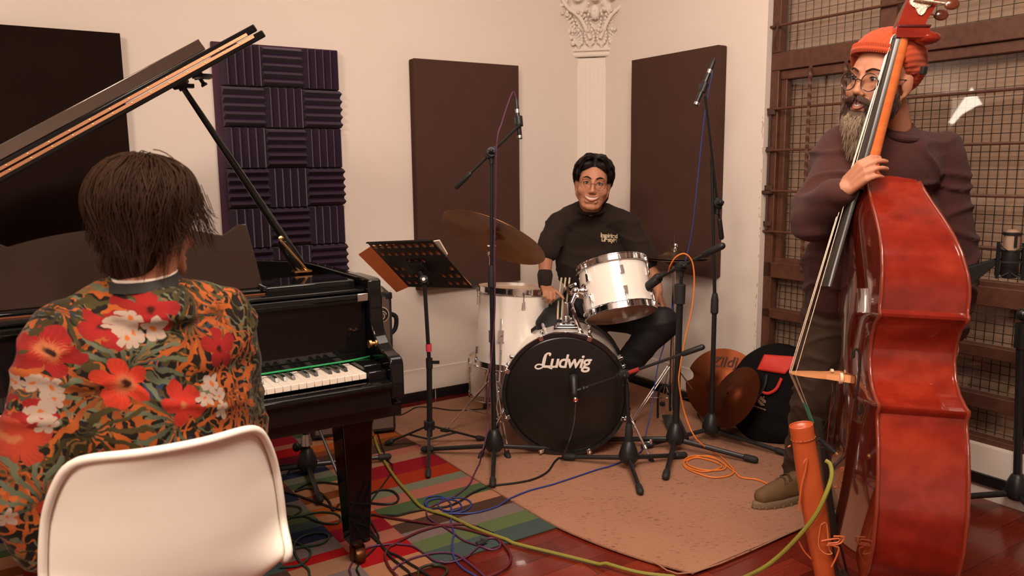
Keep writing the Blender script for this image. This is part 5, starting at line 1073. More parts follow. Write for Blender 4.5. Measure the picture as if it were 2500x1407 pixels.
# fingerboard, neck, nut
M_EBONY = mat('ebony_fingerboard', (.022, .018, .015), .30, coat=.35, coat_r=.2)
NUT, JN = (-.050, 1.560), None
def fbn(u): return -.052+(1.56-u)*.226*.985-.006*max(0, min((1.56-u)/.3, 1))
rows = []
for i in range(13):
    u = 1.56-(1.56-.795)*i/12; w = .021+.024*i/12; n0 = fbn(u); rows.append([V((w*math.sin(a), n0-.014+.014*math.cos(a)*1.0+(-.0), u)) for a in [math.radians(x) for x in (-90, -60, -30, 0, 30, 60, 90)]]+[V((w, n0-.024, u)), V((-w, n0-.024, u))])
mb = MB(); mb.rings(rows); part('fingerboard', mb, M_EBONY, db, ang=50)
M_NECK = mat('orange_maple_neck', lin((214, 118, 62)), .3, coat=.6, coat_r=.12, var=(8, .4, lin((196, 96, 46)), (1, 1, 6)))
rows = []
for u, w, dp in ((1.565, .021, .030), (1.50, .0215, .032), (1.30, .024, .036), (1.20, .026, .040), (1.155, .027, .050), (1.13, .028, .075), (1.118, .030, .10)):
    n0 = fbn(u)-.022; rows.append([V((w*math.cos(a), n0-dp*math.sin(a)**(1 if 0 else 1), u)) for a in [math.radians(x) for x in range(0, 181, 20)]])
mb = MB(); mb.rings(rows); part('neck', mb, M_NECK, db, ang=60)
# neck heel block filling up to the button at the back
rows = [[V((-.030, fbn(u)-.024, u)), V((.030, fbn(u)-.024, u)), V((.028, back_n(1.12)*f_, u)), V((-.028, back_n(1.12)*f_, u))] for u, f_ in ((1.095, 1.0), (1.118, 1.0), (1.13, .96), (1.14, .45))]
mb = MB(); mb.rings(rows); part('neck_heel', mb, M_VAR, db, bevel=.004)
mb = MB(); mb.cyl((-.02, fbn(1.56)-.008, 1.563), (.02, fbn(1.56)-.008, 1.563), .0065); part('nut', mb, M_EBONY, db)
# pegbox and scroll
rows = []
for u, n0, n1, w in ((1.560, -.062, -.150, .027), (1.575, -.060, -.158, .030), (1.590, -.060, -.150, .032), (1.600, -.062, -.140, .033), (1.65, -.078, -.165, .033), (1.70, -.10, -.185, .031), (1.76, -.125, -.195, .028), (1.80, -.135, -.190, .026)): rows.append([V((-w, n0, u)), V((w, n0, u)), V((w*.9, n1, u)), V((-w*.9, n1, u))])
mb = MB(); mb.rings(rows); mb.ell((0, -.155, 1.565), (.027, .040, .020), n=8)
sp_ = [V((0, -.15+.06*(1-t*.8)*math.sin(t*9), 1.84+.06*(1-t*.8)*math.cos(t*9))) for t in [i/26 for i in range(27)]]
mb.tube([V((0, -.16, 1.78))]+sp_, .024, 10, 1); part('pegbox', mb, M_VAR, db, bevel=.006, seg=3)
mb = MB(); mb.prism([(-.155, 1.588), (-.065, 1.588), (-.063, 1.596), (-.157, 1.596)], (-.034, 0, 0), (0, 1, 0), (0, 0, 1), (1, 0, 0), .068); part('pegbox_collar', mb, mat('dark_red_collar', lin((70, 14, 10)), .2, coat=.6), db, bevel=.002)
M_TUN = mat('engraved_tuner_plate', lin((205, 185, 165)), .35, .85, bump=(160, .5, .002))
for sg in (-1, 1):
    for k, u in enumerate((1.665, 1.755)):
        nc = -.125-.045*k; mb = MB(); pl_ = [(nc+(.028+.006*math.cos(4*t))*math.cos(t), u+(.036+.006*math.cos(4*t))*math.sin(t)) for t in [2*PI*i/28 for i in range(28)]]
        mb.prism(pl_, (sg*.033, 0, 0), (0, 1, 0), (0, 0, 1), (sg, 0, 0), .003)
        for a in range(4): mb.ell((sg*.0365, nc+.02*math.cos(a*1.57+.7), u+.026*math.sin(a*1.57+.7)), .0028, n=5)
        tp_ = part('tuner_plate', mb, M_TUN, db)
        mb = MB(); mb.cyl((sg*.037, nc, u+.012), (sg*.044, nc, u+.012), .017, n=22); mb.ell((sg*.045, nc, u+.012), .006, n=6); a0, a1 = V((sg*.042, nc+.024, u+.004)), V((sg*.046, nc-.062, u-.012)); n_ = 9
        for i in range(n_): c = a0+(a1-a0)*(.1+.5*i/n_); mb.cyl(c, c+(a1-a0)*.03, .0068, n=10)
        mb.cyl(a0, a1, .0042, n=10); part('tuner_gear', mb, M_TUN, tp_)
        mb = MB(); mb.ell(a1+V((0, -.018, -.002)), (.007, .022, .017), n=10); part('tuner_key', mb, mat('dark_wood_key', lin((92, 42, 24)), .25, coat=.6) if 'dark_wood_key' not in MATS else MATS['dark_wood_key'], tp_)
# tailpiece, saddle wire, endpin
rows = []
for u, n0, w in ((.385, .112, .044), (.36, .108, .046), (.25, .088, .040), (.15, .070, .034), (.06, .052, .028), (.03, .046, .024)): rows.append([V((w*math.sin(a), n0-.012+.014*math.cos(a), u)) for a in [math.radians(x) for x in (-90, -55, -25, 0, 25, 55, 90)]]+[V((w*.8, n0-.022, u)), V((-w*.8, n0-.022, u))])
mb = MB(); mb.rings(rows); part('tailpiece', mb, M_EBONY, db, ang=50)
mb = MB(); mb.cyl((-.012, .045, .035), (-.010, .020, -.09), .003, n=8); mb.cyl((.012, .045, .035), (.010, .020, -.09), .003, n=8); mb.bx(-.03, .03, -.01, .022, -.097, -.086); part('tail_wire', mb, M_EBONY, db)
fz = -BO.z/U2.z; mb = MB(); mb.cyl((0, -.09, -.115), (0, -.09, -.08), .018, n=16); mb.cyl((0, -.09, fz+.03), (0, -.09, -.09), .006, n=10); ep = part('endpin', mb, M_STEEL, db); mb = MB(); mb.cap((0, -.09, fz+.028), (0, -.09, fz+.014), .012, .010, 10); part('rubber_tip', mb, M_RUB, ep)
# strings
M_STR = mat('steel_strings', lin((200, 180, 160)), .35, .8); M_SILK = mat('green_silk_winding', lin((50, 92, 66)), .6, bump=(900, .6, .001))
for k in range(4):
    x0 = -.013+.0087*k; x1 = -.039+.026*k; nb = .190-.012*abs(k-1.5)**1.4*.6; r = (.0012, .0014, .0017, .0020)[k]
    mb = MB(); mb.cyl((x0, fbn(1.56)-.0015, 1.565), (x1, nb+.001, UB), r, n=8, cap=False); mb.cyl((x1, nb+.001, UB), (x1*.85, .116, .375), r, n=8, cap=False); mb.cyl((x0, fbn(1.56)-.0015, 1.565), (x0*.8, -.11, 1.64), r, n=6, cap=False); st = part('string', mb, M_STR, db)
    mb = MB(); a = V((x1, nb+.001, UB)); b = V((x1*.85, .116, .375)); mb.cyl(a+(b-a)*.62, b, r+.0009, n=8); part('silk_winding', mb, M_SILK, st)
# pickup jack and its thin leads
jp = bl(-.02, .110, .352); mb = MB(); a, b = ony(2008, 1080, 2.18), ony(2040, 1108, 2.17); mb.cyl(a, b, .008, n=12); mb.cyl(a-(b-a)*.3, a, .006, n=10)
part('pickup_jack', mb, M_BLACK, db, world=True); mb = MB(); mb.cyl(a+(b-a)*.92, b+(b-a)*.08, .0086, n=12); part('brass_ring', mb, M_BRASS, db, world=True, label='orange brass ring on the jack')
mb = MB(); mb.tube([bl(.05, .055, UB-.01), ony(2035, 985, 2.2), ony(1993, 1082, 2.2)], .0012, 6, 3); mb.tube([ony(2040, 1108, 2.17), ony(2012, 1094, 2.17), ony(1978, 1092, 2.17), ony(1962, 1082, 2.17)], .0012, 6, 3); part('pickup_lead', mb, M_BLK, db, world=True)
# leather bow quiver strapped to the tailpiece
M_LEA = mat('tan_orange_leather', lin((184, 84, 40)), .42, coat=.25, coat_r=.3, var=(5, .5, lin((164, 66, 30))), bump=(90, .15, .002))
yq = 2.16; qv = thing('bow_quiver', 'orange leather bow quiver laced to the tailpiece of the double bass', 'quiver', ony(2010, 1380, yq))
qa, qb, qc = ony(1956, 1040, yq), ony(1985, 1230, yq), ony(2018, 1430, yq); rows = []
for t in [i/16 for i in range(17)]:
    c = (qa*(1-t)**2+qb*2*t*(1-t)+qc*t*t); d = (2*(1-t)*(qb-qa)+2*t*(qc-qb)).normalized(); e = d.cross(cF).normalized(); f_ = d.cross(e)
    w, h = .031-.003*t+.006*math.sin(PI*t), .024-.004*t; rows.append([c+e*w*math.cos(a)+f_*h*math.sin(a) for a in [2*PI*k/24 for k in range(24)]])
mb = MB(); mb.rings(rows, cap0=False); tb_ = part('leather_tube', mb, M_LEA, qv, world=True); so = tb_.modifiers.new('s', 'SOLIDIFY'); so.thickness = .003
mb = MB(); c0, c1 = qa, qa+(qb-qa).normalized()*.040; e = (c1-c0).normalized().cross(cF).normalized(); f_ = (c1-c0).normalized().cross(e)
mb.rings([[c+e*w*math.cos(a)+f_*w*.8*math.sin(a) for a in [2*PI*k/24 for k in range(24)]] for c, w in ((c0-(c1-c0)*.1, .0335), (c0, .034), (c1, .0335), (c1+(c1-c0)*.01, .031))], cap0=False, cap1=False); cf_ = part('leather_collar', mb, M_LEA, qv, world=True); so = cf_.modifiers.new('s', 'SOLIDIFY'); so.thickness = .002
mb = MB()
for k in range(18): a = 2*PI*k/18; p = c0+e*.034*math.cos(a)+f_*.0272*math.sin(a); q = c1+e*.0335*math.cos(a)+f_*.0268*math.sin(a); d_ = (q-c0).normalized(); mb.box(q-(c1-c0)*.08+(p-c0).normalized()*.0008, (.003, .0012, .0012))
part('stitching', mb, mat('stitch_thread', lin((210, 140, 90)), .7), qv, world=True)
LC = lambda pts, r=.0024, y=yq-.035: [mb.tube([ony(a, b, y) for a, b in pts], r, 6, 4)]
mb = MB(); LC([(1962, 1132), (1970, 1120), (1966, 1150), (1958, 1180), (1954, 1205), (1950, 1248)]); LC([(1930, 1088), (1924, 1092)], .002); LC([(2005, 1322), (2025, 1318), (2048, 1316), (2045, 1325), (2022, 1328), (2040, 1335), (2048, 1340), (2042, 1360), (2030, 1385)], .0026); LC([(1948, 1318), (1962, 1345), (1980, 1365)], .0022); LC([(2018, 1332), (2050, 1328), (2060, 1312), (2035, 1310)], .0026)
part('leather_lace', mb, mat('leather_lace', lin((190, 92, 48)), .5), qv, world=True)
mb = MB(); pk = [ony(x, y, yq-.03) for x, y in ((2004, 1282), (2018, 1280), (2024, 1340), (2032, 1352), (2014, 1352), (1998, 1330))]; mb.tube(pk+[pk[0]], .0012, 6, 3); part('stitched_pocket', mb, MATS['stitch_thread'], qv, world=True)
# ================================================================ people
M_BODY_V = .0042
def ax3(fwd, up=(0, 0, 1), roll=0):
    """columns: x = person's right... here x = left-to-right seen from behind, y = forward, z = up"""
    f = V(fwd).normalized(); u = V(up); u = (u-f*u.dot(f)).normalized(); r = f.cross(u)
    if roll: q = Matrix.Rotation(roll, 3, f); u = q @ u; r = q @ r
    return r, f, u
def head_M(c, fwd, up=(0, 0, 1), roll=0, sc=1.0):
    r, f, u = ax3(fwd, up, roll); return axes(c, r*sc, f*sc, u*sc)
def head_fill(mb, H, smile=0.0, jaw=1.0):
    R = H.to_3x3(); T = lambda x, y, z: H @ V((x, y, z)); E = lambda c, r, n=12: mb.ell(T(*c), r, R, n)
    C = lambda a, b, r0, r1: mb.cap(T(*a), T(*b), r0, r1, 10)
    E((0, -.012, .042), (.076, .095, .086), 20); E((0, .030, .030), (.066, .062, .070), 16)
    E((0, .028, -.022), (.062*jaw, .064, .080), 16); E((0, .030, -.068), (.052*jaw, .056, .044)); C((-.012, .074, -.096), (.012, .074, -.096), .017, .017)
    for s in (-1, 1):
        E((s*.038*jaw, .062, -.022), (.026, .022, .026)); C((s*.012, .088, .037), (s*.046, .074, .036), .0095, .008)           # cheek, brow
        C((s*.052*jaw, .0, -.045), (s*.026, .062, -.092), .020, .018)                                                    # jaw line
        C((s*.030, .080, .0), (s*.044, .070, -.004), .0085, .008)                                                       # lower lid
        E((s*.030, .0765, .016), (.0155, .012, .0125), 8)                                                               # eyeball bed
        E((s*.011, .099, -.027), (.0085, .009, .0075), 8)                                                               # nostril
        c = V((s*.078, -.008, .002)); er = Matrix.Rotation(s*.30, 3, 'Z')                                              # ear
        mb.ell(T(*c), (.008, .019, .032), R @ er, 10); C((s*.080, -.022, .020), (s*.082, -.020, -.010), .006, .006); C((s*.077, -.004, -.026), (s*.075, -.002, -.032), .008, .007)
    C((0, .088, .030), (0, .106, -.010), .0085, .0095); E((0, .107, -.020), (.0125, .0125, .0105), 10)                   # nose
    C((-.020, .086, -.046), (.020, .086, -.046), .0085, .0085); C((-.022, .084, -.070), (.022, .084, -.070), .009, .009)
def hand_fill(mb, P, d, nrm, side, curl=(.5, .5, .5, .5), sc=1.0, tcurl=.4, spread=.06, topen=.7):
    """P wrist; d towards the knuckles; nrm the way the palm faces; side=+1/-1 thumb side"""
    P = V(P); d = V(d).normalized(); n = V(nrm); n = (n-d*n.dot(d)).normalized(); t = d.cross(n)*side
    kn = []
    for i, (o, l) in enumerate(((.030, .083), (.010, .088), (-.011, .084), (-.030, .076))):
        k = P+(d*l+t*o-n*.002)*sc; kn.append(k); mb.cap(P+(t*o*.55)*sc, k, .0125*sc, .0100*sc, 10)
    mb.cap(P+(t*.018+d*.02+n*.006)*sc, P+(t*.014+d*.06+n*.006)*sc, .014*sc, .010*sc, 10); mb.cap(P+(-t*.016+d*.02+n*.004)*sc, P+(-t*.018+d*.055+n*.004)*sc, .013*sc, .010*sc, 10)
    for i, k in enumerate(kn):
        L = (.072, .080, .074, .058)[i]*sc; a = curl[i] if not isinstance(curl[i], tuple) else curl[i][0]; f = (d+t*spread*(1.5-i)).normalized(); p = k; r = (.0090, .0092, .0088, .0078)[i]*sc; tot = 0
        cs = curl[i] if isinstance(curl[i], tuple) else (a, a, a*.7)
        for j, (fr, c_) in enumerate(zip((.46, .30, .24), cs)):
            tot += c_; dd = f*math.cos(tot)+n*math.sin(tot); q = p+dd*L*fr; mb.cap(p, q, r*(1-.07*j), r*(1-.07*(j+1)), 10); p = q
    p = P+(d*.018+t*.024+n*.004)*sc; f = (t*topen+d*.75+n*.25).normalized()
    for j, (l, r0, r1) in enumerate(((.042, .0135, .011), (.032, .0108, .0098), (.026, .0098, .0082))):
        f = (f+n*tcurl*.35*j+d*.15*j).normalized(); q = p+f*l*sc; mb.cap(p, q, r0*sc, r1*sc, 10); p = q
def strands(name, N, gen, r0, m_, parent, seed=1, n=3, k=2):
    """hair locks: gen(rnd) returns a list of points"""
    rnd = random.Random(seed); mb = MB()
    for i in range(N):
        P = gen(rnd)
        if P: mb.tube(P, lambda t: r0*(1-.75*t*t), n, k, cap=False)
    return part(name, mb, m_, parent, world=True, ang=180)
def eyes(H, par, look=(0, 1, 0), close=.0):
    R = H.to_3x3(); sc = R.col[0].length if hasattr(R, 'col') else 1
    for s in (-1, 1):
        mb = MB(); c = H @ V((s*.030, .0815, .0155)); mb.ell(c, (.0118, .0085, .0050), R, 8); part('eye', mb, M_EYEW, par, world=True)
        mb = MB(); mb.ell(H @ (V((s*.030, .0875, .0152))+V(look)*.0012), (.0052, .0030, .0046), R, 8); part('iris', mb, M_EYED, par, world=True)
        mb = MB(); mb.tube([H @ V((s*(.030-.0135), .0835, .0150)), H @ V((s*.030, .0905, .0212)), H @ V((s*(.030+.0145), .0805, .0140))], .0022, 6, 4); part('eyelid', mb, M_HAIRB, par, world=True, label='dark upper eyelid line')
def brow(H, par, m_, th=.0036, up=.0):
    for s in (-1, 1):
        mb = MB(); mb.tube([H @ V((s*.012, .0975, .034+up)), H @ V((s*.030, .0930, .0420+up)), H @ V((s*.048, .078, .036+up))], lambda t: th*(1-.6*abs(t-.35)), 6, 5); part('eyebrow', mb, m_, par, world=True)
def mouth(H, par, w=.026, z=-.056, open_=.008, y=.0965):
    mb = MB(); ms_ = MB(); n = 12; up, lo = [], []
    for i in range(n+1):
        s = -1+2*i/n; yy = y-.016*s*s; zz = z+.010*s*s; o = open_*(1-s*s)**.6
        up.append(H @ V((w*s, yy, zz+o*.35))); lo.append(H @ V((w*s, yy, zz-o)))
    mb.rings([up, lo], closed=False); tt = part('teeth', mb, M_TEETH, par, world=True, smooth=True)
    mb = MB(); mb.tube([p+(H.to_3x3() @ V((0, .001, .0012))) for p in up], lambda t: .0012+.0024*math.sin(PI*t), 6, 1); mb.tube([p+(H.to_3x3() @ V((0, .001, -.0018))) for p in lo], lambda t: .0012+.0034*math.sin(PI*t), 6, 1); part('lips', mb, M_LIP, par, world=True)
def glasses(H, par, r, cx, m_, th=.0014, y=.106, z=.010, flat=1.0):
    t = []
    mb = MB()
    for s in (-1, 1):
        c = [H @ V((s*cx+r*math.cos(a), y-.006*abs(s*cx+r*math.cos(a))/.06, z+r*flat*math.sin(a))) for a in [2*PI*k/28 for k in range(28)]]
        mb.tube(c+[c[0], c[1]], th, 6, 1)
        mb.tube([H @ V((s*(cx+r), y-.008, z+.006)), H @ V((s*.074, y-.03, z+.008)), H @ V((s*.080, .0, z+.008)), H @ V((s*.080, -.015, z-.006))], th*.9, 6, 4)
    mb.tube([H @ V((-(cx-r), y-.001, z+.004)), H @ V((0, y+.003, z+.008)), H @ V((cx-r, y-.001, z+.004))], th, 6, 4)
    fr = part('spectacles', mb, m_, par, world=True)
    for s in (-1, 1):
        mb = MB(); mb.poly([H @ V((s*cx+(r-.0005)*math.cos(a), y-.006*abs(s*cx+r*math.cos(a))/.06, z+(r-.0005)*flat*math.sin(a))) for a in [2*PI*k/28 for k in range(28)]]); part('lens', mb, M_SPEC, fr, world=True)
def folds(sc, amp, seed, strength=1.0):
    def f(v, n):
        a = noise.noise(v*sc+V((seed, 0, 0))); b = noise.noise(V((v.x*sc*.6, v.y*sc*.6, v.z*sc*2.2))+V((0, seed, 0))); return v+n*(amp*(a*.6+(1-abs(b)*2.2)*.5))
    return f
def folds2(sc, amp, seed):
    def f(v, n):
        p = v*sc+V((seed, 0, 0)); a = noise.noise(p); w = V((noise.noise(p*.8+V((9, 0, 0))), noise.noise(p*.8+V((0, 9, 0))), 0))*1.2
        q = V((v.x*sc*1.1, v.y*sc*1.1, v.z*sc*2.6))+w; rd = 1-abs(noise.noise(q))*3.2; rd = max(rd, 0)**2; return v+n*(amp*(a*.8+rd*.75))
    return f
# ---------------------------------------------------------------- drummer
dr = thing('person', 'person in a black t-shirt and round glasses smiling behind the drum kit', 'person', (.42, 4.12, 0))
hc = ony(1447, 452, 3.90); H = head_M(hc, (-.10, -1, -.06), (0, .0, 1), math.radians(-6), 1.04)
r_, f_, u_ = ax3((-.08, -1, 0)); NK = hc+V((.0, .065, -.085))
shR, shL = ony(1366, 548, 4.03), ony(1532, 552, 4.03)      # image-left and image-right shoulder
elR, wrR = ony(1332, 622, 3.98), ony(1330, 697, 3.93)
elL, wrL = ony(1588, 660, 3.98), ony(1606, 712, 3.86)
hipR, hipL = V((.31, 4.20, .56)), V((.52, 4.20, .56)); kneeR, kneeL = V((.20, 3.86, .56)), ony(1618, 790, 3.80); 
ankR, ankL = V((.20, 3.98, .10)), V((.46, 4.06, .10))
def fill(mb):
    head_fill(mb, H, 1, 1.16)
    mb.cap(hc+V((0, .02, -.05)), NK+V((.0, .04, -.03)), .054, .060, 12)
    mb.ell((.42, 4.08, .98), (.15, .09, .17), None, 12); mb.ell((.42, 4.14, .70), (.13, .10, .20), None, 12); mb.ell((.42, 4.2, .56), (.16, .12, .10), None, 12)
    for sh, el, wr in ((shR, elR, wrR), (shL, elL, wrL)):
        mb.cap(NK+V((0, .06, -.07)), sh, .05, .055); mb.cap(sh, el, .052, .042); mb.cap(el, wr, .041, .027)
    for h, k_, a in ((hipR, kneeR, ankR), (hipL, kneeL, ankL)): mb.cap(h, k_, .08, .055); mb.cap(k_, a, .052, .035); mb.cap(a, a+V((-.0, -.16, -.05)), .038, .03)
    hand_fill(mb, wrR, (.22, -.80, -.30), (.0, -.25, -1), 1, ((.95, 1.0, .5), (.9, 1.0, .5), (.9, 1.0, .5), (.9, 1.0, .5)), .92, .3, .02, .8)
    hand_fill(mb, wrL, (.30, -.28, -.9), (-.75, .3, -.2), -1, ((.12, .28, .2), (.15, .3, .2), (.2, .32, .25), (.25, .35, .25)), 1.0, .2, .07, .45)
me = blob(fill, .0040, 5, .5); bpart('body', me, M_SKIN, dr)
eyes(H, dr, (.1, 1, 0)); brow(H, dr, M_HAIRB, .0034, .002); mouth(H, dr, .034, -.051, .0095, .0990)
glasses(H, dr, .0235, .0325, mat('thin_copper_frame', (.35, .14, .09), .35, .8), .0013, .108, .008)
def shirt(mb):
    mb.ell((.41, 4.08, .985), (.185, .115, .155), None, 16); mb.ell((.42, 4.09, .86), (.195, .130, .20), None, 16); mb.ell((.42, 4.11, .80), (.185, .132, .12), None, 16)
    mb.cap(NK+V((-.02, .055, -.052)), shR, .058, .064); mb.cap(NK+V((.02, .055, -.052)), shL, .058, .064)
    mb.cap(shR, elR+(shR-elR)*.12, .066, .060, 16); mb.cap(shL, elL+(shL-elL)*.22, .068, .066, 16)
me = blob(shirt, .008, 8, .5, folds2(5, .010, 3)); bpart('t_shirt', me, mat('black_cotton', lin((42, 34, 30)), .9, spec=.12, sheen=.04, bump=(200, .3, .002)), dr)
bt_s = caster(me, rootM(dr))
mb = MB(); pts = [NK+V((.066*math.cos(a), .012+.066*math.sin(a), -.034+.024*math.sin(a))) for a in [2*PI*k/24 for k in range(25)]]; mb.tube(pts+[pts[1]], .0075, 8, 1); part('collar', mb, MATS['black_cotton'], dr, world=True)
def onshirt(x, y, off=.003):
    d = ray(x, y).normalized(); h, n, i, dd = bt_s.ray_cast(CAM, d); return h-d*off if h else ony(x, y, 3.95)
M_PRN = mat('cream_shirt_print', lin((205, 188, 158)), .8)
for row, (txt, x0, y0, sx, sy) in enumerate((('Inspirited', 1487, 576, 41, 15), ('Lifestyle', 1487, 586, 37, 15))):
    me_ = text_mesh(txt, 1.0, 0, .028, 0, .9); xs = [v.co.x for v in me_.vertices]; w_ = max(xs)-min(xs)
    for v in me_.vertices:
        x, y = v.co.x/w_*sx, v.co.y*sy; q = onshirt(x0+x+y*.05, y0-y+x*.07, .004); v.co = rootM(dr).inverted() @ q
    me_.materials.append(M_PRN); o_ = bpy.data.objects.new('shirt_print', me_); COL.objects.link(o_); o_.parent = dr
def trs(mb):
    mb.ell((.42, 4.18, .60), (.175, .145, .13), None, 16)
    for h, k_, a in ((hipR, kneeR, ankR), (hipL, kneeL, ankL)): mb.cap(h, k_, .098, .080, 16); mb.cap(k_, a+V((0, 0, .04)), .078, .058, 16)
me = blob(trs, .009, 8, .5, folds(8, .012, 9)); bpart('track_trousers', me, mat('black_polyester', lin((20, 18, 19)), .7), dr); btt = caster(me, rootM(dr))
for k in range(3):
    pts = []
    for t in range(12):
        f = t/11; x = 1371+k*10-6*math.sin(f*PI*.8)+f*2-(8*f*f); y = 678+f*102; d = ray(x, y).normalized(); h, n, i, dd = btt.ray_cast(CAM, d)
        pts.append(h-d*.004 if h else ony(x, y, 3.99))
    mb = MB(); mb.tube(pts, .0050, 6, 2); part('white_stripe', mb, M_PRN, dr, world=True)
mb = MB(); dW = (wrR-elR).normalized(); mb.cap(wrR-dW*.055, wrR-dW*.006, .040, .034, 16); part('wristband', mb, MATS['black_cotton'], dr, world=True)
for a, dd_ in ((ankR, V((-.1, -1, 0))), (ankL, V((.3, -1, 0)))):
    dd_ = dd_.normalized()
    def shoe(mb): mb.ell(a+V((0, 0, -.03)), (.045, .05, .06)); mb.ell(a+dd_*.10+V((0, 0, -.055)), (.048, .11, .038), dd_.to_track_quat('Y', 'Z').to_matrix())
    me = blob(shoe, .007, 3); bpart('shoe', me, M_RUB, dr)
# hair: centre parted curtains, fuller at the sides, a tail behind the ear
def dcap(mb):
    R = H.to_3x3(); T = lambda x, y, z: H @ V((x, y, z))
    mb.ell(T(0, -.022, .056), (.088, .096, .092), R, 20); 
    for s in (-1, 1): mb.ell(T(s*.036, .018, .098), (.050, .062, .038), R, 12); mb.ell(T(s*.076, -.008, .062), (.022, .050, .050), R, 12); mb.ell(T(s*.070, -.045, .015), (.022, .036, .045), R)
    mb.ell(T(-.050, -.050, -.040), (.034, .036, .060), R, 12); mb.ell(T(.045, -.060, -.040), (.03, .036, .040), R, 12)
def cut_face(v, n):
    p = H.inverted() @ v
    if p.y > .040 and p.z < .088-9*p.x*p.x: return H @ V((p.x, .045+(p.y-.045)*.12, p.z))
    return v+n*.003*noise.noise(v*40)
me = blob(dcap, .005, 4, .5, cut_face); bpart('hair', me, M_HAIRB, dr)
def dg(rnd):
    s = rnd.choice((-1, 1)); y0 = rnd.uniform(-.10, .085); sx = rnd.uniform(.0, 1)
    if y0 > .05:      # fringe strands falling from the parting to the temple
        e = rnd.uniform(.4, 1.0); return [H @ V(p) for p in ((s*.006, y0-.01, .128), (s*(.025+.02*sx), y0+.018, .133+rnd.uniform(-.004, .010)), (s*(.050+.018*sx*e), .075+.012*(1-sx), .108), (s*(.066+.010*e), .060-.01*sx, .070-.02*e), (s*(.074+.006*sx), .045-.02*sx, .040-.03*e))]
    l = rnd.uniform(-.02, .012); return [H @ V(p) for p in ((s*.006, y0, .146-.9*abs(y0+.01)**1.5), (s*.045, y0*1.02, .146-.5*abs(y0)), (s*(.084+rnd.uniform(0, .006)), y0*.98, .088), (s*(.094+rnd.uniform(-.003, .006)), y0*.95-.008, .045), (s*(.088+rnd.uniform(-.004, .004)), y0*.9-.02, -l+.01))]
strands('hair_strands', 700, dg, .0016, M_HAIRB, dr, 4)
# ---------------------------------------------------------------- double bass player
bp = thing('person', 'bearded person in an orange beanie and brown sweater standing behind the double bass', 'person', (1.27, 2.78, 0))
hb = ony(2150, 205, 2.58); ub = (Z*.98+cR*.10).normalized(); fb = V((-.84, -.53, -.05)); Hb = head_M(hb, fb, ub, math.radians(-5), 1.10)
NB = hb+V((.075, .06, -.115)); rb, f2, _ = ax3((-.55, -.83, 0))
sR, sL = ony(2058, 388, 2.68), ony(2292, 385, 2.70); eR, wR = ony(1984, 530, 2.55), ony(2062, 462, 2.40); eL, wL = ony(2328, 630, 2.74), ony(2320, 800, 2.66)
hR, hL = V((1.17, 2.79, .88)), V((1.38, 2.76, .88)); kR, kL = V((1.14, 2.83, .50)), V((1.42, 2.76, .48)); aR = onz(1955, 1218); aR = V((aR.x, aR.y, .10)); aL = V((1.46, 2.78, .10))
gN = (U2*1).normalized()
def fillb(mb):
    head_fill(mb, Hb, 1, 1.04); mb.cap(hb+V((.02, .01, -.04)), NB+V((.0, .01, -.02)), .060, .064, 12)
    mb.ell((1.24, 2.70, 1.30), (.16, .11, .18), None, 12); mb.ell((1.25, 2.74, 1.02), (.14, .11, .20), None, 12)
    for sh, el, wr in ((sR, eR, wR), (sL, eL, wL)): mb.cap(NB+V((0, .02, -.06)), sh, .05, .06); mb.cap(sh, el, .056, .045); mb.cap(el, wr, .043, .028)
    for h, k_, a in ((hR, kR, aR), (hL, kL, aL)): mb.cap(h, k_, .085, .056); mb.cap(k_, a, .055, .036)
    hand_fill(mb, wR, cR*.30+cU*.42-cF*.50, cR*.85+cF*.40, 1, ((.75, .50, .30), (.78, .50, .30), (.80, .52, .32), (.85, .55, .35)), 1.0, .9, .03, .25)
    hand_fill(mb, wL, (-.05, -.3, -.9), (-1, .1, 0), -1, (.3, .3, .35, .4), 1.0)
me = blob(fillb, .0040, 5, .5); bpart('body', me, M_SKIN, bp)
eyes(Hb, bp, (.1, 1, 0)); brow(Hb, bp, M_HAIR, .0030, .001); mouth(Hb, bp, .025, -.056, .0085, .0985)
glasses(Hb, bp, .0245, .0335, mat('black_gold_frame', (.05, .035, .025), .25, .4), .0018, .109, .006)
def sweater(mb):
    mb.ell((1.235, 2.69, 1.33), (.215, .150, .165), None, 16); mb.ell((1.255, 2.71, 1.12), (.215, .150, .24), None, 16); mb.ell((1.265, 2.74, .93), (.195, .150, .10), None, 16); mb.cap((1.13, 2.72, 1.0), (1.14, 2.74, .89), .12, .10, 14); mb.cap((1.37, 2.73, 1.05), (1.37, 2.74, .90), .12, .10, 14)
    mb.cap(NB+V((-.01, .02, -.075)), sR, .068, .078, 16); mb.cap(NB+V((.01, .02, -.075)), sL, .068, .080, 16)
    mb.cap(sR, eR, .080, .076, 16); mb.cap(eR, eR+(wR-eR)*.55, .074, .058, 16); mb.cap(eR+(wR-eR)*.55, wR+(eR-wR)*.20, .056, .042, 16)
    mb.cap(sL, eL, .082, .076, 16); mb.cap(eL, wL, .078, .052, 16)
me = blob(sweater, .008, 8, .5, folds2(4.2, .017, 21)); bpart('sweater', me, mat('brown_wool_sweater', lin((72, 43, 40)), .95, spec=.05, sheen=.08, bump=(420, .9, .003)), bp)
mb = MB(); q = [NB+V((.074*math.cos(a), .0+.074*math.sin(a), -.040+.018*math.sin(a)-.012*math.cos(a))) for a in [2*PI*k/28 for k in range(29)]]; mb.tube(q+[q[1]], .0125, 10, 1)
part('ribbed_collar', mb, MATS['brown_wool_sweater'], bp, world=True)
mb = MB(); dW = (wR-eR).normalized(); c0 = wR-dW*.075; u_, w_ = frame_of(dW); mb.cap(c0, wR-dW*.030, .045, .038, 20)
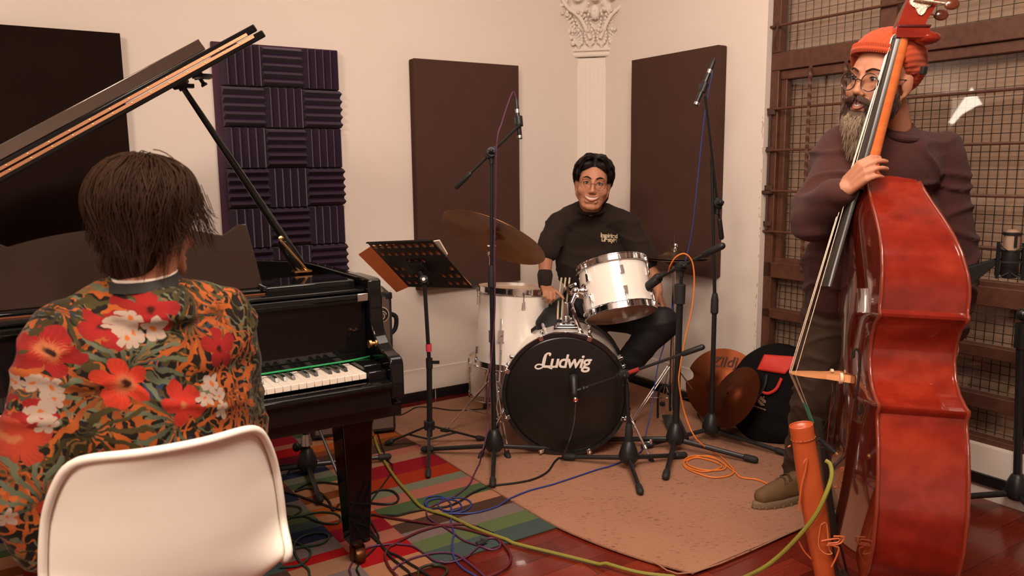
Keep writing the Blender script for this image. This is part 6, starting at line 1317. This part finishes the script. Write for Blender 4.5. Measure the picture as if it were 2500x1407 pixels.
for k in range(26): a = 2*PI*k/26; o = u_*math.cos(a)+w_*math.sin(a); mb.cap(c0+o*.045, wR-dW*.022+o*.037, .0030, .0028, 6)
part('ribbed_cuff', mb, MATS['brown_wool_sweater'], bp, world=True)
def trb(mb):
    mb.ell((1.27, 2.78, .88), (.175, .125, .12), None, 14)
    for h, k_, a in ((hR, kR, aR), (hL, kL, aL)): mb.cap(h, k_, .105, .088, 16); mb.cap(k_, a+V((.01, .02, .07)), .086, .074, 16); mb.cap(a+V((.01, .02, .07)), a+V((.015, .035, -.03)), .074, .070, 14)
me = blob(trb, .008, 7, .5, folds2(5, .012, 33)); bpart('trousers', me, mat('olive_brown_trousers', lin((58, 40, 26)), .9, bump=(120, .3, .002)), bp)
M_SHOE = mat('brown_hiking_shoe', lin((96, 70, 42)), .75, bump=(80, .5, .003)); M_SOLE = mat('grey_rubber_sole', lin((112, 92, 70)), .8)
def hike(heel, toe, nm):
    d = (toe-heel).normalized(); q = V((-d.y, d.x, 0)); L = (toe-heel).length
    def f(mb): mb.cap(heel+d*.045+Z*.045, heel+d*.05+Z*.085, .038, .036, 14); mb.cap(heel+d*.045+Z*.050, heel+d*(L-.10)+Z*.048, .038, .040, 16); mb.cap(heel+d*(L-.12)+Z*.046, heel+d*(L-.045)+Z*.042, .041, .034, 16); mb.cap(heel+d*.07+Z*.078, heel+d*.17+Z*.058, .034, .032, 14); mb.cap(heel+d*.17+Z*.056, heel+d*(L-.05)+Z*.044, .034, .030, 14)
    me = blob(f, .005, 14, .5); sh_ = bpart(nm, me, M_SHOE, bp)
    P = [heel+d*(L*(.5-.5*math.cos(a)))+q*(.046 if 0 < 1 else 0)*math.sin(a)*(.85+.15*math.sin(a)) for a in [2*PI*k/40 for k in range(40)]]
    mb = MB(); cc = sum(P, V((0, 0, 0)))/len(P); mb.rings([[V((cc.x+(p.x-cc.x)*k_, cc.y+(p.y-cc.y)*k_, z_)) for p in P] for z_, k_ in ((.013, .97), (.018, 1.02), (.036, 1.0), (.042, .93))])
    for k, p in enumerate(P):
        if k % 2: mb.box(V((p.x, p.y, .018)), (.008, .008, .012))
    part('sole', mb, M_SOLE, sh_, world=True, bevel=.003)
    mb = MB()
    for k in range(5): c = heel+d*(.095+.022*k)+Z*(.108-.011*k); mb.tube([c-q*.028-Z*.012, c+Z*.006, c+q*.028-Z*.012+d*.012], .0026, 6, 4); mb.tube([c+q*.028-Z*.012, c+Z*.007, c-q*.028-Z*.012+d*.012], .0026, 6, 4)
    part('lace', mb, mat('dark_laces', lin((60, 44, 30)), .8) if 'dark_laces' not in MATS else MATS['dark_laces'], sh_, world=True)
CZ = .013
to = onz(1838, 1250); he = onz(1962, 1226); hike(V((he.x+.01, he.y+.02, CZ)), V((to.x, to.y, CZ)), 'shoe')
hike(V((1.50, 2.84, CZ)), V((1.36, 2.60, CZ)), 'shoe')
# beanie
def bean(mb):
    R = Hb.to_3x3(); T = lambda x, y, z: Hb @ V((x, y, z))
    mb.ell(T(0, -.020, .075), (.093, .108, .082), R, 20); mb.ell(T(0, -.050, .050), (.088, .085, .085), R, 16); mb.ell(T(0, -.105, .085), (.055, .050, .050), R, 14); mb.cap(T(0, -.10, .04), T(0, -.092, .005), .045, .040, 12)
    for s in (-1, 1): mb.ell(T(s*.064, -.040, .050), (.028, .050, .040), R, 12)
def bcut(v, n):
    p = Hb.inverted() @ v; t_ = max(0, min(1, (p.y+.0)/.035)); lim = .030+t_*(.036+.28*max(p.y, 0))      # rim rises towards the forehead
    if p.y > -.035 and p.z < lim: return Hb @ V((p.x*.80, min(p.y, .055)*.75, max(p.z, lim-.02)))
    a = math.atan2(p.x, p.z-.02); rib = math.sin(a*46)*.0011; return v+n*(rib+.003)
me = blob(bean, .0042, 4, .5, bcut); bpart('beanie', me, mat('orange_knit_beanie', lin((176, 68, 32)), .95, sheen=.1, bump=(300, .6, .002)), bp)
mb = MB(); rim = []
for k in range(41):
    a = -1.05+2.8*k/40; x = .088*math.sin(a)*1.0; y = -.012+.098*math.cos(a)
    t_ = max(0, min(1, y/.035)); rim.append(Hb @ V((x*1.03, y, .036+t_*(.038+.28*max(y, 0)))))
mb.tube(rim, .009, 10, 1)
for k in range(2, 34): t_ = (rim[k+1]-rim[k-1]).normalized(); o = (rim[k]-hb).normalized(); up_ = (Hb.to_3x3() @ V((0, 0, 1))).normalized(); mb.cap(rim[k]+o*.006-up_*.012, rim[k]+o*.004+up_*.014, .0032, .0032, 6)
part('beanie_rim', mb, MATS['orange_knit_beanie'], bp, world=True)
mb = MB(); mb.box(Hb @ V((-.099, -.040, .042)), (.012, .020, .022), Hb.to_3x3()); part('beanie_tag', mb, M_RUB, bp, world=True, bevel=.002, label='small black tag on the beanie')
# beard: a full beard with a greyer middle
def beard_m(v): pass
def bd_blob(mb):
    R = Hb.to_3x3(); T = lambda x, y, z: Hb @ V((x, y, z))
    for s in (-1, 1): mb.cap(T(s*.070, .022, -.028), T(s*.066, .024, -.045), .008, .016, 12); mb.cap(T(s*.066, .022, -.045), T(s*.050, .052, -.080), .018, .024, 12); mb.cap(T(s*.050, .052, -.080), T(0, .085, -.125), .026, .030, 12); mb.cap(T(s*.010, .104, -.036), T(s*.036, .086, -.058), .0085, .009, 10); mb.cap(T(s*.036, .086, -.058), T(s*.034, .076, -.088), .011, .018, 10)
    mb.cap(T(0, .082, -.108), T(0, .080, -.165), .036, .024, 14); mb.cap(T(-.02, .085, -.092), T(.02, .085, -.092), .020, .020)
me = blob(bd_blob, .004, 3, .5, lambda v, n: v+n*.003*noise.noise(v*60)); M_BRD = mat('grey_brown_beard', lin((96, 74, 58)), .75, var=(18, .25, lin((54, 36, 28))))
bpart('beard', me, M_BRD, bp)
M_GREY = mat('greying_beard_hair', lin((150, 128, 106)), .6); M_BRN = mat('brown_beard_hair', lin((66, 42, 32)), .6)
bm_ = bpy.data.objects['beard'].data; Mb_ = rootM(bp); bpts = [(Mb_ @ v.co, v.normal.copy()) for v in bm_.vertices]; HbI = Hb.inverted(); R3 = Hb.to_3x3()
bloc = [(HbI @ p, p, n) for p, n in bpts]
def bgen(grey):
    sel = [(q, p, n) for q, p, n in bloc if ((q.z < -.078 and abs(q.x) < .055) == grey) and q.y > -.01 and not (abs(q.x) < .026 and -.078 < q.z < -.040)]
    def g(rnd):
        q, p, n = rnd.choice(sel); L = rnd.uniform(.018, .040) if grey else rnd.uniform(.012, .026); d = (R3 @ V((-q.x*.5+rnd.uniform(-.12, .12), .15, -1))).normalized()
        return [p-n*.002, p+n*.004+d*L*.4, p+n*.003+d*L]
    return g
strands('beard_strands', 1500, bgen(True), .0010, M_GREY, bp, 5); strands('beard_strands', 1500, bgen(False), .0009, M_BRN, bp, 6)
def mo(rnd):
    s = rnd.choice((-1, 1)); t = rnd.random(); x = s*(.004+.034*t); y = .1105-.022*t*t; zz = -.034-.014*t*t+rnd.uniform(-.003, .003); return [Hb @ V(p) for p in ((x, y, zz), (x+s*.006, y+.003, zz-.008), (x+s*.011, y-.002, zz-.016))]
strands('moustache', 320, mo, .0011, M_BRN, bp, 7)
def bhair(rnd):
    s = 1; x = rnd.uniform(.055, .084); return [Hb @ V(p) for p in ((x, -.045+rnd.uniform(-.03, .01), -.005), (x+.004, -.055+rnd.uniform(-.02, .0), -.04), (x-.004, -.050+rnd.uniform(-.02, .01), -.085))]
strands('nape_hair', 200, bhair, .0012, M_HAIR, bp, 8)
# ---------------------------------------------------------------- pianist
pp_ = thing('person', 'person seated at the piano with shaggy dark hair and a floral jacket seen from behind', 'person', PF(-.655, -.43), ANG)
LP = lambda x, y, z: PF(-.655, -.44)+A*x+B*y+Z*z      # local: x right, y towards the keys
hp = ony(372, 554, 1.62); Hp = head_M(hp, (.22, .97, -.16), (0, -.03, 1), 0, .90)
NP = ony(345, 655, 1.60)
sRp, sLp = LP(.140, 0, 1.015), LP(-.150, 0, 1.015); eRp, eLp = LP(.165, .04, .76), LP(-.238, -.03, .72); wRp, wLp = LP(.16, .24, .62), LP(-.20, .20, .60)
def fillp(mb):
    head_fill(mb, Hp); mb.cap(hp+V((0, -.02, -.04)), NP+V((0, 0, -.04)), .056, .062)
    mb.ell(LP(0, .0, .93), (.13, .09, .18), None, 12); mb.ell(LP(0, .02, .65), (.13, .10, .20), None, 12); mb.ell(LP(0, .04, .53), (.16, .13, .09), None, 12)
    for sh, el, wr in ((sRp, eRp, wRp), (sLp, eLp, wLp)): mb.cap(NP+V((0, 0, -.07)), sh, .05, .055); mb.cap(sh, el, .052, .044); mb.cap(el, wr, .042, .028); hand_fill(mb, wr, B*.9-Z*.2, -Z, -1 if wr is wRp else 1, (.2, .2, .25, .3))
    for s in (-1, 1): h, k_, a = LP(s*.10, .04, .54), LP(s*.13, .42, .52), LP(s*.13, .44, .11); mb.cap(h, k_, .085, .058); mb.cap(k_, a, .054, .036)
me = blob(fillp, .0042, 5, .5); bpart('body', me, M_SKIN2, pp_)
def trp(mb):
    mb.ell(LP(0, .04, .535), (.19, .14, .08), None, 14)
    for s in (-1, 1): h, k_, a = LP(s*.10, .04, .54), LP(s*.13, .42, .52), LP(s*.13, .44, .11); mb.cap(h, k_, .09, .072, 14); mb.cap(k_, a, .07, .055, 14)
bpart('trousers', blob(trp, .01, 6, .5, folds(8, .01, 4)), MATS['black_polyester'], pp_)
for s in (-1, 1):
    a = LP(s*.13, .44, .09)
    bpart('shoe', blob(lambda mb: (mb.ell(a-Z*.03, (.045, .05, .05)), mb.cap(a-Z*.055, a+B*.15-Z*.06, .038, .026)), .007, 3), M_RUB, pp_)
def jac(mb):
    mb.ell(LP(0, -.01, .965), (.195, .120, .125), Matrix.Rotation(ANG, 3, 'Z'), 18); mb.ell(LP(0, -.01, .83), (.200, .135, .20), Matrix.Rotation(ANG, 3, 'Z'), 18); mb.ell(LP(0, .01, .64), (.205, .150, .18), Matrix.Rotation(ANG, 3, 'Z'), 18); mb.ell(LP(0, .02, .52), (.205, .155, .07), Matrix.Rotation(ANG, 3, 'Z'), 18)
    mb.cap(NP+V((.02, .0, -.058)), sRp, .056, .072, 16); mb.cap(NP+V((-.02, -.010, -.058)), sLp, .056, .074, 16); mb.ell(NP+V((0, 0, -.070)), (.088, .088, .058), None, 14); mb.ell(NP-B*.03+V((0, 0, -.082)), (.10, .07, .06), None, 14)
    mb.cap(sRp, eRp, .076, .074, 18); mb.cap(sLp, eLp, .080, .080, 18); mb.cap(eRp, wRp, .074, .052, 16); mb.cap(eLp, wLp, .080, .054, 16); mb.cap(eLp, eLp-Z*.10+A*.02, .08, .07, 14); mb.cap(eRp, eRp-Z*.12-A*.03, .075, .065, 14)
me = blob(jac, .008, 7, .5, folds2(4.5, .011, 44))
# --- floral print: hibiscus, small white blossoms and leaf fans laid out over the cloth in its own coordinates
m = mat('tropical_floral_print', (.02, .02, .02), .75, spec=.15, sheen=.05, bump=(300, .25, .002)); g = NG(m)
cx = g.xyz(g.obj()); U0 = g.m('ADD', cx[0], g.m('MULTIPLY', cx[1], .55)); V0 = cx[2]
wob = g.noise(16, g.obj(), 3, .55, 'Color'); wx = g.xyz(wob); U0 = g.m('ADD', U0, g.m('MULTIPLY', g.m('SUBTRACT', wx[0], .5), .05)); V0 = g.m('ADD', V0, g.m('MULTIPLY', g.m('SUBTRACT', wx[1], .5), .05))
uv = g.comb(U0, V0)
def group(name, build, ins, outs):
    t = bpy.data.node_groups.new(name, 'ShaderNodeTree')
    for n_, k in ins: t.interface.new_socket(n_, in_out='INPUT', socket_type=k)
    for n_, k in outs: t.interface.new_socket(n_, in_out='OUTPUT', socket_type=k)
    gi, go = t.nodes.new('NodeGroupInput'), t.nodes.new('NodeGroupOutput'); h = NG.__new__(NG); h.t = t; h.b = None; build(h, gi.outputs, go.inputs); return t
def polar(h, i):      # inputs: U, V, X, Y, R, rotation
    du = h.m('DIVIDE', h.m('SUBTRACT', i['U'], i['X']), i['R']); dv = h.m('DIVIDE', h.m('SUBTRACT', i['V'], i['Y']), i['R'])
    r = h.m('SQRT', h.m('ADD', h.m('MULTIPLY', du, du), h.m('MULTIPLY', dv, dv))); th = h.m('ADD', h.m('ARCTAN2', dv, du), i['Rot']); return r, th
def fl_build(h, i, o):      # five petals, pale throat, ragged edge
    r, th = polar(h, i); c = h.m('ABSOLUTE', h.m('COSINE', h.m('MULTIPLY', th, 2.5))); edge = h.m('ADD', .36, h.m('MULTIPLY', h.m('POWER', c, .55), .64))
    mask = h.m('LESS_THAN', r, edge); h.put(mask, o['Mask']); vein = h.m('MULTIPLY', h.m('ADD', h.m('SINE', h.m('MULTIPLY', th, 30)), 1), .22)
    h.put(h.m('ADD', h.m('MULTIPLY', r, .9), h.m('MULTIPLY', vein, r)), o['Shade'])
def lf_build(h, i, o):      # half fan of curved fingers along a mid rib
    r, th = polar(h, i); f = h.m('SINE', h.m('ADD', h.m('MULTIPLY', th, 15), h.m('MULTIPLY', r, 3.5))); ang = h.m('LESS_THAN', h.m('ABSOLUTE', h.m('SINE', h.m('MULTIPLY', th, .5))), .80)
    mask = h.m('MULTIPLY', h.m('MULTIPLY', h.m('GREATER_THAN', f, h.m('SUBTRACT', h.m('MULTIPLY', r, 1.1), .35)), ang), h.m('LESS_THAN', r, 1.0)); h.put(mask, o['Mask']); h.put(r, o['Shade'])
F5 = 'NodeSocketFloat'; INS = [(k, F5) for k in ('U', 'V', 'X', 'Y', 'R', 'Rot')]; OUT = [('Mask', F5), ('Shade', F5)]
GF, GL = group('flower', fl_build, INS, OUT), group('leaf_fan', lf_build, INS, OUT)
def inst(G, x, y, r, rot):
    n_ = g.t.nodes.new('ShaderNodeGroup'); n_.node_tree = G; g.put(U0, n_.inputs['U']); g.put(V0, n_.inputs['V'])
    for k, v in (('X', x), ('Y', y), ('R', r), ('Rot', rot)): n_.inputs[k].default_value = v
    return n_.outputs['Mask'], n_.outputs['Shade']
# ground: black with broken strokes of orange, olive, sage and blue
s1 = g.t.nodes.new('ShaderNodeTexWave'); s1.inputs['Scale'].default_value = 14; s1.inputs['Distortion'].default_value = 14; s1.inputs['Detail'].default_value = 2; s1.inputs['Detail Scale'].default_value = 1.4; g.t.links.new(g.mapping(uv, (1, .7, 1), (0, 0, .5)), s1.inputs['Vector'])
s2 = g.t.nodes.new('ShaderNodeTexWave'); s2.inputs['Scale'].default_value = 17; s2.inputs['Distortion'].default_value = 17; s2.inputs['Detail'].default_value = 2; g.t.links.new(g.mapping(uv, (1, 1, 1), (0, 0, 2.1), (3, 1, 0)), s2.inputs['Vector'])
zone = g.noise(7.5, uv, 2, .5, 'Color'); zx = g.xyz(zone)
BLK, ORA, TAN, OLV, SAG, BLU, RED, PCH = (lin(c) for c in ((22, 18, 14), (196, 98, 40), (134, 98, 54), (80, 70, 34), (110, 118, 92), (44, 56, 84), (172, 32, 30), (210, 124, 78)))
col = g.mix(g.m('GREATER_THAN', s1.outputs['Fac'], .70), BLK, g.ramp(zx[0], [(0, OLV), (.40, TAN), (.47, ORA), (.56, OLV), (.62, BLU)], 'CONSTANT'))
col = g.mix(g.m('GREATER_THAN', s2.outputs['Fac'], .85), col, g.ramp(zx[1], [(0, ORA), (.42, SAG), (.50, OLV), (.57, ORA), (.64, BLU)], 'CONSTANT'))
rl = random.Random(12)
# positions found on the cloth: pixels of the photograph traced onto the jacket's back
Mi = rootM(pp_).inverted()
bj = BVHTree.FromPolygons([v.co.copy() for v in me.vertices], [tuple(p.vertices) for p in me.polygons])
def cl(x, y):
    d = ray(x, y).normalized(); h, n, i, dd = bj.ray_cast(CAM, d); h = Mi @ (h if h else ony(x, y, 1.5)); return h.x+.55*h.y, h.z
for x, y, r, rot, c in ((250, 960, .12, 2.2, ORA), (470, 780, .11, .6, ORA), (170, 870, .10, 4.0, ORA), (560, 960, .10, 1.2, ORA), (350, 690, .08, 3.4, SAG), (130, 760, .10, 1.0, OLV), (430, 1030, .09, 3.0, SAG), (60, 1150, .11, 2.6, ORA), (590, 700, .10, 2.0, OLV), (330, 900, .09, 5.2, SAG), (540, 760, .07, 2.8, ORA), (200, 1060, .10, .8, OLV), (110, 1230, .1, 4.6, SAG), (60, 960, .08, 1.4, SAG)):
    a_, b_ = cl(x, y); mk, sh_ = inst(GL, a_, b_, r, rot); col = g.mix(mk, col, g.ramp(sh_, [(.2, tuple(q*.45 for q in c[:3])+(1,)), (.75, c)]))
for x, y, r, rot, c0, c1 in ((130, 865, .050, .3, (.02, .0, .0, 1), RED), (375, 760, .046, 1.2, (.05, .0, .0, 1), RED), (540, 850, .046, 2.2, (.04, 0, 0, 1), RED), (305, 935, .050, .9, (.05, .0, .0, 1), lin((226, 66, 40))), (450, 985, .046, 1.9, PCH, lin((206, 52, 36))), (40, 1070, .05, 2.5, PCH, lin((200, 70, 44))), (260, 800, .04, .5, (.05, 0, 0, 1), RED), (95, 1010, .03, .5, (.05, 0, 0, 1), RED), (420, 668, .03, .2, PCH, RED), (160, 1230, .05, .8, PCH, lin((200, 60, 40)))):
    a_, b_ = cl(x, y); mk, sh_ = inst(GF, a_, b_, r, rot); col = g.mix(mk, col, g.ramp(sh_, [(.10, c0), (.22, PCH if c0[0] < .1 and r > .049 else c1), (.5, c1), (1, tuple(q*.75 for q in c1[:3])+(1,))]))
WHT = lin((196, 172, 154))
for x, y in ((290, 795), (320, 780), (318, 812), (375, 800), (300, 822), (500, 975), (532, 965), (540, 1000), (515, 935), (97, 1005), (122, 975), (118, 1040), (70, 940), (20, 930), (10, 1265), (570, 1160)):
    a_, b_ = cl(x, y); mk, sh_ = inst(GF, a_, b_, .0195, rl.uniform(0, 6)); col = g.mix(mk, col, g.ramp(sh_, [(.16, lin((214, 110, 40))), (.26, WHT), (1, WHT)]))
g.put(g.mix(.42, col, (.012, .008, .005, 1)), g.b.inputs['Base Color'])
bpart('floral_jacket', me, m, pp_)
mb = MB(); q = [NP+V((.068*math.cos(a), .068*math.sin(a), -.030+.010*math.sin(a))) for a in [2*PI*k/28 for k in range(29)]]
mb.rings([[p+V((0, 0, z_))+(p-NP-V((0, 0, (p-NP).z))).normalized()*o_ for p in q] for z_, o_ in ((-.002, .010), (.006, .007), (.018, .002), (.017, -.003), (-.002, .004))], cap0=False, cap1=False); part('black_collar', mb, mat('black_rib_collar', (.018, .015, .013), .8), pp_, world=True)
mb = MB(); q2 = [p+V((0, 0, .014))-(p-NP).normalized()*.008+(A*.004) for p in q]; mb.tube(q2, .0050, 8, 1); part('white_inner_collar', mb, mat('white_cotton', lin((225, 205, 190)), .85), pp_, world=True)
mb = MB(); mb.ell(Hp @ V((.081, .004, -.030)), .0032, None, 6); part('ear_stud', mb, M_CHR, pp_, world=True)
def pcap(mb):
    R = Hp.to_3x3(); T = lambda x, y, z: Hp @ V((x, y, z))
    mb.ell(T(0, -.020, .045), (.081, .092, .084), R, 20); mb.ell(T(-.01, -.050, -.010), (.080, .058, .070), R, 16); mb.ell(T(-.02, -.060, -.075), (.074, .046, .050), R, 14); mb.ell(T(-.066, .005, -.010), (.024, .050, .065), R, 14); mb.ell(T(.066, -.010, .045), (.024, .055, .036), R, 14); mb.ell(T(0, .045, .070), (.068, .045, .048), R, 14)
me = blob(pcap, .0055, 5, .5, lambda v, n: v+n*.005*noise.noise(V((v.x*26, v.y*26, v.z*9)))); bpart('hair', me, M_HAIR, pp_)
rg = random.Random(77); GD = []
for k in range(190):
    th = rg.uniform(0, 2*PI); d = V((math.cos(th), math.sin(th), 0)); back = d.y < .30; sr = d.x > .5 and d.y > -.30
    GD.append((th, rg.uniform(0, .9)**1.3*1.2, (rg.uniform(2.1, 3.0) if (back and not sr) else rg.uniform(1.3, 1.85)), rg.uniform(-.7, .7), rg.uniform(1.0, 1.09), rg.uniform(-.018, .022), rg.uniform(0, 6)))
def pg(rnd):
    th, st, L, tw, k0, flick, ph = rnd.choice(GD); o = rnd.gauss(0, .13); o2 = rnd.gauss(0, .008); L += rnd.gauss(0, .10); st = max(st+rnd.gauss(0, .15), .0); n = 11; pts = []
    sgn = 1 if math.cos(th) > 0 else -1
    for i in range(n):
        q = i/(n-1); a = st+(L-st)*q; cl_ = 1-.65*q*q; t2 = th+o*cl_+tw*a*.25+.05*math.sin(a*5+ph)
        rr = (.093+.010*math.sin(a)+o2*cl_)*k0; aa = min(a, 1.7); x = rr*math.sin(aa)*math.cos(t2); y = (rr+.010)*math.sin(aa)*math.sin(t2); z = rr*1.03*math.cos(aa)
        if a > 1.7: f = a-1.7; z -= .112*f; x *= 1-.26*f; y *= 1-.22*f
        if q > .75: x += flick*(q-.75)*4*sgn; y -= abs(flick)*(q-.75)*2
        pts.append(Hp @ V((x-.004, y-.020, z+.042)))
    return pts
strands('hair_strands', 4200, pg, .0013, M_HAIR, pp_, 11, 3, 1)
def pfly(rnd):      # loose ends flicking out on the right side
    y = rnd.uniform(-.06, .08); z = rnd.uniform(-.045, .06); l = rnd.uniform(.004, .026); return [Hp @ V(p) for p in ((.088, y, z+.045), (.098, y+.004, z+.02), (.100+l*.4, y+.01, z-.004), (.102+l, y+.012, z-.014+rnd.uniform(-.008, .006)))]
strands('loose_hair', 150, pfly, .0009, M_HAIR, pp_, 13, 3, 2)
